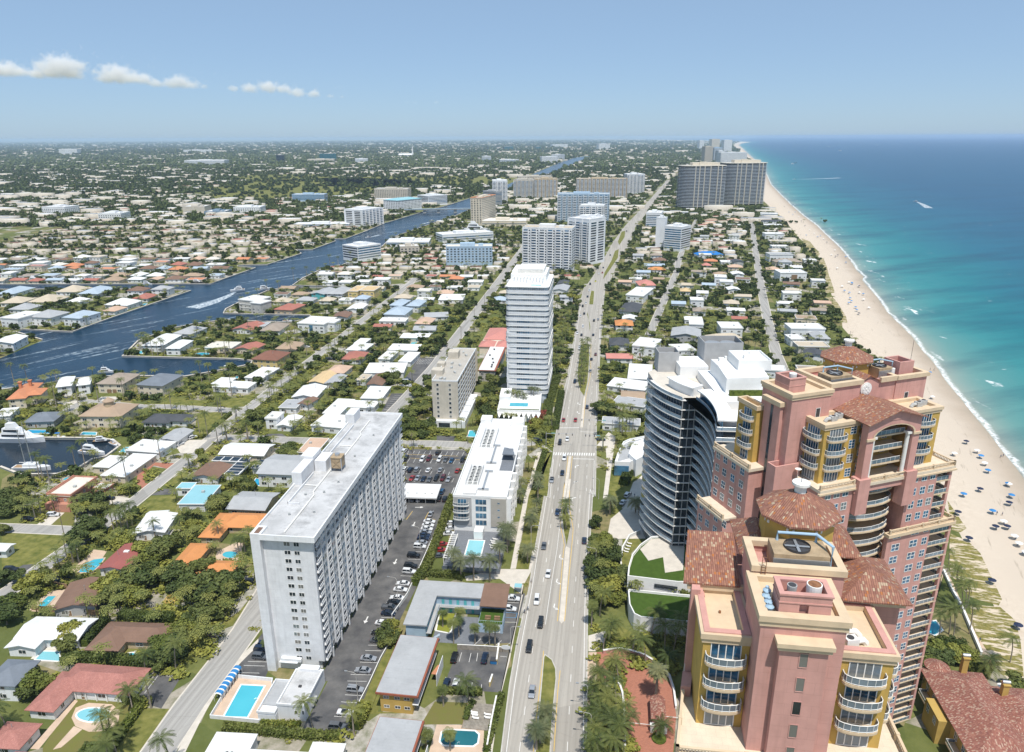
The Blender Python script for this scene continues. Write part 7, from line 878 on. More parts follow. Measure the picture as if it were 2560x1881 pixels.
# ------------------------------------------------------------ white hotel with roof plant
def hotel():
 t=thing('hotel','white five-storey hotel with flat roof plant and grey pool deck beside the highway','hotel',(-22.6,246.5,0),-6.0); Wd,L,Hh=22,79,15.2
 b=MB(); b.box(0,0,0,Wd-1.5,L,Hh); b.box(0,.02,0,.3,L,Hh); b.box(0,L-6,Hh,5,L,Hh+2.6); b.box(14.5,L-7,Hh,20.5,L,Hh+2.2); b.build('wall','white_clean',t)
 b=MB(); b.box(.2,-.25,3.2,7,0,Hh); b.build('front_panel','grey_wall',t); b=MB(); b.box(14.4,-.3,3.2,Wd-1.7,0,Hh); b.build('front_panel','mid_roof',t)
 b=MB(); b.box(.3,.3,Hh,Wd-1.8,L-.3,Hh+.1); b.build('roof','hotel_roof',t); b=MB(); b.ring(rc(-.1,-.1,Wd-1.4,L+.1),Hh,Hh+.9,.35); b.build('parapet','white_clean',t)
 zs=[.5,3.5,6.5,9.5,12.4]; reps(t,'window',win_t(4.2,2.2,3,1,.1),['white_trim','blue_glass'],[(10.6,-.02,z,0) for z in zs[1:]]+[(3.4,-.27,z,0,.8,1,1) for z in zs[2:]]+[(17.4,-.32,z+.6,0,.2,1,.35) for z in zs[2:]])
 balconies(t,[(3.0,-.25,z-.1,0) for z in zs[2:]],6.2,1.5,'white_trim')
 s=MB(); s.box(Wd-1.5,0,-.2,Wd,5.4,0); rail_run(s,[(Wd-.1,0),(Wd-.1,5.4)],0); d=MB(); d.box(Wd-1.52,.3,0,Wd-1.44,5,2.3)
 pl=[(0,2+7.2*i,z-.1,0) for i in range(10) for z in zs[1:]]; reps(t,'balcony',s,['white_trim','rail_glass'],pl); reps(t,'balcony_door',d,'blue_glass',pl)
 d=MB()
 for i in range(11): d.box(Wd-1.5,.2+7.2*i,0,Wd+.1,1.6+7.2*i,Hh)
 o=d.build('fin','white_clean',t); o['kind']='stuff'
 b=MB(); b.box(14.8,24,Hh-3,Wd-1,40,Hh+.15); b.build('roof_terrace','grey_paver',t); b=MB(); n=9; P=[(15,40)]+[(15+4.6*math.cos(R(90-90*i/n))*1.1,33+7*math.sin(R(90-90*i/n))) for i in range(n+1)]+[(15,33)]; b.prism(P,Hh+3.0,Hh+3.4); b.box(15,38,Hh,19,40,Hh+3); b.build('terrace_canopy','slate_roof',t)
 for k,(x0,y0,x1,y1) in enumerate(((3.2,10,8.2,26),(3.6,46,9.6,66))):
  b=MB(); rail_run(b,rc(x0,y0,x1,y1)+[(x0,y0)],Hh+.1,1.6,.8,0,None); o=b.build('plant_fence','steel',t); c=MB()
  for i in range(5):
   for j in range(2): x=x0+.8+j*2.1; y=y0+1+i*(y1-y0)/5.2; c.box(x,y,Hh+.2,x+1.3,y+1.3,Hh+1.5); c.cyl(x+.65,y+.65,Hh+1.5,Hh+1.58,.5,n=10,m=1)
  o=c.build('air_conditioner',['ac_box','dark_metal'],t); o['kind']='stuff'
 b=MB()
 for y0,y1 in ((6,22),(30,48)): b.box(10.2,y0,Hh+.3,10.9,y1,Hh+.8); b.box(8.6,y0,Hh+.3,12.8,y0+.7,Hh+.8); b.box(9.2,y1,Hh+.3,12.4,y1+.7,Hh+.8)
 b.build('roof_duct','steel',t)
 b=MB(); b.box(3.5,1,Hh+.1,8.5,5.5,Hh+1.0); b.ring(rc(3.5,1,8.5,5.5),Hh+1,Hh+1.5,.2); b.build('plant_box','white_clean',t)
 p=thing('pool_deck','grey raised pool deck with loungers and white pergola in front of the hotel','pool deck',(-25.0,220.0,0),-6); b=MB(); b.box(0,0,0,20.5,26.5,.9); b.build('deck','grey_paver',p); b=MB(); rail_run(b,[(0,.1),(20.4,.1),(20.4,26)],.9,1.1,1.2,0,1); b.build('railing',['dark_metal','rail_glass'],p)
 b=MB()
 for i in range(12): b.box(-.2,3+i*1.4,3.4,2.6,3.3+i*1.4,3.6)
 for y in (3,10,19.5): 
  for x in (0,2.2): b.box(x,y,.9,x+.2,y+.2,3.4)
 b.box(-.1,3,3.15,.15,20,3.4); b.box(2.15,3,3.15,2.4,20,3.4); b.build('pergola','white_trim',p); b=MB(); b.box(8.2,20.5,.9,11.6,25,3.6); b.ring(rc(8.2,20.5,11.6,25),3.6,4.2,.25); b.build('bar','white_clean',p)
hotel()
# ------------------------------------------------------------ blue courtyard motel
def motel():
 t=thing('motel','two-storey blue courtyard motel with grey L-shaped roof and wave mural','motel',(-33.0,182.2,0),-6.2); Hh=6.2
 b=MB(); b.box(.6,.6,0,6.6,20,Hh); b.box(6.6,15.6,0,28.6,20.4,Hh); b.box(21.6,7,0,29.2,15.6,3.2); b.build('wall','blue_wall',t)
 b=MB(); b.box(0,0,Hh,7.2,15,Hh+.4); b.box(0,15,Hh,21.4,22.8,Hh+.4); b.build('roof','grey_roof',t); b=MB(); b.face([(21.4,11.4,Hh+.2),(29.8,11.4,Hh+.2),(29.8,22.8,Hh+.9),(21.4,22.8,Hh+.9)]); b.face([(21.4,11.4,Hh-.1),(21.4,22.8,Hh+.6),(29.8,22.8,Hh+.6),(29.8,11.4,Hh-.1)]); b.face([(21.4,11.4,Hh-.1),(29.8,11.4,Hh-.1),(29.8,11.4,Hh+.2),(21.4,11.4,Hh+.2)]); b.build('tiled_roof','brown_roof',t)
 b=MB(); b.box(6.6,1,2.9,8.2,15.6,3.1); b.box(8.2,14,2.9,21.6,15.6,3.1); b.build('walkway','grey_wall',t); b=MB(); rail_run(b,[(8.1,1.2),(8.1,14.1),(20,14.1)],3.1,1.0,.6,0,None)
 for i in range(14): b.tube([(8.1,1.3+i*.9,3.1),(8.1,1.9+i*.9,4.1)],.03,4)
 b.build('walkway_rail','bluegrey_roof',t)
 reps(t,'door',win_t(1.0,2.0,1,1),['bluegrey_roof','turq_wall'],[(6.62,2+2.6*i,z,90) for i in range(5) for z in (.1,3.1)]+[(9+2.4*i,15.58,z,0) for i in range(5) for z in (.1,3.1)])
 b=MB(); b.box(21.7,7.1,3.2,29.1,14.5,3.32); b.build('turf_terrace','turf',t); b=MB(); 
 for x in (23.4,26.3): b.box(x,9.5,3.32,x+1.8,10.1,4.1); b.box(x,8.8,3.32,x+1.8,9.1,3.8)
 b.build('picnic_table','wood',t); b=MB(); rail_run(b,[(21.7,7.1),(29.1,7.1),(29.1,14.5)],3.3,1.0,.7,0,None); b.build('terrace_rail','bluegrey_roof',t)
 b=MB(); b.box(25.8,6.9,.2,28.4,6.98,3.0); b.build('mural_panel','white_paint',t)
 b=MB(); n=28
 for i in range(n):
  a0,a1=2*math.pi*i/n,2*math.pi*(i+1)/n; b.face([(27.1+r*math.cos(a),6.86,1.6+r*math.sin(a)) for r,a in ((.95,a0),(1.15,a0),(1.15,a1),(.95,a1))])
 for k in range(3):
  Q=[(26.4+.2*j,6.86,1.2+.28*k+.18*math.sin(j*.9+k)) for j in range(8)]
  for q0,q1 in zip(Q,Q[1:]): b.face([q0,q1,(q1[0],q1[1],q1[2]+.13),(q0[0],q0[1],q0[2]+.13)])
 b.build('wave_emblem','tarp_roof',t)
 b=MB(); 
 for i in range(9): b.box(6.8+i*.45,.2,0+.34*i,7.3+i*.45,1.3,.36*i+.1)
 b.build('stair','bluegrey_roof',t); b=MB(); b.box(8.2,1,.02,21,14,.05); b.build('court_paving','grey_paver',t)
 c=thing('canopy','small bright turquoise canopy beside the white pickup','canopy',(.4,206.5,0),-8); b=MB(); b.box(0,0,2.5,2.4,2.2,2.62); b.build('cover','turq_roof',c); b=MB()
 for x in (.1,2.2):
  for y in (.1,2.0): b.box(x,y,0,x+.1,y+.1,2.5)
 b.build('leg','steel',c)
 for i,(loc,lab,L,wl) in enumerate((((-36.3,153.9,0),'long two-storey building with grey roof and rust-red eaves below the motel',23.5,'ochre_wall'),((-37.2,121.0,0),'long grey-roofed building with rust-red eaves at the bottom edge',25.0,'ochre_wall'))):
  t=thing('apartment_block',lab,'building',loc,-8); w=11.6
  b=MB(); b.box(.9,.9,0,w-2,L-.6,6.2); b.build('wall',wl,t); b=MB(); b.box(0,0,6.2,w,L,6.75); b.build('eaves','red_fascia',t); b=MB(); b.box(.15,.25,6.75,w-.5,L-.2,6.85); b.build('roof','grey_roof',t)
  b=MB(); b.box(w-2,1,2.9,w-.4,L-2,3.1); b.build('walkway','white_paint',t); b=MB(); rail_run(b,[(w-.5,1.2),(w-.5,L-2)],3.1,1.0,.8,0,None); b.build('walkway_rail','white_trim',t)
  reps(t,'window',win_t(1.5,.9,2,1),WD,[(x,.88,z,0) for x in (2.6,5.6,8.2) for z in (1.4,4.4)]+[(w-1.98,3+3.2*k,z,90) for k in range(6) for z in (1,4)])
  b=MB(); 
  for k in range(14): b.box(w+.2,L*.55+k*.5,3.1-k*.22-.2,w+1.7,L*.55+k*.5+.55,3.1-k*.22)
  b.build('stair','terracotta_step',t); b=MB(); b.wall([(w+1.85,L*.5),(w+1.85,L*.5+8)],.15,0,3.9); b.build('stair_wall','white_paint',t)
 t=thing('carport','flat white carport over parked cars behind the white tower','carport',(-46.8,269.3,0),-4); b=MB(); b.box(0,0,2.6,15.4,12.6,3.2); b.build('roof','hotel_roof',t); b=MB(); b.box(0,12,0,15.2,12.4,2.6); b.box(.2,.4,0,.6,12,2.6); b.box(13.2,4.5,0,15,12,2.6); b.build('wall','white_paint',t); b=MB()
 for x in (3.5,7,10.5,14.8): b.box(x,.3,0,x+.2,.5,2.6)
 o=b.build('post','steel',t); o['kind']='stuff'; b=MB()
 for x in (2.2,6,9.6,12.4): b.box(x,3.4,3.2,x+.7,3.8,3.45)
 o=b.build('roof_vent','ac_box',t); o['kind']='stuff'
 t=thing('low_building','stained white flat-roofed building at the bottom edge below the alley','building',(-75.2,128.0,0),-4); b=MB(); b.box(0,0,0,25,11,3.6); b.box(0,11,0,10,15.6,3.6); b.build('wall','white_paint',t); b=MB(); b.box(-.3,-.3,3.6,25.3,11.2,3.9); b.box(-.3,11.2,3.6,10.3,15.9,3.9); b.build('roof','white_roof',t); b=MB(); b.cyl(5.5,9,3.9,4.7,.45,n=10); b.cyl(6.7,9,3.9,4.7,.45,n=10); b.build('roof_vent','dark_metal',t)
 t=thing('low_building','small flat white roof with black stain beside the yellow-green bush','building',(-50.0,131,0),-4); b=MB(); b.box(0,0,0,8,9.6,3.4); b.build('wall','white_paint',t); b=MB(); b.box(-.2,-.2,3.4,8.2,9.8,3.7); b.build('roof','white_roof',t)
motel()
# ------------------------------------------------------------ towers and slabs farther off
WMT={'white':'white_paint','grey':'grey_wall','beige':'beige_wall','bluegrey':'bluegrey_wall','cream':'cream_wall','tan':'tan_wall','teal':'teal_glass','dark':'window_dark','pale':'blue_wall','turq':'turq_wall'}
def tower(lab,fx0,fy0,fx1,fy1,dep,h,style,wall,cat='tower',name='apartment_tower',FZ=2.95,roof='hotel_roof',extra=None,z0=3.2,grp=None):
 a=Vector((fx0,fy0)); c=Vector((fx1,fy1)); w=(c-a).length; yaw=math.degrees(math.atan2(c.y-a.y,c.x-a.x)); t=thing(name,lab,cat,(fx0,fy0,0),yaw,grp); wm=WMT[wall]
 nf=max(1,int((h-z0)/FZ)); zs=[z0+FZ*i for i in range(nf)]; dist=math.hypot(fx0,fy0)
 b=MB(); b.box(0,0,0,w,dep,h); b.build('wall',wm,t); b=MB(); b.box(.3,.3,h,w-.3,dep-.3,h+.1); b.build('roof',roof,t); b=MB(); b.ring(rc(-.15,-.15,w+.15,dep+.15),h,h+1.1,.4); b.build('parapet',wm if style!='bands' else 'white_trim',t)
 b=MB(); b.box(w*.3,dep*.3,h+.1,w*.62,dep*.75,h+3.6); b.box(w*.7,dep*.4,h+.1,w*.8,dep*.7,h+2.4); b.build('penthouse',wm if wall not in('teal','dark') else 'grey_wall',t)
 if style=='grid':
  nb=max(2,int(w/4.2)); ww=w/nb*.5; wt=MB(); wt.box(-ww/2,-.06,0,ww/2,.02,1.5); reps(t,'window',wt,'window_dark',[((i+.5)*w/nb,0,z+.6,0) for z in zs for i in range(nb)])
  nd=max(2,int(dep/5)); wt=MB(); wt.box(-.06,-1,0,.02,1,1.5); reps(t,'side_window',wt,'window_dark',[(0,(i+.5)*dep/nd,z+.6,0) for z in zs for i in range(nd)]+[(w+.04,(i+.5)*dep/nd,z+.6,0) for z in zs for i in range(nd)],limit=60)
 if style in('bays','bays_dark'):
  # alternating stacks of open balconies and windowed wall
  nb=max(2,int(w/9)); bw=w/nb; gl=MB(); gl.box(.1*bw,-.05,0,.62*bw,.02,2.3); reps(t,'glazing',gl,'tower_glass' if style=='bays_dark' else 'window_blue',[(i*bw,0,z,0) for z in zs for i in range(nb)],limit=90)
  s=MB(); s.box(.08*bw,-1.5,-.25,.64*bw,-.05,0); s.box(.08*bw,-1.5,0,.64*bw,-1.4,.95); reps(t,'balcony',s,'white_paint',[(i*bw,0,z,0) for z in zs for i in range(nb)])
  wt=MB(); wt.box(.74*bw,-.07,.5,.9*bw,.02,1.9); reps(t,'window',wt,'window_dark',[(i*bw,0,z,0) for z in zs for i in range(nb)])
  b=MB()
  for i in range(nb+1): b.box(i*bw-.25,-1.6,0,i*bw+.25,-.04,h)
  o=b.build('pier','white_paint',t); o['kind']='stuff'
  sd=MB(); sd.box(-.06,.1*dep,.3,.02,.42*dep,2.0); sd.box(-.06,.55*dep,.3,.02,.9*dep,2.0); reps(t,'side_window',sd,'window_dark',[(0,0,z,0) for z in zs]+[(w+.04,0,z,0) for z in zs])
 if style=='bands':
  b=MB(); b.box(-.1,-.1,z0,w+.1,dep+.1,h-.3); b.build('glazing','tower_glass',t); s=MB(); s.box(-1.4,-1.4,-.3,w+1.4,dep+.5,0); s.box(-1.4,-1.4,0,w+1.4,-1.28,.8); s.box(-1.4,-1.28,0,-1.28,dep,.8); s.box(w+1.28,-1.28,0,w+1.4,dep,.8); reps(t,'floor_band',s,'white_paint',[(0,0,z,0) for z in zs])
 if style=='ribbon':
  s=MB(); s.box(.6,-.08,.7,w-.6,.02,2.2); reps(t,'window_band',s,'window_blue' if wall!='teal' else 'teal_glass',[(0,0,z,0) for z in zs]); s=MB(); s.box(-.08,.6,.7,.02,dep-.6,2.2); s.box(w-.02,.6,.7,w+.08,dep-.6,2.2); reps(t,'side_window_band',s,'window_dark',[(0,0,z,0) for z in zs])
 if style=='curtain':
  b=MB(); b.box(-.12,-.12,2,w+.12,dep,h-.5); b.build('glazing','teal_glass' if wall=='teal' else 'tower_glass',t)
 if extra: extra(t,w,dep,h)
 return t
mat('bluegrey_pale',(.46,.49,.53),.7,.1)
def twin(lab,X,Y,Wd,h):
 # dark stepped tower: bowed left part, straight fins, set-back right part
 t=thing('apartment_tower',lab,'tower',(X,Y,0),2); n=int((h-4)/3.0); zs=[4+3.0*i for i in range(n)]
 P=[]; 
 for i in range(9): a=math.pi*(1-i/8*.5); P.append((Wd*.3+Wd*.3*math.cos(a),22-22*math.sin(a)))
 P+=[(Wd*.62,0),(Wd*.66,5),(Wd*.8,6),(Wd,9),(Wd,38),(0,38)]
 b=MB(); b.prism(grow(P,-1.6),0,h); b.build('glazing','tower_glass',t)
 s=MB(); s.prism(P,-.45,0); Q=P[:-2]; s.wall(Q,.18,0,.75); reps(t,'floor_band',s,'bluegrey_pale',[(0,0,z,0) for z in zs])
 b=MB()
 for q in [(Wd*.3,-.4),(Wd*.39,-.4),(Wd*.5,-.5),(Wd*.63,-.5),(Wd*.81,5.2),(Wd*.9,6.8)]: b.box(q[0]-.8,q[1],0,q[0]+.8,q[1]+3,h)
 o=b.build('pier','beige_wall',t); o['kind']='stuff'
 b=MB(); b.prism(grow(P,.4),h,h+1.5); b.build('roof','cream_roof',t); b=MB(); b.box(Wd*.25,10,h+1.5,Wd*.85,32,h+7); b.box(Wd*.4,8,h+1.5,Wd*.55,10,h+9); b.build('penthouse','cream_wall',t)
twin('left of the two dark stepped beach towers',356,1560,96,86); twin('right of the two dark stepped beach towers, nearer the sea',462,1625,97,89)
def orange_rim(t,w,d,h): b=MB(); b.ring(rc(-.5,-.5,w+.5,d+.5),h+1.1,h+1.9,1.4); b.build('orange_coping','orange_trim',t)
def teal_top(t,w,d,h): b=MB(); hiproof(b,0,0,w,d,h+1.1,3.5,.8); b.build('teal_roof','turq_roof',t)
for a in FARTOWERS: tower(*a[:-1],**dict(a[-1],**({'extra':globals()[a[-1]['extra']]} if 'extra' in a[-1] else {})))
def church():
 t=thing('church','white church with a very tall needle spire on the far plain','church',(-821,6089,0)); b=MB(); b.box(-80,-25,0,20,25,14); b.build('hall','white_paint',t); b=MB(); gableroof(b,-80,-25,20,25,14,10,3); b.build('roof','white_clean',t); b=MB(); b.cyl(28,0,0,35,8,5,8); b.cyl(28,0,35,98,5,.6,8); b.build('spire','white_clean',t)
church()
def bridge():
 t=thing('bridge','low grey road bridge crossing the canal between the hotels','bridge',(-196,1488,0),6); b=MB(); b.box(-20,0,6,115,16,7.6); b.build('deck','concrete_wall',t); b=MB(); b.box(-20,-.4,7.6,115,.2,8.8); b.build('rail','pipe_blue',t)
 for x in (18,46,80): b=MB(); b.box(x,2,0,x+6,14,6); b.build('pier','concrete_wall',t)
bridge()
# ------------------------------------------------------------ occupancy map: where things already stand
GX0,GY0,GW,GH=-760,60,1500,1240
OCC=np.zeros((GH,GW),dtype=np.uint8)
def mark(P,v,grow_=0):
 P=np.array(P,float); x0,x1=int(max(0,P[:,0].min()-GX0-grow_-1)),int(min(GW,P[:,0].max()-GX0+grow_+2)); y0,y1=int(max(0,P[:,1].min()-GY0-grow_-1)),int(min(GH,P[:,1].max()-GY0+grow_+2))
 if x1<=x0 or y1<=y0: return
 X,Y=np.meshgrid(np.arange(x0,x1)+GX0+.5,np.arange(y0,y1)+GY0+.5); ins=np.zeros(X.shape,bool); n=len(P)
 for i in range(n):
  xa,ya=P[i-1]; xb,yb=P[i]
  if ya==yb: continue
  c=((ya>Y)!=(yb>Y))&(X<(xb-xa)*(Y-ya)/(yb-ya)+xa); ins^=c
 for _ in range(int(grow_)):
  z=ins.copy(); z[1:]|=ins[:-1]; z[:-1]|=ins[1:]; z[:,1:]|=ins[:,:-1]; z[:,:-1]|=ins[:,1:]; ins=z
 OCC[y0:y1,x0:x1][ins]=v
def stripmark(P,w,v):
 for a,c in zip(P,P[1:]):
  a,c=Vector(a[:2]),Vector(c[:2]); d=(c-a).normalized(); q=Vector((-d.y,d.x))*w/2; mark([tuple(a-q),tuple(c-q),tuple(c+q),tuple(a+q)],v)
def free(x,y):
 i,j=int(x-GX0),int(y-GY0); return 0<=i<GW and 0<=j<GH and OCC[j,i]==0
mark(CANAL,1,2); mark(BASIN,1,2); mark([(dux(y)-6,y) for y in range(60,1300,20)]+[(1200,1300),(1200,60)],1)
mark(HWL+HWR[::-1],2,1)
for nm,(w,P) in STREETS.items(): stripmark(P,w+1.5,2)
for nm,P in PARK: mark(P,2)
for k,P in PAVE: mark(P,2)
for P in LAWN+[[(-96,136),(-58,136),(-58,172),(-94,174)]]: mark(P,3)
for lab,P,c in POOLS: mark(P,2,1)
for P in ([(-72,166),(-50,166),(-38,264),(-60,266)],[(-68,150),(-52,150),(-52,168),(-68,168)],[(-78,126),(-40,126),(-40,143),(-78,146)],[(45,205),(92,205),(92,268),(45,268)],[(-8,355),(22,355),(24,436),(-4,436)],[(-46,350),(-22,346),(-16,420),(-34,422)],[(-26,216),(0,216),(10,330),(-16,330)],[(-34,180),(0,180),(0,208),(-32,208)],[(-38,118),(-20,118),(-18,180),(-34,180)],[(-50,266),(-28,266),(-28,284),(-48,284)],[(18,60),(50,60),(56,100),(24,100)],[(48,130),(106,134),(106,175),(50,172)],[(104,128),(135,128),(135,165),(108,165)],[(-24,424),(-4,424),(4,545),(-24,545)],[(35,205),(48,205),(50,250),(36,250)],[(30,250),(46,250),(46,300),(30,300)]): mark(P,2)
for f in FARTOWERS:
 if f[2]<1300:
  a=Vector(f[1:3]); c=Vector(f[3:5]); d=(c-a).normalized(); q=Vector((-d.y,d.x))*f[5]; mark([tuple(a),tuple(c),tuple(c+q),tuple(a+q)],2,1)
# ------------------------------------------------------------ houses
ROOFM={k:k+'_roof' for k in('white','cream','grey','slate','dark','brown','brown2','maroon','orange','orange2','turq','taupe','tan','brick','bluegrey','peach','beige','sandy','redlight','tarp')}; ROOFM['redtile']='redtile'
WALLM={'white':'white_paint','cream':'cream_wall','tan':'tan_wall','grey':'grey_wall','terra':'terra_wall','concrete':'concrete_wall','turqwall':'turq_wall','yellow':'yellow_house'}
HOUSES_XY=[]
WT_BIG=win_t(2.2,1.35,2,1,.1).mesh('window',WD); WT_SM=win_t(1.2,1.25,2,1,.09).mesh('window',WD); DOORM=win_t(1.0,2.1,1,1,.1).mesh('door',['white_trim','wood'])
def house(typ,rc_,wc,h,rects,label,group=None,rich=True):
 cx,cy=rects[0][0],rects[0][1]; y0=max(-24,min(24,rects[0][2])); t=thing('house',label,'house',(cx,cy,0),y0,group); HOUSES_XY.append((cx,cy,label,max(rects[0][3:5])/2))
 ca,sa=math.cos(R(y0)),math.sin(R(y0)); rm=ROOFM[rc_]; wm=WALLM[wc]; wb=MB(); rb=MB(); pb=MB(); wins=0
 ov=.75 if typ!='flat' else .55
 for k,(x,y,yw,w,d) in enumerate(rects):
  w=max(w,5);d=max(d,5); lx,ly=(x-cx)*ca+(y-cy)*sa,-(x-cx)*sa+(y-cy)*ca; hk=h-(.004+.011*k); x0,x1,ya,yb=lx-w/2+ov*.7,lx+w/2-ov*.7,ly-d/2+ov*.7,ly+d/2-ov*.7
  wb.box(x0,ya,0,x1,yb,hk)
  if typ=='flat':
   rb.box(lx-w/2,ly-d/2,hk,lx+w/2,ly+d/2,hk+.28); 
   if h>4.6: pb.ring(rc(lx-w/2+.02,ly-d/2+.02,lx+w/2-.02,ly+d/2-.02),hk+.28,hk+.85,.3)
   else: pb.ring(rc(lx-w/2-.06,ly-d/2-.06,lx+w/2+.06,ly+d/2+.06),hk+.02,hk+.36,.3)
  elif typ=='hip': hiproof(rb,x0,ya,x1,yb,hk,min(w,d)*.21,ov)
  else: gableroof(rb,x0,ya,x1,yb,hk,min(w,d)*.1,ov,mw=1)
  mark([(x-ca*u+sa*v,y-sa*u-ca*v) for u,v in((-w/2-.5,-d/2-.5),(w/2+.5,-d/2-.5),(w/2+.5,d/2+.5),(-w/2-.5,d/2+.5))],2,1)
  side=1 if x<0 else -1
  for fl in range(2 if h>4.8 else 1):
   if h>4.8 and fl==0 and not rich: pass
   n=max(1,int((x1-x0)/4.2))
   for i in range(n):
    o=link('window',WT_BIG if i%2==0 else WT_SM,t); o.location=(x0+(i+.5)*(x1-x0)/n,ya-.015,.95+2.75*fl); wins+=1
   n=max(1,int((yb-ya)/5.5))
   for i in range(n if rich else 1):
    o=link('window',WT_SM,t); o.location=((x1+.015) if side>0 else (x0-.015),ya+(i+.5)*(yb-ya)/n,.95+2.75*fl); o.rotation_euler=(0,0,R(90*side))
  if k==0 and rich: o=link('door',DOORM,t); o.location=(x0+(x1-x0)*.36,ya-.012,.02)
 wb.build('wall',wm,t); rf=rb.build('roof',[rm,wm],t)
 if pb.v: pb.build('parapet' if h>4.6 else 'roof_edge','white_trim' if wc!='terra' else 'terra_wall',t)
 if rich:
  x,y,yw,w,d=rects[0]; b=MB()
  q=RNG.random(4); px,py=(q[0]-.5)*w*.5,(q[1]-.5)*d*.4
  if typ=='flat': b.box(px-.6,py-.5,h+.26,px+.6,py+.5,h+1.15); b.build('air_conditioner','ac_box',rf)
  elif q[2]<.5: b.cyl(px,py,h+.2,h+min(w,d)*.2+.7,.09,n=6); b.build('vent_pipe','steel',rf)
 return t
HL={}
for typ,rc_,wc,h,rects,label in HOUSES: HL[label]=house(typ,rc_,wc,h,rects,label)
def on(label): 
 for k in HL: 
  if label in k: return HL[k]
# particular features of the nearest houses
t=on('long L-shaped house with red'); b=MB()
for i in range(7): b.box(-8+i*3.0,-4.9,0,-7.75+i*3.0,-4.65,3.1)
o=b.build('veranda_post','white_trim',t); o['kind']='stuff'
b=MB(); b.box(-9,-4.3,.2,10,-4.25,2.9); b.build('veranda_screen','window_dark',t)
t=on('skylight house') or on('square skylight'); b=MB(); b.box(-7.6,-4.4,3.25,-4.2,-.6,3.9); b.build('skylight_kerb','white_trim',t); b=MB(); b.box(-7.3,-4.1,3.9,-4.5,-.9,3.95); b.build('skylight','grey_roof',t)
t=on('dark red roofed house'); b=MB(); b.box(-1,1,4.0,.8,2.2,4.7); b.build('skylight','white_trim',t)
t=on('arched garage'); b=MB()
for x in (-2.2,1.0): b.box(x,-9.45,0,x+2.4,-9.35,2.4); b.cyl(0,0,0,.01,.01,n=3)
b.build('garage_door','wood',t)
t=on('waterfront house with orange'); 
for x,y in ((-3,3),(1.5,5)): b=MB(); b.box(x-.7,y-.7,6,x+.7,y+.7,10.4); b.box(x-1,y-1,10.4,x+1,y+1,10.9); b.build('chimney','orange2_roof',t)
t=on('large tan tiled mansion'); b=MB(); b.cyl(1,-1,6,12.2,2.4,n=14); b.build('turret','tan_wall',t); b=MB(); octroof(b,1,-1,3,12.2,14.2,.1,14); b.build('turret_roof','tan_roof',t)
t=on('terracotta stepped house'); b=MB(); b.box(-5.3,-10.6,0,5.3,-8.4,3.4); b.box(-5.6,-8.4,6.3,-5.2,8.4,7.2); b.box(-5.2,-8.5,6.3,5.2,-8.1,7.0); b.box(5.2,-8.4,6.3,5.6,8.4,7.2); b.build('stepped_parapet','terra_wall',t)
t=on('modern two-storey white house with tall'); b=MB(); b.box(-1.5,-11.6,0,1.5,-11.3,6.2); b.build('glass_entrance','blue_glass',t)
t=on('dark garage and wood'); b=MB(); b.box(-11,-9.9,0,-4,-9.6,4); b.build('garage_door','window_dark',t); b=MB(); b.box(-2,-9.95,2,4,-9.6,7); b.build('wood_panel','wood',t)
t=on('modern three-storey concrete'); b=MB()
for z in (3,6.2): b.box(-9.5,-9.8,z,9,-9.0,z+.4)
b.build('terrace_slab','white_trim',t)
def solar(label,x,y,yaw,w,d,n,m):
 t=thing('solar_roof',label,'roof',(x,y,0),yaw); b=MB(); b.box(-w/2,-d/2,2.9,w/2,d/2,3.2); b.box(-w/2+.5,-d/2+.5,0,w/2-.5,d/2-.5,2.9); b.build('roof','white_roof',t)
 s=MB(); s.box(-w/n*.42,-d/m*.4,3.3,w/n*.42,d/m*.4,3.36); reps(t,'solar_panel',s,'tower_glass',[((i+.5)*w/n-w/2,(j+.5)*d/m-d/2,0,0) for i in range(n) for j in range(m)]); mark([(x-w/2,y-d/2),(x+w/2,y-d/2),(x+w/2,y+d/2),(x-w/2,y+d/2)],2,1)
solar('white roof with four dark solar panels, beside the brown roof',-124.5,297.5,-6,7,12,1,4); solar('white roof with two columns of solar panels, right of the four-panel roof',-114.8,302,-6,7,9,2,3); solar('long narrow white roof with one strip of solar panels',-131,307.5,-6,17,5,4,1)
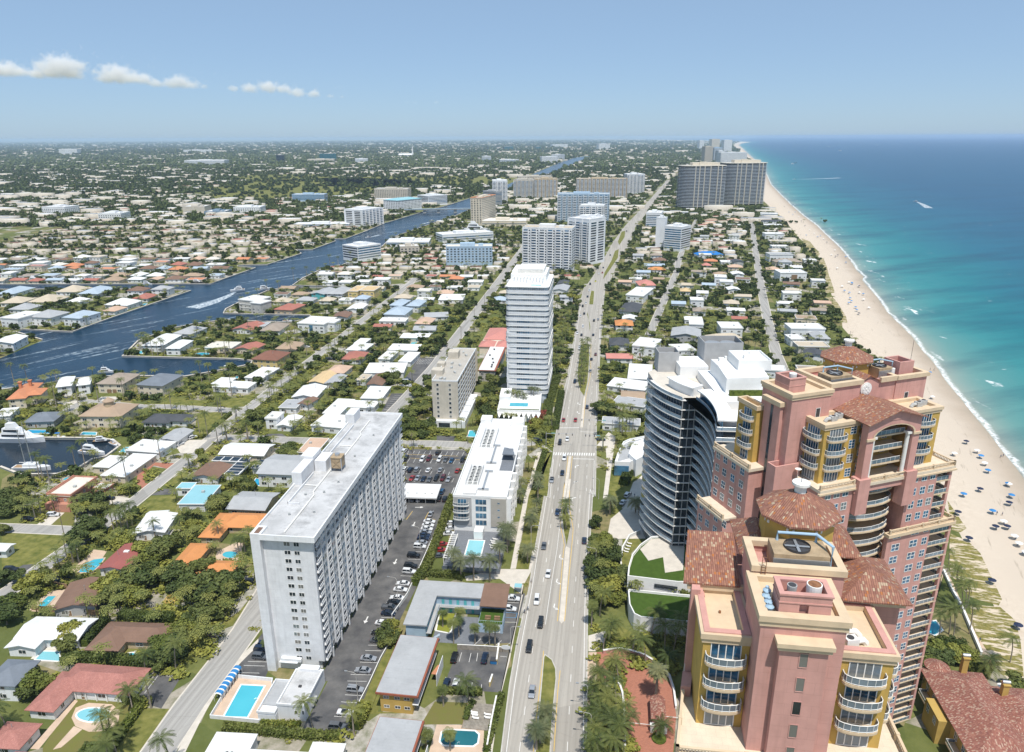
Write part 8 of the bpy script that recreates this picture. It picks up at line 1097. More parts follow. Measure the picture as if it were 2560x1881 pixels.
# rows of further houses, laid out street by street
def rows():
 cols=[('white','white'),('white','white'),('white','white'),('beige','white'),('tan','cream'),('grey','white'),('taupe','white'),('brick','cream'),('bluegrey','white'),('peach','cream'),('orange2','cream'),('brown','white'),('white','white'),('cream','white')]
 cn={'white':'white','beige':'beige','tan':'tan','grey':'grey','taupe':'taupe','brick':'brick-red','bluegrey':'blue-grey','peach':'peach','orange2':'orange','brown':'brown','cream':'cream'}
 cnt=0; stuff=[]
 for r in range(34):
  Y=652+34*r+(9 if r%2 else 0); k=0; x=-255-(.0)*r
  while x>-.74*Y-20:
   w=random.uniform(12,20); d=random.uniform(11,17); x-=w/2+(random.uniform(3,7) if cnt<82 else random.choice([5,9,16,26]))
   yy=Y+random.uniform(-4,4)
   P=[(x+u,yy+v) for u in(-w/2,0,w/2) for v in(-d/2,0,d/2)]
   if yy<GY0+GH-20 and x>GX0+15 and all(free(*q) for q in P):
    k+=1; rc_,wc=random.choice(cols); typ=random.choice(['hip','hip','flat','gable']) if rc_!='white' else random.choice(['flat','flat','hip']); h=random.choice([3.3,3.4,3.6,6.2])
    if cnt<82: cnt+=1; house(typ,rc_,wc,h,[(x,yy,random.uniform(-9,3),w,d)],'%s %s-roofed house, %s from the canal in the %s row past the first inlet'%(cn[rc_],typ,nth(k),nth(r+1)),'houses on the far canal bank',False)
    else: stuff.append((x,yy,w,d,h,random.choice([rc_,'beige','tan','grey','brown'])))
   x-=w/2
 c2=0
 for r in range(13):
  Y=655+30*r; k=0; x=-255
  while x<60+.12*(Y-600):
   w=random.uniform(11,17); d=random.uniform(10,14); x+=w/2+random.uniform(3,6); yy=Y+random.uniform(-3,3)
   if all(free(x+u,yy+v) for u in(-w/2,0,w/2) for v in(-d/2,0,d/2)) and yy>600:
    k+=1; rc_,wc=random.choice(cols); typ=random.choice(['hip','flat','gable']) if rc_!='white' else 'flat'
    if c2<44: c2+=1; house(typ,rc_,wc,random.choice([3.2,3.4,5.8]),[(x,yy,random.uniform(-9,-3),w,d)],'%s %s-roofed house, %s from the canal in the %s row behind the pyramid roofs'%(cn[rc_],typ,nth(k),nth(r+1)),'houses between the canal and the diagonal street',False)
    else: stuff.append((x,yy,w,d,3.4,rc_))
   x+=w/2
 c3=0
 for r in range(40):
  Y=430+29*r; k=0; x=float(np.interp(Y,[p[1] for p in HWR],[p[0] for p in HWR]))+9
  while x<dux(Y)-22:
   w=random.uniform(11,17); d=random.uniform(10,13); x+=w/2+random.choice([4,8,12,18,24])
   if x<dux(Y)-16 and all(free(x+u,Y+v) for u in(-w/2,0,w/2) for v in(-d/2,0,d/2)):
    k+=1; rc_,wc=random.choice(cols); typ=random.choice(['hip','flat','gable']) if rc_!='white' else 'flat'; h=random.choice([3.6,4.2,6.4,7])
    if c3<50: c3+=1; house(typ,rc_,wc,h,[(x,Y,random.uniform(-15,-8),w,d)],'%s %s-roofed house, %s from the highway in the %s row of the beach strip'%(cn[rc_],typ,nth(k),nth(r+1)),'houses between the highway and the beach',False)
    else: stuff.append((x,Y,w,d,h,rc_)); mark([(x-w/2,Y-d/2),(x+w/2,Y-d/2),(x+w/2,Y+d/2),(x-w/2,Y+d/2)],2,1)
   x+=w/2
 return stuff
HSTUFF=rows()
# ------------------------------------------------------------ cars
PAINT={'white':(.72,.73,.74),'silver':(.4,.42,.45),'grey':(.14,.15,.165),'black':(.012,.013,.016),'navy':(.015,.03,.065),'darkblue':(.03,.06,.13),'blue':(.02,.1,.22),'red':(.32,.03,.025),'maroon':(.13,.02,.025),'tan':(.35,.3,.23),'yellow':(.6,.55,.03)}
for k,c in PAINT.items():
 t=NT('paint_'+k); co=t.coord('Object'); t.out(t.mix(t.step(t.noise(co,.6,2),.3,.7),tuple(x*.93 for x in c),c),.28,.5,.0 if k in('white','black','red','yellow') else .3); t.b.inputs['Coat Weight'].default_value=.6
mat('tyre',(.015,.015,.016),.85); mat('rim',(.4,.4,.42),.35,metal=.7); mat('car_glass',(.012,.018,.024),.06,spec=.8); mat('headlight',(.75,.77,.8),.15,spec=.8); mat('tail_light',(.35,.015,.012),.3)
def loft(S,m=0,close=True):
 # sections: lists of points with equal counts
 b=MB(); n=len(S[0]); A=[p for s in S for p in s]; F=[]
 for i in range(len(S)-1):
  for k in range(n): F.append((i*n+k,i*n+(k+1)%n,(i+1)*n+(k+1)%n,(i+1)*n+k))
 F+=[tuple(range(n-1,-1,-1)),tuple(range((len(S)-1)*n,len(S)*n))]; b.raw(A,F,m); return b
def carmesh(kind):
 L={'sedan':4.7,'suv':4.8,'pickup':5.6,'van':5.4,'convertible':4.5}[kind]; W2=.92; hood={'sedan':.9,'suv':1.02,'pickup':1.08,'van':1.05,'convertible':.88}[kind]; top={'sedan':1.43,'suv':1.72,'pickup':1.82,'van':2.2,'convertible':.9}[kind]
 prof={'sedan':[(-.5,.55,.82),(-.47,.3,.9),(-.3,.26,.97),(-.1,.24,.98),(.2,.24,.94),(.42,.27,hood-.12),(.49,.34,.66),(.5,.4,.55)],'suv':[(-.5,.5,.95),(-.48,.32,1.05),(-.3,.3,1.08),(0,.3,1.08),(.22,.3,1.06),(.43,.33,hood-.06),(.49,.38,.8),(.5,.42,.65)]}
 pr=prof['sedan' if kind in('sedan','convertible') else 'suv']
 S=[]
 for u,z0,z1 in pr:
  w=W2*(1-.12*max(0,abs(u)*2-.72)/.28); x=u*L; zm=z0+(z1-z0)*.6; S.append([(x,-w*.9,z0),(x,w*.9,z0),(x,w,zm),(x,w*.9,z1),(x,-w*.9,z1),(x,-w,zm)])
 body=loft(S)
 cab={'sedan':[(-.36,-.2,.06,.24)],'suv':[(-.485,-.42,.08,.24)],'pickup':[(-.12,-.06,.12,.27)],'van':[(-.49,-.46,.18,.36)],'convertible':[]}[kind]; gl=MB()
 if cab:
  a,c,d,e=[v*L for v in cab[0]]; zb=hood+.03; w0,w1=.84,.66
  B=[(a,-w0,zb),(e,-w0,zb),(e,w0,zb),(a,w0,zb)]; T=[(c,-w1,top),(d,-w1,top),(d,w1,top),(c,w1,top)]
  for i in range(4): gl.face([B[i],B[(i+1)%4],T[(i+1)%4],T[i]])
  body.prism([(c-.05,-w1-.03),(d+.06,-w1-.03),(d+.06,w1+.03),(c-.05,w1+.03)],top-.01,top+.05)
  for i in range(4):
   p,q=Vector(B[i]),Vector(T[i]); body.tube([p,q],.055,4)
  for y in (-1,1): body.tube([((a+e)/2,y*w0,zb),((c+d)/2,y*w1,top)],.05,4)
 else:
  gl.face([(.55,-.75,.95),(.55,.75,.95),(.25,.62,1.3),(.25,-.62,1.3)]); gl.box(-1.1,-.7,.86,.45,.7,.985)
 if kind=='pickup':
  body.box(-.49*L,-.88,1.0,-.13*L,-.78,1.28); body.box(-.49*L,.78,1.0,-.13*L,.88,1.28); body.box(-.495*L,-.88,1.0,-.475*L,.88,1.28)
 wh=MB(); wh.cyl(0,0,-.12,.12,.34,n=14,m=0); wh.cyl(0,0,.1,.135,.2,n=10,m=1); wv=[(p[0],p[2],p[1]) for p in wh.v]; wh.v=[(x,z,y) for x,y,z in [(a,b_,c) for a,b_,c in [(v[0],v[2],v[1]) for v in wh.v]]]
 wm=MB(); wm.add(wh,Matrix.Rotation(R(90),4,'X'))
 hl=MB(); 
 hl.box(.475*L,-.1,.0,.497*L,.1,.14)
 tl=MB(); tl.box(-.502*L,-.12,0,-.485*L,.12,.14)
 mir=MB(); mir.box(.16*L,-.08,hood,.2*L,.08,hood+.14)
 return dict(L=L,body=body.mesh('body',['paint_white']),glass=gl.mesh('glass',['car_glass']),wheel=wm.mesh('wheel',['tyre','rim']),hl=hl.mesh('headlight',['headlight']),tl=tl.mesh('tail_light',['tail_light']),mir=mir.mesh('mirror',['paint_black']),hood=hood)
CARM={k:carmesh(k) for k in('sedan','suv','pickup','van','convertible')}
ROWN={'southbound':'on the near highway below the crossing','northbound':'on the near right carriageway','southbound far':'on the left carriageway around the garden tower','northbound far':'on the right carriageway beyond the crossing','crossing':'turning at the highway crossing','yellow cab stretch':'on the highway beside the striped towers'}
CN={'white':'white','silver':'silver','grey':'grey','black':'black','navy':'dark navy','darkblue':'dark blue','blue':'blue','red':'red','maroon':'maroon','tan':'tan','yellow':'bright yellow'}
TN={'suv':'SUV','sedan':'sedan','pickup':'pickup truck','van':'van','convertible':'convertible with red seats'}
for row,hd,L in CARS:
 rn=ROWN.get(row,'in the '+row if not row.startswith('kerb') else 'parked at the '+row); xs=[c[0] for c in L]; ysr=[c[1] for c in L]; along=(max(ysr)-min(ysr))*1.2>max(xs)-min(xs); key=(lambda c:c[1]) if along else (lambda c:c[0]); cnt={}
 tot={}
 for c in L: tot[(c[2],c[3])]=tot.get((c[2],c[3]),0)+1
 for x,y,kind,colr in sorted(L,key=key):
  k=(kind,colr); cnt[k]=cnt.get(k,0)+1; base='%s %s'%(CN[colr],TN[kind])
  lab='the only %s %s'%(base,rn) if tot[k]==1 else '%s %s from the %s end %s'%(nth(cnt[k]),base,'near' if along else 'left',rn)
  if row=='carport': lab=lab.replace('in the carport','under the white carport')
  # positions were read at the middle of each car's footprint
  m=CARM[kind]; a=hd+random.uniform(-1.5,1.5)+(180 if row=='row beside the long driveway' and random.random()<.25 else 0); c=thing('parked_car' if row not in ROWN else 'car',lab,'pickup truck' if kind=='pickup' else 'van' if kind=='van' else 'car',(x,y,.05),a,'cars on the highway' if row in ROWN else 'cars in the '+row)
  o=link('body',m['body'],c); o.material_slots[0].link='OBJECT'; o.material_slots[0].material=MT['paint_'+colr]; link('glass',m['glass'],c); near=math.hypot(x,y)<420
  if near:
   for fx in (-.3,.31):
    for sy_ in (-1,1): w=link('wheel',m['wheel'],c); w.location=(fx*m['L'],sy_*.82,.34); w.rotation_euler=(0,0,R(180) if sy_>0 else 0)
   for sy_ in (-.62,.62): w=link('headlight',m['hl'],c); w.location=(0,sy_,.6); w=link('tail_light',m['tl'],c); w.location=(0,sy_,.72); w=link('mirror',m['mir'],c); w.location=(0,sy_*1.62,0)
# ------------------------------------------------------------ pools
PM={'greenish':'pool_pale','pale turq':'pool_pale','dark teal':'pool_teal','algae':'pool_algae','indigo':'pool_deep','long bright':'pool_deep','oval pool with':'pool_pale'}
for lab,P,cop in POOLS:
 t=thing('swimming_pool',lab,'pool',(0,0,.86 if 'hotel pool' in lab else 0)); m='pool_water'
 for k,v in PM.items():
  if k in lab: m=v
 b=MB(); b.prism(grow(P,.05),0,.075); b.build('water',m,t); b=MB(); b.ring(grow(P,.45),0,.13,.45); b.build('coping','white_trim' if cop=='white' else 'tanwalk',t)
 b=MB(); Q=grow(P,.0); q0,q1=Vector(Q[0]),Vector(Q[1]); mid=(q0+q1)/2; n=(q1-q0).normalized(); b.tube([(mid.x-.3,mid.y,.1),(mid.x-.3,mid.y,.9),(mid.x+.2,mid.y+.3,.95),(mid.x+.2,mid.y+.3,.1)],.04,5); b.build('ladder_rail','steel',t)
# ------------------------------------------------------------ sun loungers, tables, umbrellas
lg=MB(); lg.box(-.32,-.95,.28,.32,.35,.36); lg.face([(-.32,.35,.32),(.32,.35,.32),(.32,.9,.72),(-.32,.9,.72)]); lg.face([(-.32,.35,.28),(-.32,.9,.68),(.32,.9,.68),(.32,.35,.28)]); lm=lg.mesh('sling',['white_trim']); ll=MB()
for x in (-.28,.28):
 for y in (-.8,.5): ll.box(x-.03,y-.03,0,x+.03,y+.03,.3)
llm=ll.mesh('frame',['white_trim'])
def loungers(L,where):
 for i,(x,y,a) in enumerate(L):
  t=thing('sun_lounger','%s white sun lounger from the near end %s'%(nth(i+1),where),'lounger',(x,y,.9 if 'hotel' in where else .23 if 'deck' in where else .03),a,'sun loungers '+where); o=link('sling',lm,t); link('frame',llm,t)
loungers(LOUNGE_DECK,'on the dark timber deck'); loungers(LOUNGE_HOTEL,'on the hotel pool deck'); loungers(LOUNGE_TURF,'on the grass inside the curved wall'); loungers(LOUNGE_MOTEL,'in the motel courtyard')
d=thing('timber_deck','weathered timber sun deck with loungers and pergola beams','deck',(*DECK,0),-8); b=MB()
for i in range(24): b.box(-4+i*.34,-4.5,0,-3.72+i*.34,4.5,.22)
b.build('boards','weathered_wood',d); b=MB(); b.box(-4.1,-4.6,0,-4,4.6,.3); b.box(4.1,-4.6,0,4.2,4.6,.3); b.build('edging','wood',d)
BC={'b':'beach_blue','w':'white_trim','n':'beach_navy'}; mat('beach_blue',(.04,.22,.5),.7); mat('beach_navy',(.02,.03,.07),.7)
def umb_t(r=1.35):
 b=MB(); n=8
 for i in range(n):
  a0,a1=2*math.pi*i/n,2*math.pi*(i+1)/n; b.face([(r*math.cos(a0),r*math.sin(a0),1.75),(r*math.cos(a1),r*math.sin(a1),1.75),(0,0,2.35)]); b.face([(r*math.cos(a1),r*math.sin(a1),1.72),(r*math.cos(a0),r*math.sin(a0),1.72),(0,0,2.3)])
 return b
uc={k:umb_t().mesh('canopy',[m]) for k,m in BC.items()}; pl=MB(); pl.tube([(0,0,0),(0,0,2.4)],.035,5); pl.tube([(.9,.2,.35),(1.6,.4,.35)],.3,4,0); pm_=pl.mesh('pole',['steel'])
BUS=sorted(BEACH,key=lambda q:math.hypot(q[0],q[1])); bc={}
for x,y,c in BUS:
 bc[c]=bc.get(c,0)+1; nm={'b':'blue','w':'white','n':'dark navy'}[c]
 t=thing('beach_umbrella','%s beach umbrella on the sand, %s %s one counting from the near end'%(nm,nth(bc[c]),nm),'beach umbrella',(x,y,.03),random.uniform(0,90),'beach umbrellas on the sand'); s=1.0; link('canopy',uc[c],t).scale=(s,s,1); link('pole',pm_,t)
# ------------------------------------------------------------ boats
mat('hull_white',(.75,.76,.77),.3,.04,spec=.5); mat('hull_dark',(.03,.04,.05),.3); mat('boat_glass',(.015,.02,.028),.08,spec=.7); mat('teak',(.38,.25,.14),.7)
def boat(lab,kind,x,y,hd,L):
 t=thing({'yacht':'motor_yacht','sail':'sailing_boat','cruiser':'motor_boat','open':'motor_boat'}[kind],lab,'boat',(x,y,.05),hd); B=L*(.24 if kind!='open' else .3)
 def hullb(h,w): 
  S=[]
  for u,k in ((-.5,.86),(-.25,1),(.1,1),(.32,.72),(.45,.32),(.5,.03)): S.append([(u*L,-w*k*.7,0),(u*L,w*k*.7,0),(u*L,w*k,h*(1+.25*max(0,u))),(u*L,-w*k,h*(1+.25*max(0,u)))])
  return loft(S)
 h=L*.09+.35; hullb(h,B/2).build('hull','hull_white' if 'dark' not in lab else 'hull_dark',t)
 b=MB(); b.box(-.46*L,-B*.38,h+.01,.2*L,B*.38,h+.05); b.build('deck','teak' if kind!='yacht' else 'hull_white',t)
 if kind in('yacht','cruiser'):
  b=MB(); hh=L*.075+.5
  def cabin(x0,x1,w,z,k): b.raw([(x0,-w,z),(x1,-w*.8,z),(x1,w*.8,z),(x0,w,z),(x0+k*.2,-w*.85,z+hh),(x1-k,-w*.6,z+hh),(x1-k,w*.6,z+hh),(x0+k*.2,w*.85,z+hh)],[(3,2,1,0),(4,5,6,7),(0,1,5,4),(1,2,6,5),(2,3,7,6),(3,0,4,7)])
  cabin(-.32*L,.26*L,B*.4,h,L*.08); cabin(-.28*L,.1*L,B*.34,h+hh,L*.06)
  if kind=='yacht': cabin(-.2*L,.0*L,B*.28,h+2*hh,L*.05)
  s=b.build('superstructure','hull_white',t); b=MB(); b.box(-.28*L,-B*.405,h+hh*.35,.16*L,B*.405,h+hh*.7); b.box(-.24*L,-B*.335,h+hh*1.35,.04*L,B*.335,h+hh*1.7); b.build('window_band','boat_glass',s); b=MB(); b.tube([(-.12*L,0,h+hh*2),(-.14*L,0,h+hh*2+L*.16)],.06,5); b.build('mast','hull_white',t)
 if kind=='open':
  b=MB(); b.box(-.1*L,-B*.16,h,.06*L,B*.16,h+1.0); b.box(-.22*L,-B*.32,h+1.9,.1*L,B*.32,h+2.0,1); 
  for sx_ in (-.2,.08): 
   for sy_ in (-.28,.28): b.tube([(sx_*L,sy_*B,h),(sx_*L,sy_*B,h+1.9)],.05,4)
  b.build('console',['hull_white','tarp_roof' if 'blue' in lab else 'hull_white'],t); b=MB(); b.box(-.55*L,-B*.12,.2,-.49*L,B*.12,h+.5); b.build('outboard','dark_metal',t)
 if kind=='sail':
  for sy_ in (-1,1): b=MB(); 
  b=MB(); b.box(-.2*L,-B*.4,h,.15*L,B*.4,h+1.5); b.build('cabin','hull_white',t)
  for k,(mx,mh) in enumerate(((.02,22),(-.16,18))):
   b=MB(); b.tube([(mx*L,0,h),(mx*L-.5,0,h+mh)],[.22,.12],6); b.tube([(mx*L-.1,-1.6,h+mh*.6),(mx*L-.1,1.6,h+mh*.6)],.06,4); b.build('mast','steel',t)
  b=MB(); b.tube([(.02*L,0,h+1.8),(-.32*L,0,h+1.9)],.16,5); b.build('boom','hull_white',t); b=MB()
  for e in ((.48*L,0,h),(-.48*L,0,h),(0,B*.45,h),(0,-B*.45,h)): b.tube([e,(.02*L-.5,0,h+21.5)],.03,3)
  b.build('rigging','dark_metal',t)
for a in BOATS: boat(*a)
def wake(P,w0,w1):
 b=MB(); n=len(P); L=[]
 for i in range(n):
  d=(Vector(P[min(i+1,n-1)])-Vector(P[max(i-1,0)])).normalized(); q=Vector((-d.y,d.x))*(w0+(w1-w0)*i/(n-1))/2; L.append((Vector(P[i])-q,Vector(P[i])+q))
 for i in range(n-1): b.face([(*L[i][0],.085),(*L[i][1],.085),(*L[i+1][1],.085),(*L[i+1][0],.085)])
 struct('boat_wake',b,'wake_foam','stuff')
for P,a,c in WAKES: wake(P,a,c)
# ------------------------------------------------------------ street lamps, signals, poles, small things
def lampm(): 
 b=MB(); b.cyl(0,0,0,.4,.16,n=8); b.tube([(0,0,.3),(0,0,8.6),(.4,0,9.2),(2.6,0,9.5)],[.1,.08,.06,.05],6); return b.mesh('post',['concrete_wall'])
lm_=lampm(); lh=MB(); lh.box(2.3,-.16,9.38,3.1,.16,9.56); lhm=lh.mesh('lamp_head',['steel'])
for lab,x,y,side in LAMPS: t=thing('street_lamp',lab,'street lamp',(x,y,0),-8 if side>0 else 172); link('post',lm_,t); link('lamp_head',lhm,t)
for lab,(x,y),yaw,arm in SIGNALS:
 t=thing('traffic_signal',lab,'traffic signal',(x,y,0),yaw); b=MB(); b.tube([(0,0,0),(0,0,7.2)],[.2,.14],8); b.tube([(0,0,6.4),(arm,0,6.9)],[.12,.07],6); b.build('mast_arm','steel',t)
 for k in (.45,.7,.92): b=MB(); b.box(arm*k-.18,-.15,5.9,arm*k+.18,.15,7.0); b.build('signal_head','dark_metal',t)
 b=MB(); b.box(arm*.25-.9,-.04,6.55,arm*.25+.9,.04,6.95); b.build('street_sign','turq_wall',t)
def pole(lab,x,y,h): t=thing('utility_pole',lab,'utility pole',(x,y,0),-8); b=MB(); b.tube([(0,0,0),(0,0,h)],[.16,.1],6); b.build('pole','bark',t); b=MB(); b.box(-1.1,-.06,h-1.0,1.1,.06,h-.85); b.box(-.8,-.06,h-1.8,.8,.06,h-1.65); b.build('crossarm','bark',t)
for lab,x,y,h in POLES: pole(lab,x,y,h)
t=thing('play_dome','yellow metal climbing dome in the tree-filled garden','climbing frame',(*DOME,0)); b=MB(); pts_=[[(r*math.cos(2*math.pi*(i+o)/8),r*math.sin(2*math.pi*(i+o)/8),z) for i in range(8)] for r,z,o in ((2.3,0,0),(2.0,1.2,.5),(1.2,2.1,0))]
for k in range(3):
 for i in range(8):
  b.tube([pts_[k][i],pts_[k][(i+1)%8]],.07,4)
  if k<2: b.tube([pts_[k][i],pts_[k+1][i]],.07,4); b.tube([pts_[k][(i+1)%8],pts_[k+1][i]],.07,4)
b.build('frame','marking_yellow',t)
t=thing('striped_cabana','blue and white striped cabana row along the pool deck','cabana',(*CABANA[0],0),CABANA[1]); b=MB(); nn=7
for i in range(nn):
 x0=i*1.6
 for j in range(5):
  a0,a1=math.pi*j/5,math.pi*(j+1)/5
  for q0,q1,m in ((0,.45,1),(.45,1.6,0)): b.face([(x0+q0,-1.1*math.cos(a0),2+.7*math.sin(a0)),(x0+q1,-1.1*math.cos(a0),2+.7*math.sin(a0)),(x0+q1,-1.1*math.cos(a1),2+.7*math.sin(a1)),(x0+q0,-1.1*math.cos(a1),2+.7*math.sin(a1))],m)
b.build('awning',['beach_blue','white_trim'],t); b=MB()
for i in range(nn+1):
 for y in (-1.05,1.05): b.box(i*1.6-.04,y-.04,0,i*1.6+.04,y+.04,2)
b.build('post','white_trim',t)
t=thing('gatehouse','small tiled gatehouse with round front roof on the brick drive','gatehouse',(*GATE,0),-8); b=MB(); b.box(-1.5,-3.8,0,1.5,1.2,2.9); b.cyl(0,1.8,0,2.9,1.5,n=14); b.build('wall','pink_plain',t); b=MB(); hiproof(b,-1.5,-3.8,1.5,1.4,2.9,.9,.5); b.build('roof','villa_tile',t); b=MB(); octroof(b,0,2.4,2.1,3.0,4.0,.1,14); b.build('round_roof','villa_tile',t); b=MB()
for x in (-1.7,1.7): b.box(x-.4,-6,0,x+.4,-5.2,2.3); b.box(x-.55,-6.15,2.3,x+.55,-5.05,2.5)
b.build('gate_pier',['white_trim'],t); b=MB(); b.wall([(1.7,-1),(5.6,-1)],.12,1.0,1.12); b.wall([(-7.6,-4.4),(-1.7,-4.4)],.12,1.0,1.12); b.build('barrier','white_trim',t); b=MB(); b.prism([(1.9*math.cos(a),-7.6+2.0*math.sin(a)) for a in np.linspace(0,2*math.pi,17)[:-1]],0,.3); b.build('planter','hedge_leaf',t)
def wallthing(lab,P,w,h,m,cat='wall',name='garden_wall'): t=thing(name,lab,cat,(0,0,0)); b=MB(); b.wall(P,w,0,h); b.build('wall',m,t); b=MB(); b.wall(P,w+.12,h,h+.08); b.build('coping','white_trim' if m!='wood' else 'wood',t)
for a in WALLS: wallthing(*a)
mat('sign_white',(.7,.72,.72),.5)
t=thing('sign','pale oval sign on two posts between the motel parking lots','sign',(*SIGN,0),-8); b=MB(); b.prism([(1.5*math.cos(a),.12*math.sin(a)*0+.0) for a in (0,1)]+[(0,.1)],0,.01); 
o=MB(); n=18
for i in range(n):
 a0,a1=2*math.pi*i/n,2*math.pi*(i+1)/n; o.face([(0,-.06,1.7),(1.5*math.cos(a0),-.06,1.7+.75*math.sin(a0)),(1.5*math.cos(a1),-.06,1.7+.75*math.sin(a1))]); o.face([(1.5*math.cos(a0),-.06,1.7+.75*math.sin(a0)),(1.5*math.cos(a0),.06,1.7+.75*math.sin(a0)),(1.5*math.cos(a1),.06,1.7+.75*math.sin(a1)),(1.5*math.cos(a1),-.06,1.7+.75*math.sin(a1))]); o.face([(0,.06,1.7),(1.5*math.cos(a1),.06,1.7+.75*math.sin(a1)),(1.5*math.cos(a0),.06,1.7+.75*math.sin(a0))])
o.build('panel','sign_white',t); b=MB()
for x in (-1,1): b.box(x-.07,-.05,0,x+.07,.05,1.2)
b.build('post','dark_metal',t)
# wooden dumpster enclosure and blue skip
t=thing('dumpster','bright blue dumpster in the motel parking lot','dumpster',(*SKIP,0),-8); b=MB(); b.raw([(-.9,-.7,.1),(.9,-.7,.1),(.9,.7,.1),(-.9,.7,.1),(-1,-.9,1.3),(1,-.9,1.3),(1,.9,1.3),(-1,.9,1.3)],[(3,2,1,0),(4,5,6,7),(0,1,5,4),(1,2,6,5),(2,3,7,6),(3,0,4,7)]); b.build('bin','beach_blue',t); b=MB(); b.box(-1.05,-.95,1.3,1.05,.95,1.38); b.build('lid','dark_metal',t)
# ------------------------------------------------------------ people
def person_mesh(cycle=False):
 J={'pelvis':(0,0,.95,.13),'waist':(0,0,1.1,.12),'chest':(0,.0,1.35,.15),'neck':(0,0,1.52,.055),'head':(0,.01,1.62,.09),'crown':(0,0,1.74,.085)}
 E=[('pelvis','waist'),('waist','chest'),('chest','neck'),('neck','head'),('head','crown')]
 for s,n in ((-1,'l'),(1,'r')):
  f=.18*s
  if cycle: J.update({'hip'+n:(.1*s,0,.92,.09),'knee'+n:(.12*s,.38,.72+.1*s,.065),'ankle'+n:(.11*s,.2,.28+.14*s,.045),'toe'+n:(.11*s,.36,.24+.14*s,.035),'sh'+n:(.19*s,.1,1.42,.055),'el'+n:(.23*s,.32,1.2,.042),'wr'+n:(.22*s,.52,1.08,.03)})
  else: J.update({'hip'+n:(.1*s,0,.9,.09),'knee'+n:(.1*s,f*.7,.5,.062),'ankle'+n:(.1*s,f*1.4,.09,.042),'toe'+n:(.11*s,f*1.4+.16,.04,.035),'sh'+n:(.19*s,0,1.42,.055),'el'+n:(.25*s,-f*.6,1.15,.042),'wr'+n:(.26*s,-f*1.0+.06,.92,.03)})
  E+=[('pelvis','hip'+n),('hip'+n,'knee'+n),('knee'+n,'ankle'+n),('ankle'+n,'toe'+n),('chest','sh'+n),('sh'+n,'el'+n),('el'+n,'wr'+n)]
  w=Vector(J['wr'+n][:3]); 
  for k in range(5):
   d=Vector(((k-2)*.016,(.03 if k else .05),-.07-.012*(2-abs(k-2)))) if not cycle else Vector(((k-2)*.016,.07,-.03)); q=w+d; J['f%d%s'%(k,n)]=(*q,.009); E.append(('wr'+n,'f%d%s'%(k,n)))
 if cycle:
  for k in ('waist','chest','neck','head','crown'): x,y,z,r=J[k]; J[k]=(x,y+(z-.95)*.35,z-.04,r)
 names=list(J); me=bpy.data.meshes.new('body'); me.from_pydata([J[k][:3] for k in names],[(names.index(a),names.index(c)) for a,c in E],[]); ob=bpy.data.objects.new('tmp',me); COL.objects.link(ob); md=ob.modifiers.new('s','SKIN')
 for i,k in enumerate(names): me.skin_vertices[0].data[i].radius=(J[k][3],J[k][3]); me.skin_vertices[0].data[i].use_root=(k=='pelvis')
 sb=ob.modifiers.new('u','SUBSURF'); sb.levels=sb.render_levels=1; dg=bpy.context.evaluated_depsgraph_get(); m=bpy.data.meshes.new_from_object(ob.evaluated_get(dg)); bpy.data.objects.remove(ob)
 for nm in ('skin','shirt_blue','shorts_dark'): m.materials.append(MT[nm])
 for p in m.polygons:
  z=p.center.z; x=abs(p.center.x); p.material_index=1 if (1.05<z<1.5 and x<.26) else 2 if (.5<z<=1.05 and x<.2) else 0
 return m
mat('skin',(.42,.25,.17),.6); mat('shirt_blue',(.05,.1,.2),.8); mat('shorts_dark',(.03,.03,.04),.8); mat('hair',(.03,.02,.015),.7); mat('shirt_white',(.6,.6,.58),.8)
PW=person_mesh(); PCY=person_mesh(True); hb=MB(); hb.cyl(0,-.005,1.66,1.78,.1,.06,10); hairm=hb.mesh('hair',['hair'])
bk=MB()
for y in (-.5,.52):
 P=[(0,y+.33*math.cos(2*math.pi*i/14),.34+.33*math.sin(2*math.pi*i/14)) for i in range(15)]; bk.tube(P,.025,4)
for q in ([(0,-.5,.34),(0,-.1,.32),(0,.35,.85),(0,.52,.34)],[(0,-.1,.32),(0,-.22,.9)],[(0,-.2,.82),(0,.33,.82)],[(-.25,.42,1.03),(.25,.42,1.03)],[(0,.35,.85),(0,.4,1.03)]): bk.tube(q,.025,4)
bk.box(-.08,-.36,.86,.08,-.1,.92); bkm=bk.mesh('frame',['dark_metal'])
for lab,x,y,a,kind in PEOPLE:
 if kind=='cycle':
  t=thing('person',lab,'person',(x,y,.06),a,'people out walking and cycling'); link('body',PCY,t); h=link('hair',hairm,t); h.location=(0,.28,-.04)
  c=thing('bicycle','bicycle of the '+' '.join(lab.split()[:6])+' on the pavement edge','bicycle',(x,y,.05),a); link('frame',bkm,c)
 else: t=thing('person',lab,'person',(x,y,.04),a,'people out walking and cycling'); link('body',PW,t); link('hair',hairm,t)
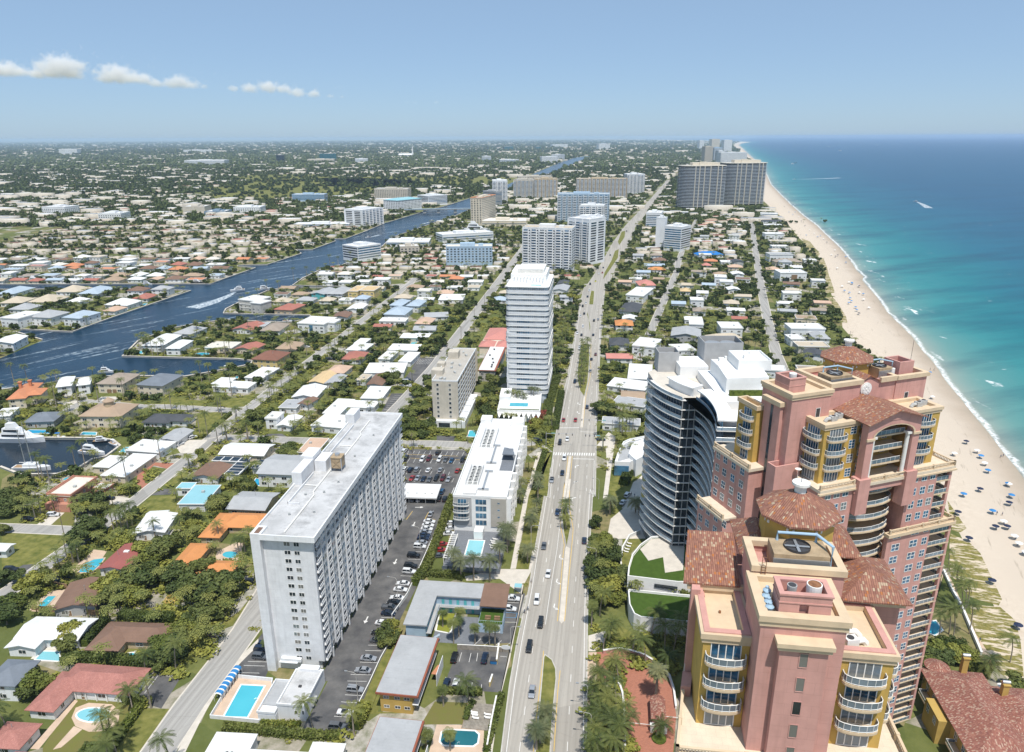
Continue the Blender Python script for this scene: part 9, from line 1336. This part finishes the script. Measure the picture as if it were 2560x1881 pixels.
# ------------------------------------------------------------ vegetation
def crown_arrays(n,lobes,size,rng,flat=.8):
 # leaf clumps spread through several overlapping lobes, denser towards their skins
 L=np.array(lobes); k=rng.integers(0,len(L),n); d=rng.normal(size=(n,3)); d/=np.linalg.norm(d,axis=1)[:,None]; r=rng.random(n)**.4
 p=L[k,:3]+d*(r*L[k,3])[:,None]*np.array([1,1,flat]); nr=d+rng.normal(size=(n,3))*.55+np.array([0,0,.35]); nr/=np.linalg.norm(nr,axis=1)[:,None]
 u=np.cross(nr,rng.normal(size=(n,3))); u/=np.linalg.norm(u,axis=1)[:,None]; v=np.cross(nr,u); s=(size*(.6+.8*rng.random(n)))[:,None]; bend=nr*s*.25
 q=np.stack([p-u*s-v*s*.6-bend,p+u*s-v*s*.7-bend,p+u*s*.8+v*s*.7,p-u*s*.9+v*s*.6],1); return q.reshape(-1,3)
def quadmesh(name,Q,m,tint=None):
 n=len(Q)//4; me=bpy.data.meshes.new(name); me.vertices.add(len(Q)); me.vertices.foreach_set('co',Q.astype(np.float32).ravel()); me.loops.add(4*n); me.loops.foreach_set('vertex_index',np.arange(4*n,dtype=np.int32)); me.polygons.add(n); me.polygons.foreach_set('loop_start',np.arange(0,4*n,4,dtype=np.int32)); me.update(calc_edges=True)
 for x in ([m] if isinstance(m,str) else m): me.materials.append(MT[x])
 return me
def lobes(rng,R0,h0,n=9):
 return [(0,0,h0,R0*.6),(0,0,h0-R0*.3,R0*.5)]+[(R0*.6*math.cos(a),R0*.6*math.sin(a),h0+R0*rng.uniform(-.55,.3),R0*rng.uniform(.32,.52)) for a in [2*math.pi*(i+rng.random()*.7)/n for i in range(n)]]
BRO=[]; rg=np.random.default_rng(11)
for k in range(6):
 lb=lobes(rg,5.0,5.2,int(rg.integers(6,10))); me=quadmesh('crown',crown_arrays(2600,lb,.34,rg),('leaf','leaf_dark','leaf','leaf_light','leaf_light','leaf_dark')[k]); b=MB(); b.tube([(0,0,0),(.1,.05,1.5),(0,0,3.6)],[.34,.26,.2],7)
 for i in range(4): a=2*math.pi*i/4+k; b.tube([(0,0,2.4),(1.5*math.cos(a),1.5*math.sin(a),4.2),(2.6*math.cos(a),2.6*math.sin(a),5.6)],[.18,.11,.04],5)
 BRO.append((b.mesh('trunk',['bark']),me))
RED=quadmesh('crown',crown_arrays(2200,lobes(rg,5.0,5.2,8),.36,rg),'leaf_red')
def frond(L,droop,a,tilt,n,wd,rng,wind=0):
 # arching rib with leaflets hanging to both sides
 Q=[];P=[]
 for i in range(n+1):
  t=i/n; rr=L*t*(1-.18*droop*t); P.append(Vector((rr*math.cos(a)+wind*t*t*L*.55,rr*math.sin(a)+abs(wind)*t*t*L*.2,L*(tilt*t-droop*t*t))))
 for i in range(n):
  p,q=P[i],P[i+1]; d=(q-p).normalized(); s=d.cross(Vector((0,0,1))); s=s.normalized() if s.length>.01 else Vector((1,0,0)); w=wd*math.sin(math.pi*min(1,(i+.8)/n*.95))**.6
  for sg in (-1,1):
   e=p+s*sg*w+d*w*.7+Vector((0,0,-w*.45)); f=e+d*(q-p).length*.45; Q+=[tuple(p),tuple(p+(q-p)*.62),tuple(f),tuple(e)]
 return Q
def palm_kind(kind,seed):
 rng=random.Random(seed); H=10.0; b=MB(); lean={'coco':1.4,'wind':-1.8,'royal':.15,'date':.1,'sabal':.1}[kind]
 P=[(lean*(i/6)**2,.3*lean*(i/6)**1.5,H*i/6) for i in range(7)]; r={'coco':(.2,.13),'wind':(.19,.12),'royal':(.26,.15),'date':(.3,.26),'sabal':(.22,.2)}[kind]; b.tube(P,[r[0]+(r[1]-r[0])*i/6 for i in range(7)],7)
 tr=b.mesh('trunk',['palm_bark']); Q=[]; top=Vector(P[-1]); n,L={'coco':(20,3.9),'wind':(18,3.9),'royal':(16,3.1),'date':(34,3.6),'sabal':(26,2.1)}[kind]
 for i in range(n):
  a=2*math.pi*i/n*2.4+rng.uniform(-.25,.25); lay=i/n; F=frond(L*rng.uniform(.85,1.1),.75-.25*lay+rng.uniform(0,.15),a,.15+.75*lay,13 if kind!='sabal' else 9,.52 if kind!='sabal' else .62,rng,-.55 if kind=='wind' else -.15 if kind=='coco' else 0)
  Q+=[tuple(Vector(p)+top) for p in F]
 return tr,quadmesh('crown',np.array(Q),'palm_leaf' if kind!='date' else 'palm_grey'),H
PK_={k:[palm_kind(k,s) for s in (1,2,3)] for k in('coco','wind','royal','date','sabal')}
NPALM=[0]; NTREE=[0]; PXY=[]; TXY=[]
PNAME={'coco':'coconut_palm','wind':'coconut_palm','royal':'royal_palm','date':'date_palm','sabal':'sabal_palm'}
def put_palm(x,y,h,kind,label,grp):
 tr,cr,H=random.choice(PK_[kind]); t=thing(PNAME[kind],label,'palm',(x,y,0),random.uniform(0,360) if kind!='wind' else random.uniform(-15,15),grp); s=h/H; o=link('trunk',tr,t); o.scale=(1,1,s); c=link('crown',cr,t); c.location=(0,0,h-H); NPALM[0]+=1; PXY.append((x,y,t))
 k=random.uniform(.85,1.15)
 if abs(s-1)>.02 or True: c.scale=(k,k,k); c.location=(0,0,h-H*k); 
 if kind in('coco','wind'): L=1.4 if kind=='coco' else -1.8; c.location=(L*(1-k),.3*L*(1-k),h-H*k)
def put_tree(x,y,r,h,label,grp,red=False):
 tr,cr=random.choice(BRO); t=thing('broadleaf_tree',label,'tree',(x,y,0),random.uniform(0,360),grp); sx_=r/5.2; sz_=h/8.6; o=link('trunk',tr,t); o.scale=(sx_,sx_,sz_); c=link('crown',RED if red else cr,t); c.scale=(sx_,sx_,sz_); NTREE[0]+=1; TXY.append((x,y,t))
def rowlabels(row,L,word,fn):
 L=sorted(L,key=lambda q:math.hypot(q[0],q[1])); n=len(L)
 for i,q in enumerate(L): fn(q,('the only %s in the %s'%(word,row)) if n==1 else '%s %s from the near end of the %s'%(nth(i+1),word,row))
for row,kind,L in PALMS: rowlabels(row,L,'palm',lambda q,l:put_palm(q[0]+random.uniform(-.4,.4),q[1],q[2]*random.uniform(.85,1.15),kind,l,'palms of the '+row))
for row,L in TREES: rowlabels(row,L,'broad tree',lambda q,l:put_tree(q[0],q[1],q[2],q[3],l,'trees of the '+row,'garden tower corner' in row))
# hedges: clipped cores wrapped in leaf clumps
for lab,P,w,h in HEDGES:
 t=thing('hedge',lab,'hedge',(0,0,0)); b=MB(); b.wall(P,w*.8,0,h*.86); b.build('core','hedge_leaf',t); Q=[]
 for a,c in zip(P,P[1:]):
  a,c=np.array(a),np.array(c); L=np.linalg.norm(c-a); n=int(L*(w+2*h)*11); d=(c-a)/L; s=np.array([-d[1],d[0]]); tt=rg.random(n)*L; u=rg.random(n)*(w+2*h); off=np.where(u<h,-w/2,np.where(u<h+w,u-h-w/2,w/2)); zz_=np.where(u<h,u,np.where(u<h+w,h,2*h+w-u)); p=np.stack([a[0]+d[0]*tt+s[0]*off,a[1]+d[1]*tt+s[1]*off,zz_],1)+rg.normal(size=(n,3))*.12
  e=rg.normal(size=(n,3)); e/=np.linalg.norm(e,axis=1)[:,None]; f=np.cross(e,rg.normal(size=(n,3))); f/=np.linalg.norm(f,axis=1)[:,None]; z=.2; Q.append(np.stack([p-e*z-f*z,p+e*z-f*z,p+e*z+f*z,p-e*z+f*z],1).reshape(-1,3))
 link('foliage',quadmesh('foliage',np.concatenate(Q),'leaf_light' if 'bright' in lab or 'clipped' in lab else 'leaf'),t)
 stripmark(P,w+1,2)
# yards: trees and palms wherever nothing else stands
CAND=[]; seen={}
def spaced(x,y,d):
 i,j=int(x/6),int(y/6)
 for a in(-1,0,1):
  for c in(-1,0,1):
   for q in seen.get((i+a,j+c),()):
    if (q[0]-x)**2+(q[1]-y)**2<d*d: return False
 seen.setdefault((i,j),[]).append((x,y)); return True
for x,y,t in PXY+TXY: seen.setdefault((int(x/6),int(y/6)),[]).append((x,y))
DENS=np.random.default_rng(5)
for _ in range(60000):
 y=110+1180*DENS.random()**1.25; x=-.74*y-10+DENS.random()*(1.36*y+20); 
 if x>240+.25*y or not free(x,y): continue
 if (x>28 and y<200) or (-40<x<0 and y<262): continue
 if DENS.random()<(.45 if y<345 else .3 if y<520 else .5 if x<0 and y<900 else .25): continue
 v=.5+.5*math.sin(x*.045+1.3*math.sin(y*.031))*math.cos(y*.052+x*.017); 
 if DENS.random()>.3+.7*v: continue
 palm=DENS.random()<(.42 if y<600 else .3)
 if not palm and y<420 and not all(free(x+u,y+v) for u,v in((3,0),(-3,0),(0,3),(0,-3.5))): continue
 if not spaced(x,y,2.6 if palm else 4.2): continue
 CAND.append((math.hypot(x,y),x,y,palm,DENS.random(),DENS.random()))
CAND.sort(); ANCH=[h for h in HOUSES_XY if len(h[2].split())<=10]; ptot=[(x,y) for x,y,t in PXY]; todo=[]; np_=300-NPALM[0]; nt_=300-NTREE[0]; rest=[]
for d,x,y,palm,a,b_ in CAND:
 if palm and np_>0: np_-=1; todo.append((x,y,1,a,b_))
 elif not palm and nt_>0: nt_-=1; todo.append((x,y,0,a,b_))
 else: rest.append((x,y,palm,a,b_))
def anchors(L):
 # name every tree by its rank among its kind, counted outwards from a house
 A=np.array([(h[0],h[1]) for h in ANCH]); T=np.array(L); D=np.linalg.norm(A[:,None]-T[None],axis=2); rk=D.argsort(1).argsort(1)+1; best=(rk+D*.001).argmin(0); return [(int(rk[best[i],i]),ANCH[best[i]][2]) for i in range(len(L))]
for kind,XY,word in ((1,PXY,'palm'),(0,TXY,'tree')):
 new=[q for q in todo if q[2]==kind]; allp=[(p[0],p[1]) for p in XY]+[(q[0],q[1]) for q in new]; an=anchors(allp)[len(XY):]
 for (x,y,k,a,b_),(r_,hl) in zip(new,an):
  lab='%s to the %s'%(('nearest '+word) if r_==1 else nth(min(r_,60))+' nearest '+word,hl); 
  if kind: put_palm(x,y,5+6.5*a,('royal','coco','sabal','royal','coco')[int(b_*5)],lab,'palms in the gardens')
  else: put_tree(x,y,2.2+2.7*a,3.6+4.2*b_,lab,'trees in the gardens')
# everything farther off merges into one canopy per kind
def stuff_quads(name,Q,m): o=link(name,quadmesh(name,np.concatenate(Q),m)); o['kind']='stuff'; return o
QL=[];QP=[];fr=np.random.default_rng(3)
low=[crown_arrays(210,lobes(fr,3.6,3.6,7),.72,fr) for _ in range(6)]
lowp=[]
for s in range(4):
 q=[]; 
 for i in range(12): q+=[(p[0],p[1],p[2]+8) for p in frond(3.0,.7,i*2.4+s,.2+.05*i,4,.6,random.Random(s))]
 for k in range(4): a=k*math.pi/2; q+=[(.16*math.cos(a),.16*math.sin(a),0),(.16*math.cos(a+1.57),.16*math.sin(a+1.57),0),(.12*math.cos(a+1.57),.12*math.sin(a+1.57),8.2),(.12*math.cos(a),.12*math.sin(a),8.2)]
 lowp.append(np.array(q))
for x,y,palm,a,b_ in rest:
 k=.55+.5*a
 if palm: QP.append(lowp[int(b_*4)]*np.array([1.1,1.1,k])+np.array([x,y,0]))
 else: QL.append(low[int(b_*6)]*np.array([k,k,k*(.75+.45*b_)])+np.array([x,y,0]))
stuff_quads('tree_canopy',QL,'leaf'); stuff_quads('palm_grove',QP,'palm_leaf')
# low shrubs and ground cover in the near gardens
QS=[]; 
for _ in range(16000):
 y=110+520*fr.random(); x=-.74*y-5+fr.random()*(1.05*y)
 if not free(x,y) or (x>26 and y<200) or x>200 or (-40<x<0 and y<262): continue
 k=.22+.38*fr.random(); QS.append(low[int(fr.random()*6)][:4*26]*np.array([k,k,k*.5])*1.3+np.array([x,y,-.3]))
for row,kind,L in PALMS:
 if 'strip between' in row or 'garden below' in row or 'planted strip' in row:
  for x,y,h in L:
   for k in range(7): s=.3+.35*fr.random(); QS.append(low[k%6][:4*50]*np.array([s,s,s*.5])+np.array([x+fr.normal()*1.6,y+fr.normal()*2.4,-.3]))
stuff_quads('shrub_cover',QS,'leaf_light')
# ------------------------------------------------------------ the plain beyond: houses, sheds and tree cover
def boxes(name,B,mats):
 # B: x,y,z0,w,d,h,yaw,mat
 B=np.array(B); n=len(B); c=np.array([(-.5,-.5,0),(.5,-.5,0),(.5,.5,0),(-.5,.5,0),(-.5,-.5,1),(.5,-.5,1),(.5,.5,1),(-.5,.5,1)]); p=c[None]*B[:,None,3:6]; ca,sa=np.cos(B[:,6])[:,None],np.sin(B[:,6])[:,None]
 V=np.stack([p[:,:,0]*ca-p[:,:,1]*sa+B[:,0:1],p[:,:,0]*sa+p[:,:,1]*ca+B[:,1:2],p[:,:,2]+B[:,2:3]],2).reshape(-1,3); f=np.array([(4,5,6,7),(0,1,5,4),(1,2,6,5),(2,3,7,6),(3,0,4,7)]); F=(f[None]+8*np.arange(n)[:,None,None]).reshape(-1)
 me=bpy.data.meshes.new(name); me.vertices.add(8*n); me.vertices.foreach_set('co',V.astype(np.float32).ravel()); me.loops.add(20*n); me.loops.foreach_set('vertex_index',F.astype(np.int32)); me.polygons.add(5*n); me.polygons.foreach_set('loop_start',np.arange(0,20*n,4,dtype=np.int32)); me.update(calc_edges=True)
 for m in mats: me.materials.append(MT[m])
 mi=np.repeat(B[:,7].astype(np.int32),5).reshape(-1,5); mi[:,1:]=np.where(mi[:,1:]>=0,len(mats)-1,0); me.polygons.foreach_set('material_index',mi.ravel().astype(np.int32)); uvs(me); o=link(name,me); o['kind']='stuff'
can=[(p[1],p[0]) for p in CANAL]
def incanal(x,y):
 # the canal beyond the mapped area, widened a little
 c=np.array(CANAL); ins=False; n=len(c)
 for i in range(n):
  xa,ya=c[i-1]; xb,yb=c[i]
  if (ya>y)!=(yb>y) and x<(xb-xa)*(y-ya)/(yb-ya)+xa: ins=not ins
 return ins
hwx=lambda y:float(np.interp(y,[p[1] for p in HWL],[p[0] for p in HWL])) if y<2600 else 549+(y-2600)*.27
def clearsky(x,y):
 if x>dux(y)-12 or incanal(x,y) or incanal(x+9,y) or incanal(x-9,y): return False
 if y<4000 and -8<x-hwx(y)<(26 if y<1400 else 20): return False
 for nm in ('beach lane','side lane','tower street'):
  P=STREETS[nm][1]; 
  if P[0][1]<y<P[-1][1] and abs(x-np.interp(y,[p[1] for p in P],[p[0] for p in P]))<6: return False
 return True
FTB=[(Vector(f[1:3]),Vector(f[3:5]),f[5]) for f in FARTOWERS]
def nearft(x,y):
 for a,c,d in FTB:
  m=(a+c)/2; 
  if abs(x-m.x)<(c-a).length/2+14 and -16<y-m.y<d+14: return True
 return abs(x-410)<75 and abs(y-1590)<60 or abs(x-510)<75 and abs(y-1650)<60
GOLF=[(-640,2350,300,520),(-330,2650,420,330),(-900,2900,260,260)]
B=[(x,y,0,w,d,h,-.1,{'white':0,'beige':1,'tan':2,'grey':3,'taupe':2,'brick':4,'bluegrey':3,'peach':1,'orange2':4,'brown':5,'cream':1}[c]) for x,y,w,d,h,c in HSTUFF]; fq=[]; nf=0
PAL=[0,0,6,6,1,1,2,3,3,3,4,5]
def golf(x,y): return any(((x-a)/c)**2+((y-b)/d)**2<1 for a,b,c,d in GOLF)
for ring,(y0,y1,nh,nt,hw_,ts) in enumerate(((1280,2000,900,8500,15,1.1),(2000,3600,1900,11000,18,1.7),(3600,7000,2100,10000,26,3.0),(7000,15000,1800,6500,48,6.0),(15000,33000,1000,3000,90,10.0))):
 for k in range(nh):
  y=y0+(y1-y0)*fr.random(); x=-.76*y+fr.random()*(.76*y+min(dux(y),.7*y)); 
  if not clearsky(x,y) or nearft(x,y) or golf(x,y): continue
  big=fr.random()<.14; w=hw_*(.7+.8*fr.random())*(2.4 if big else 1); d=hw_*(.6+.5*fr.random())*(1.5 if big else 1); B.append((x,y,0,w,d,(4+5*fr.random()**2)*(1.5 if big else 1)*(1 if ring<3 else 1.5),-.1+fr.normal()*.08,PAL[int(fr.random()*12)] if not big else (0,6,3,6)[int(fr.random()*4)]))
 lowq=[crown_arrays(44 if ring<2 else 26,lobes(fr,3.6*ts,3.0*min(ts,2.4),6),1.5*ts,fr,flat=.8 if ts<2 else .35) for _ in range(6)]
 for k in range(nt):
  y=y0+(y1-y0)*fr.random(); x=-.76*y+fr.random()*(.76*y+min(dux(y),.7*y))
  if not clearsky(x,y) or nearft(x,y) or (golf(x,y) and fr.random()<.8): continue
  s=.7+.7*fr.random(); q=lowq[k%6]*s; fq.append(q+np.array([x,y,0]))
# a denser belt of gardens on the strip between the highway and the beach, and along the canal
for k in range(2600):
 y=1150+1500*fr.random(); x=hwx(y)+20+fr.random()*max(10,dux(y)-hwx(y)-30)
 if clearsky(x,y) and not nearft(x,y): fq.append(low[k%6]*(.8+.7*fr.random())*np.array([1,1,.8])+np.array([x,y,0]))
stuff_quads('distant_trees',fq,'leaf'); boxes('distant_houses',B,['white_roof','beige_roof','tan_roof','grey_roof','brick_roof','brown_roof','cream_roof','beige_wall'])
for i,(a,b_,c,d) in enumerate(GOLF): flat('golf_course',[(a+c*math.cos(t)*(1+.25*math.sin(3*t+i)),b_+d*math.sin(t)) for t in np.linspace(0,2*math.pi,40)[:-1]],.02,'lawn')
# ------------------------------------------------------------ clouds: soft bodies of vapour with flat undersides
for ci,(lab,P) in enumerate(CLOUDS):
 t=thing('cloud',lab,'cloud',(0,0,0)); m=bpy.data.materials.new('vapour'); m.use_nodes=True; T=NT.__new__(NT); T.m=m; T.t=m.node_tree; T.n=T.t.nodes; T.n.remove(T.n['Principled BSDF']); co=T.coord('World'); d=0.0
 wv=T.new('TexNoise'); T.put(wv.inputs['Vector'],co); wv.inputs['Scale'].default_value=.0042; wv.inputs['Detail'].default_value=6; wv.inputs['Roughness'].default_value=.62
 for x,y,z,r in P:
  dv=T.new('VectorMath',operation='DISTANCE'); q=T.new('VectorMath',operation='MULTIPLY'); T.put(q.inputs[0],co); q.inputs[1].default_value=(.75,.75,1.3); T.put(dv.inputs[0],q.outputs[0]); dv.inputs[1].default_value=(x*.75,y*.75,z*1.3); d=T.math('MAXIMUM',d,T.math('SUBTRACT',1.0,T.math('DIVIDE',dv.outputs['Value'],r*1.45)))
 den=T.step(T.math('ADD',d,T.math('MULTIPLY',T.math('SUBTRACT',wv.outputs[0],.5),1.9)),.3,.7); sp=T.new('SeparateXYZ'); T.put(sp.inputs[0],co); zb=min(z-r*.55 for x,y,z,r in P); den=T.math('MULTIPLY',den,T.step(sp.outputs[2],zb,zb+160))
 pv=T.new('VolumePrincipled'); pv.inputs['Color'].default_value=(1,1,1,1); pv.inputs['Anisotropy'].default_value=-.2; T.put(pv.inputs['Density'],T.math('MULTIPLY',den,.0036 if ci<6 else .0015)); T.t.links.new(pv.outputs[0],T.n['Material Output'].inputs['Volume']); MT['vapour%d'%ci]=m
 X=[p[0] for p in P]; rr=max(p[3] for p in P); b=MB(); b.box(min(X)-rr*1.7,25999-rr*1.7,min(p[2] for p in P)-rr,max(X)+rr*1.7,26001+rr*1.7,max(p[2] for p in P)+rr*1.5); b.build('vapour','vapour%d'%ci,t)
# ------------------------------------------------------------ sea haze: one box of pale even air
b=MB(); b.box(-40000,-400,-3,59000,42000,165); m=bpy.data.materials.new('haze'); m.use_nodes=True; nt=m.node_tree; nt.nodes.remove(nt.nodes['Principled BSDF']); pv=nt.nodes.new('ShaderNodeVolumePrincipled'); pv.inputs['Color'].default_value=(.6,.78,1,1); pv.inputs['Density'].default_value=HAZE; pv.inputs['Anisotropy'].default_value=.0
nt.links.new(pv.outputs[0],nt.nodes['Material Output'].inputs['Volume']); MT['haze']=m; o=b.build('haze','haze'); o['kind']='stuff'
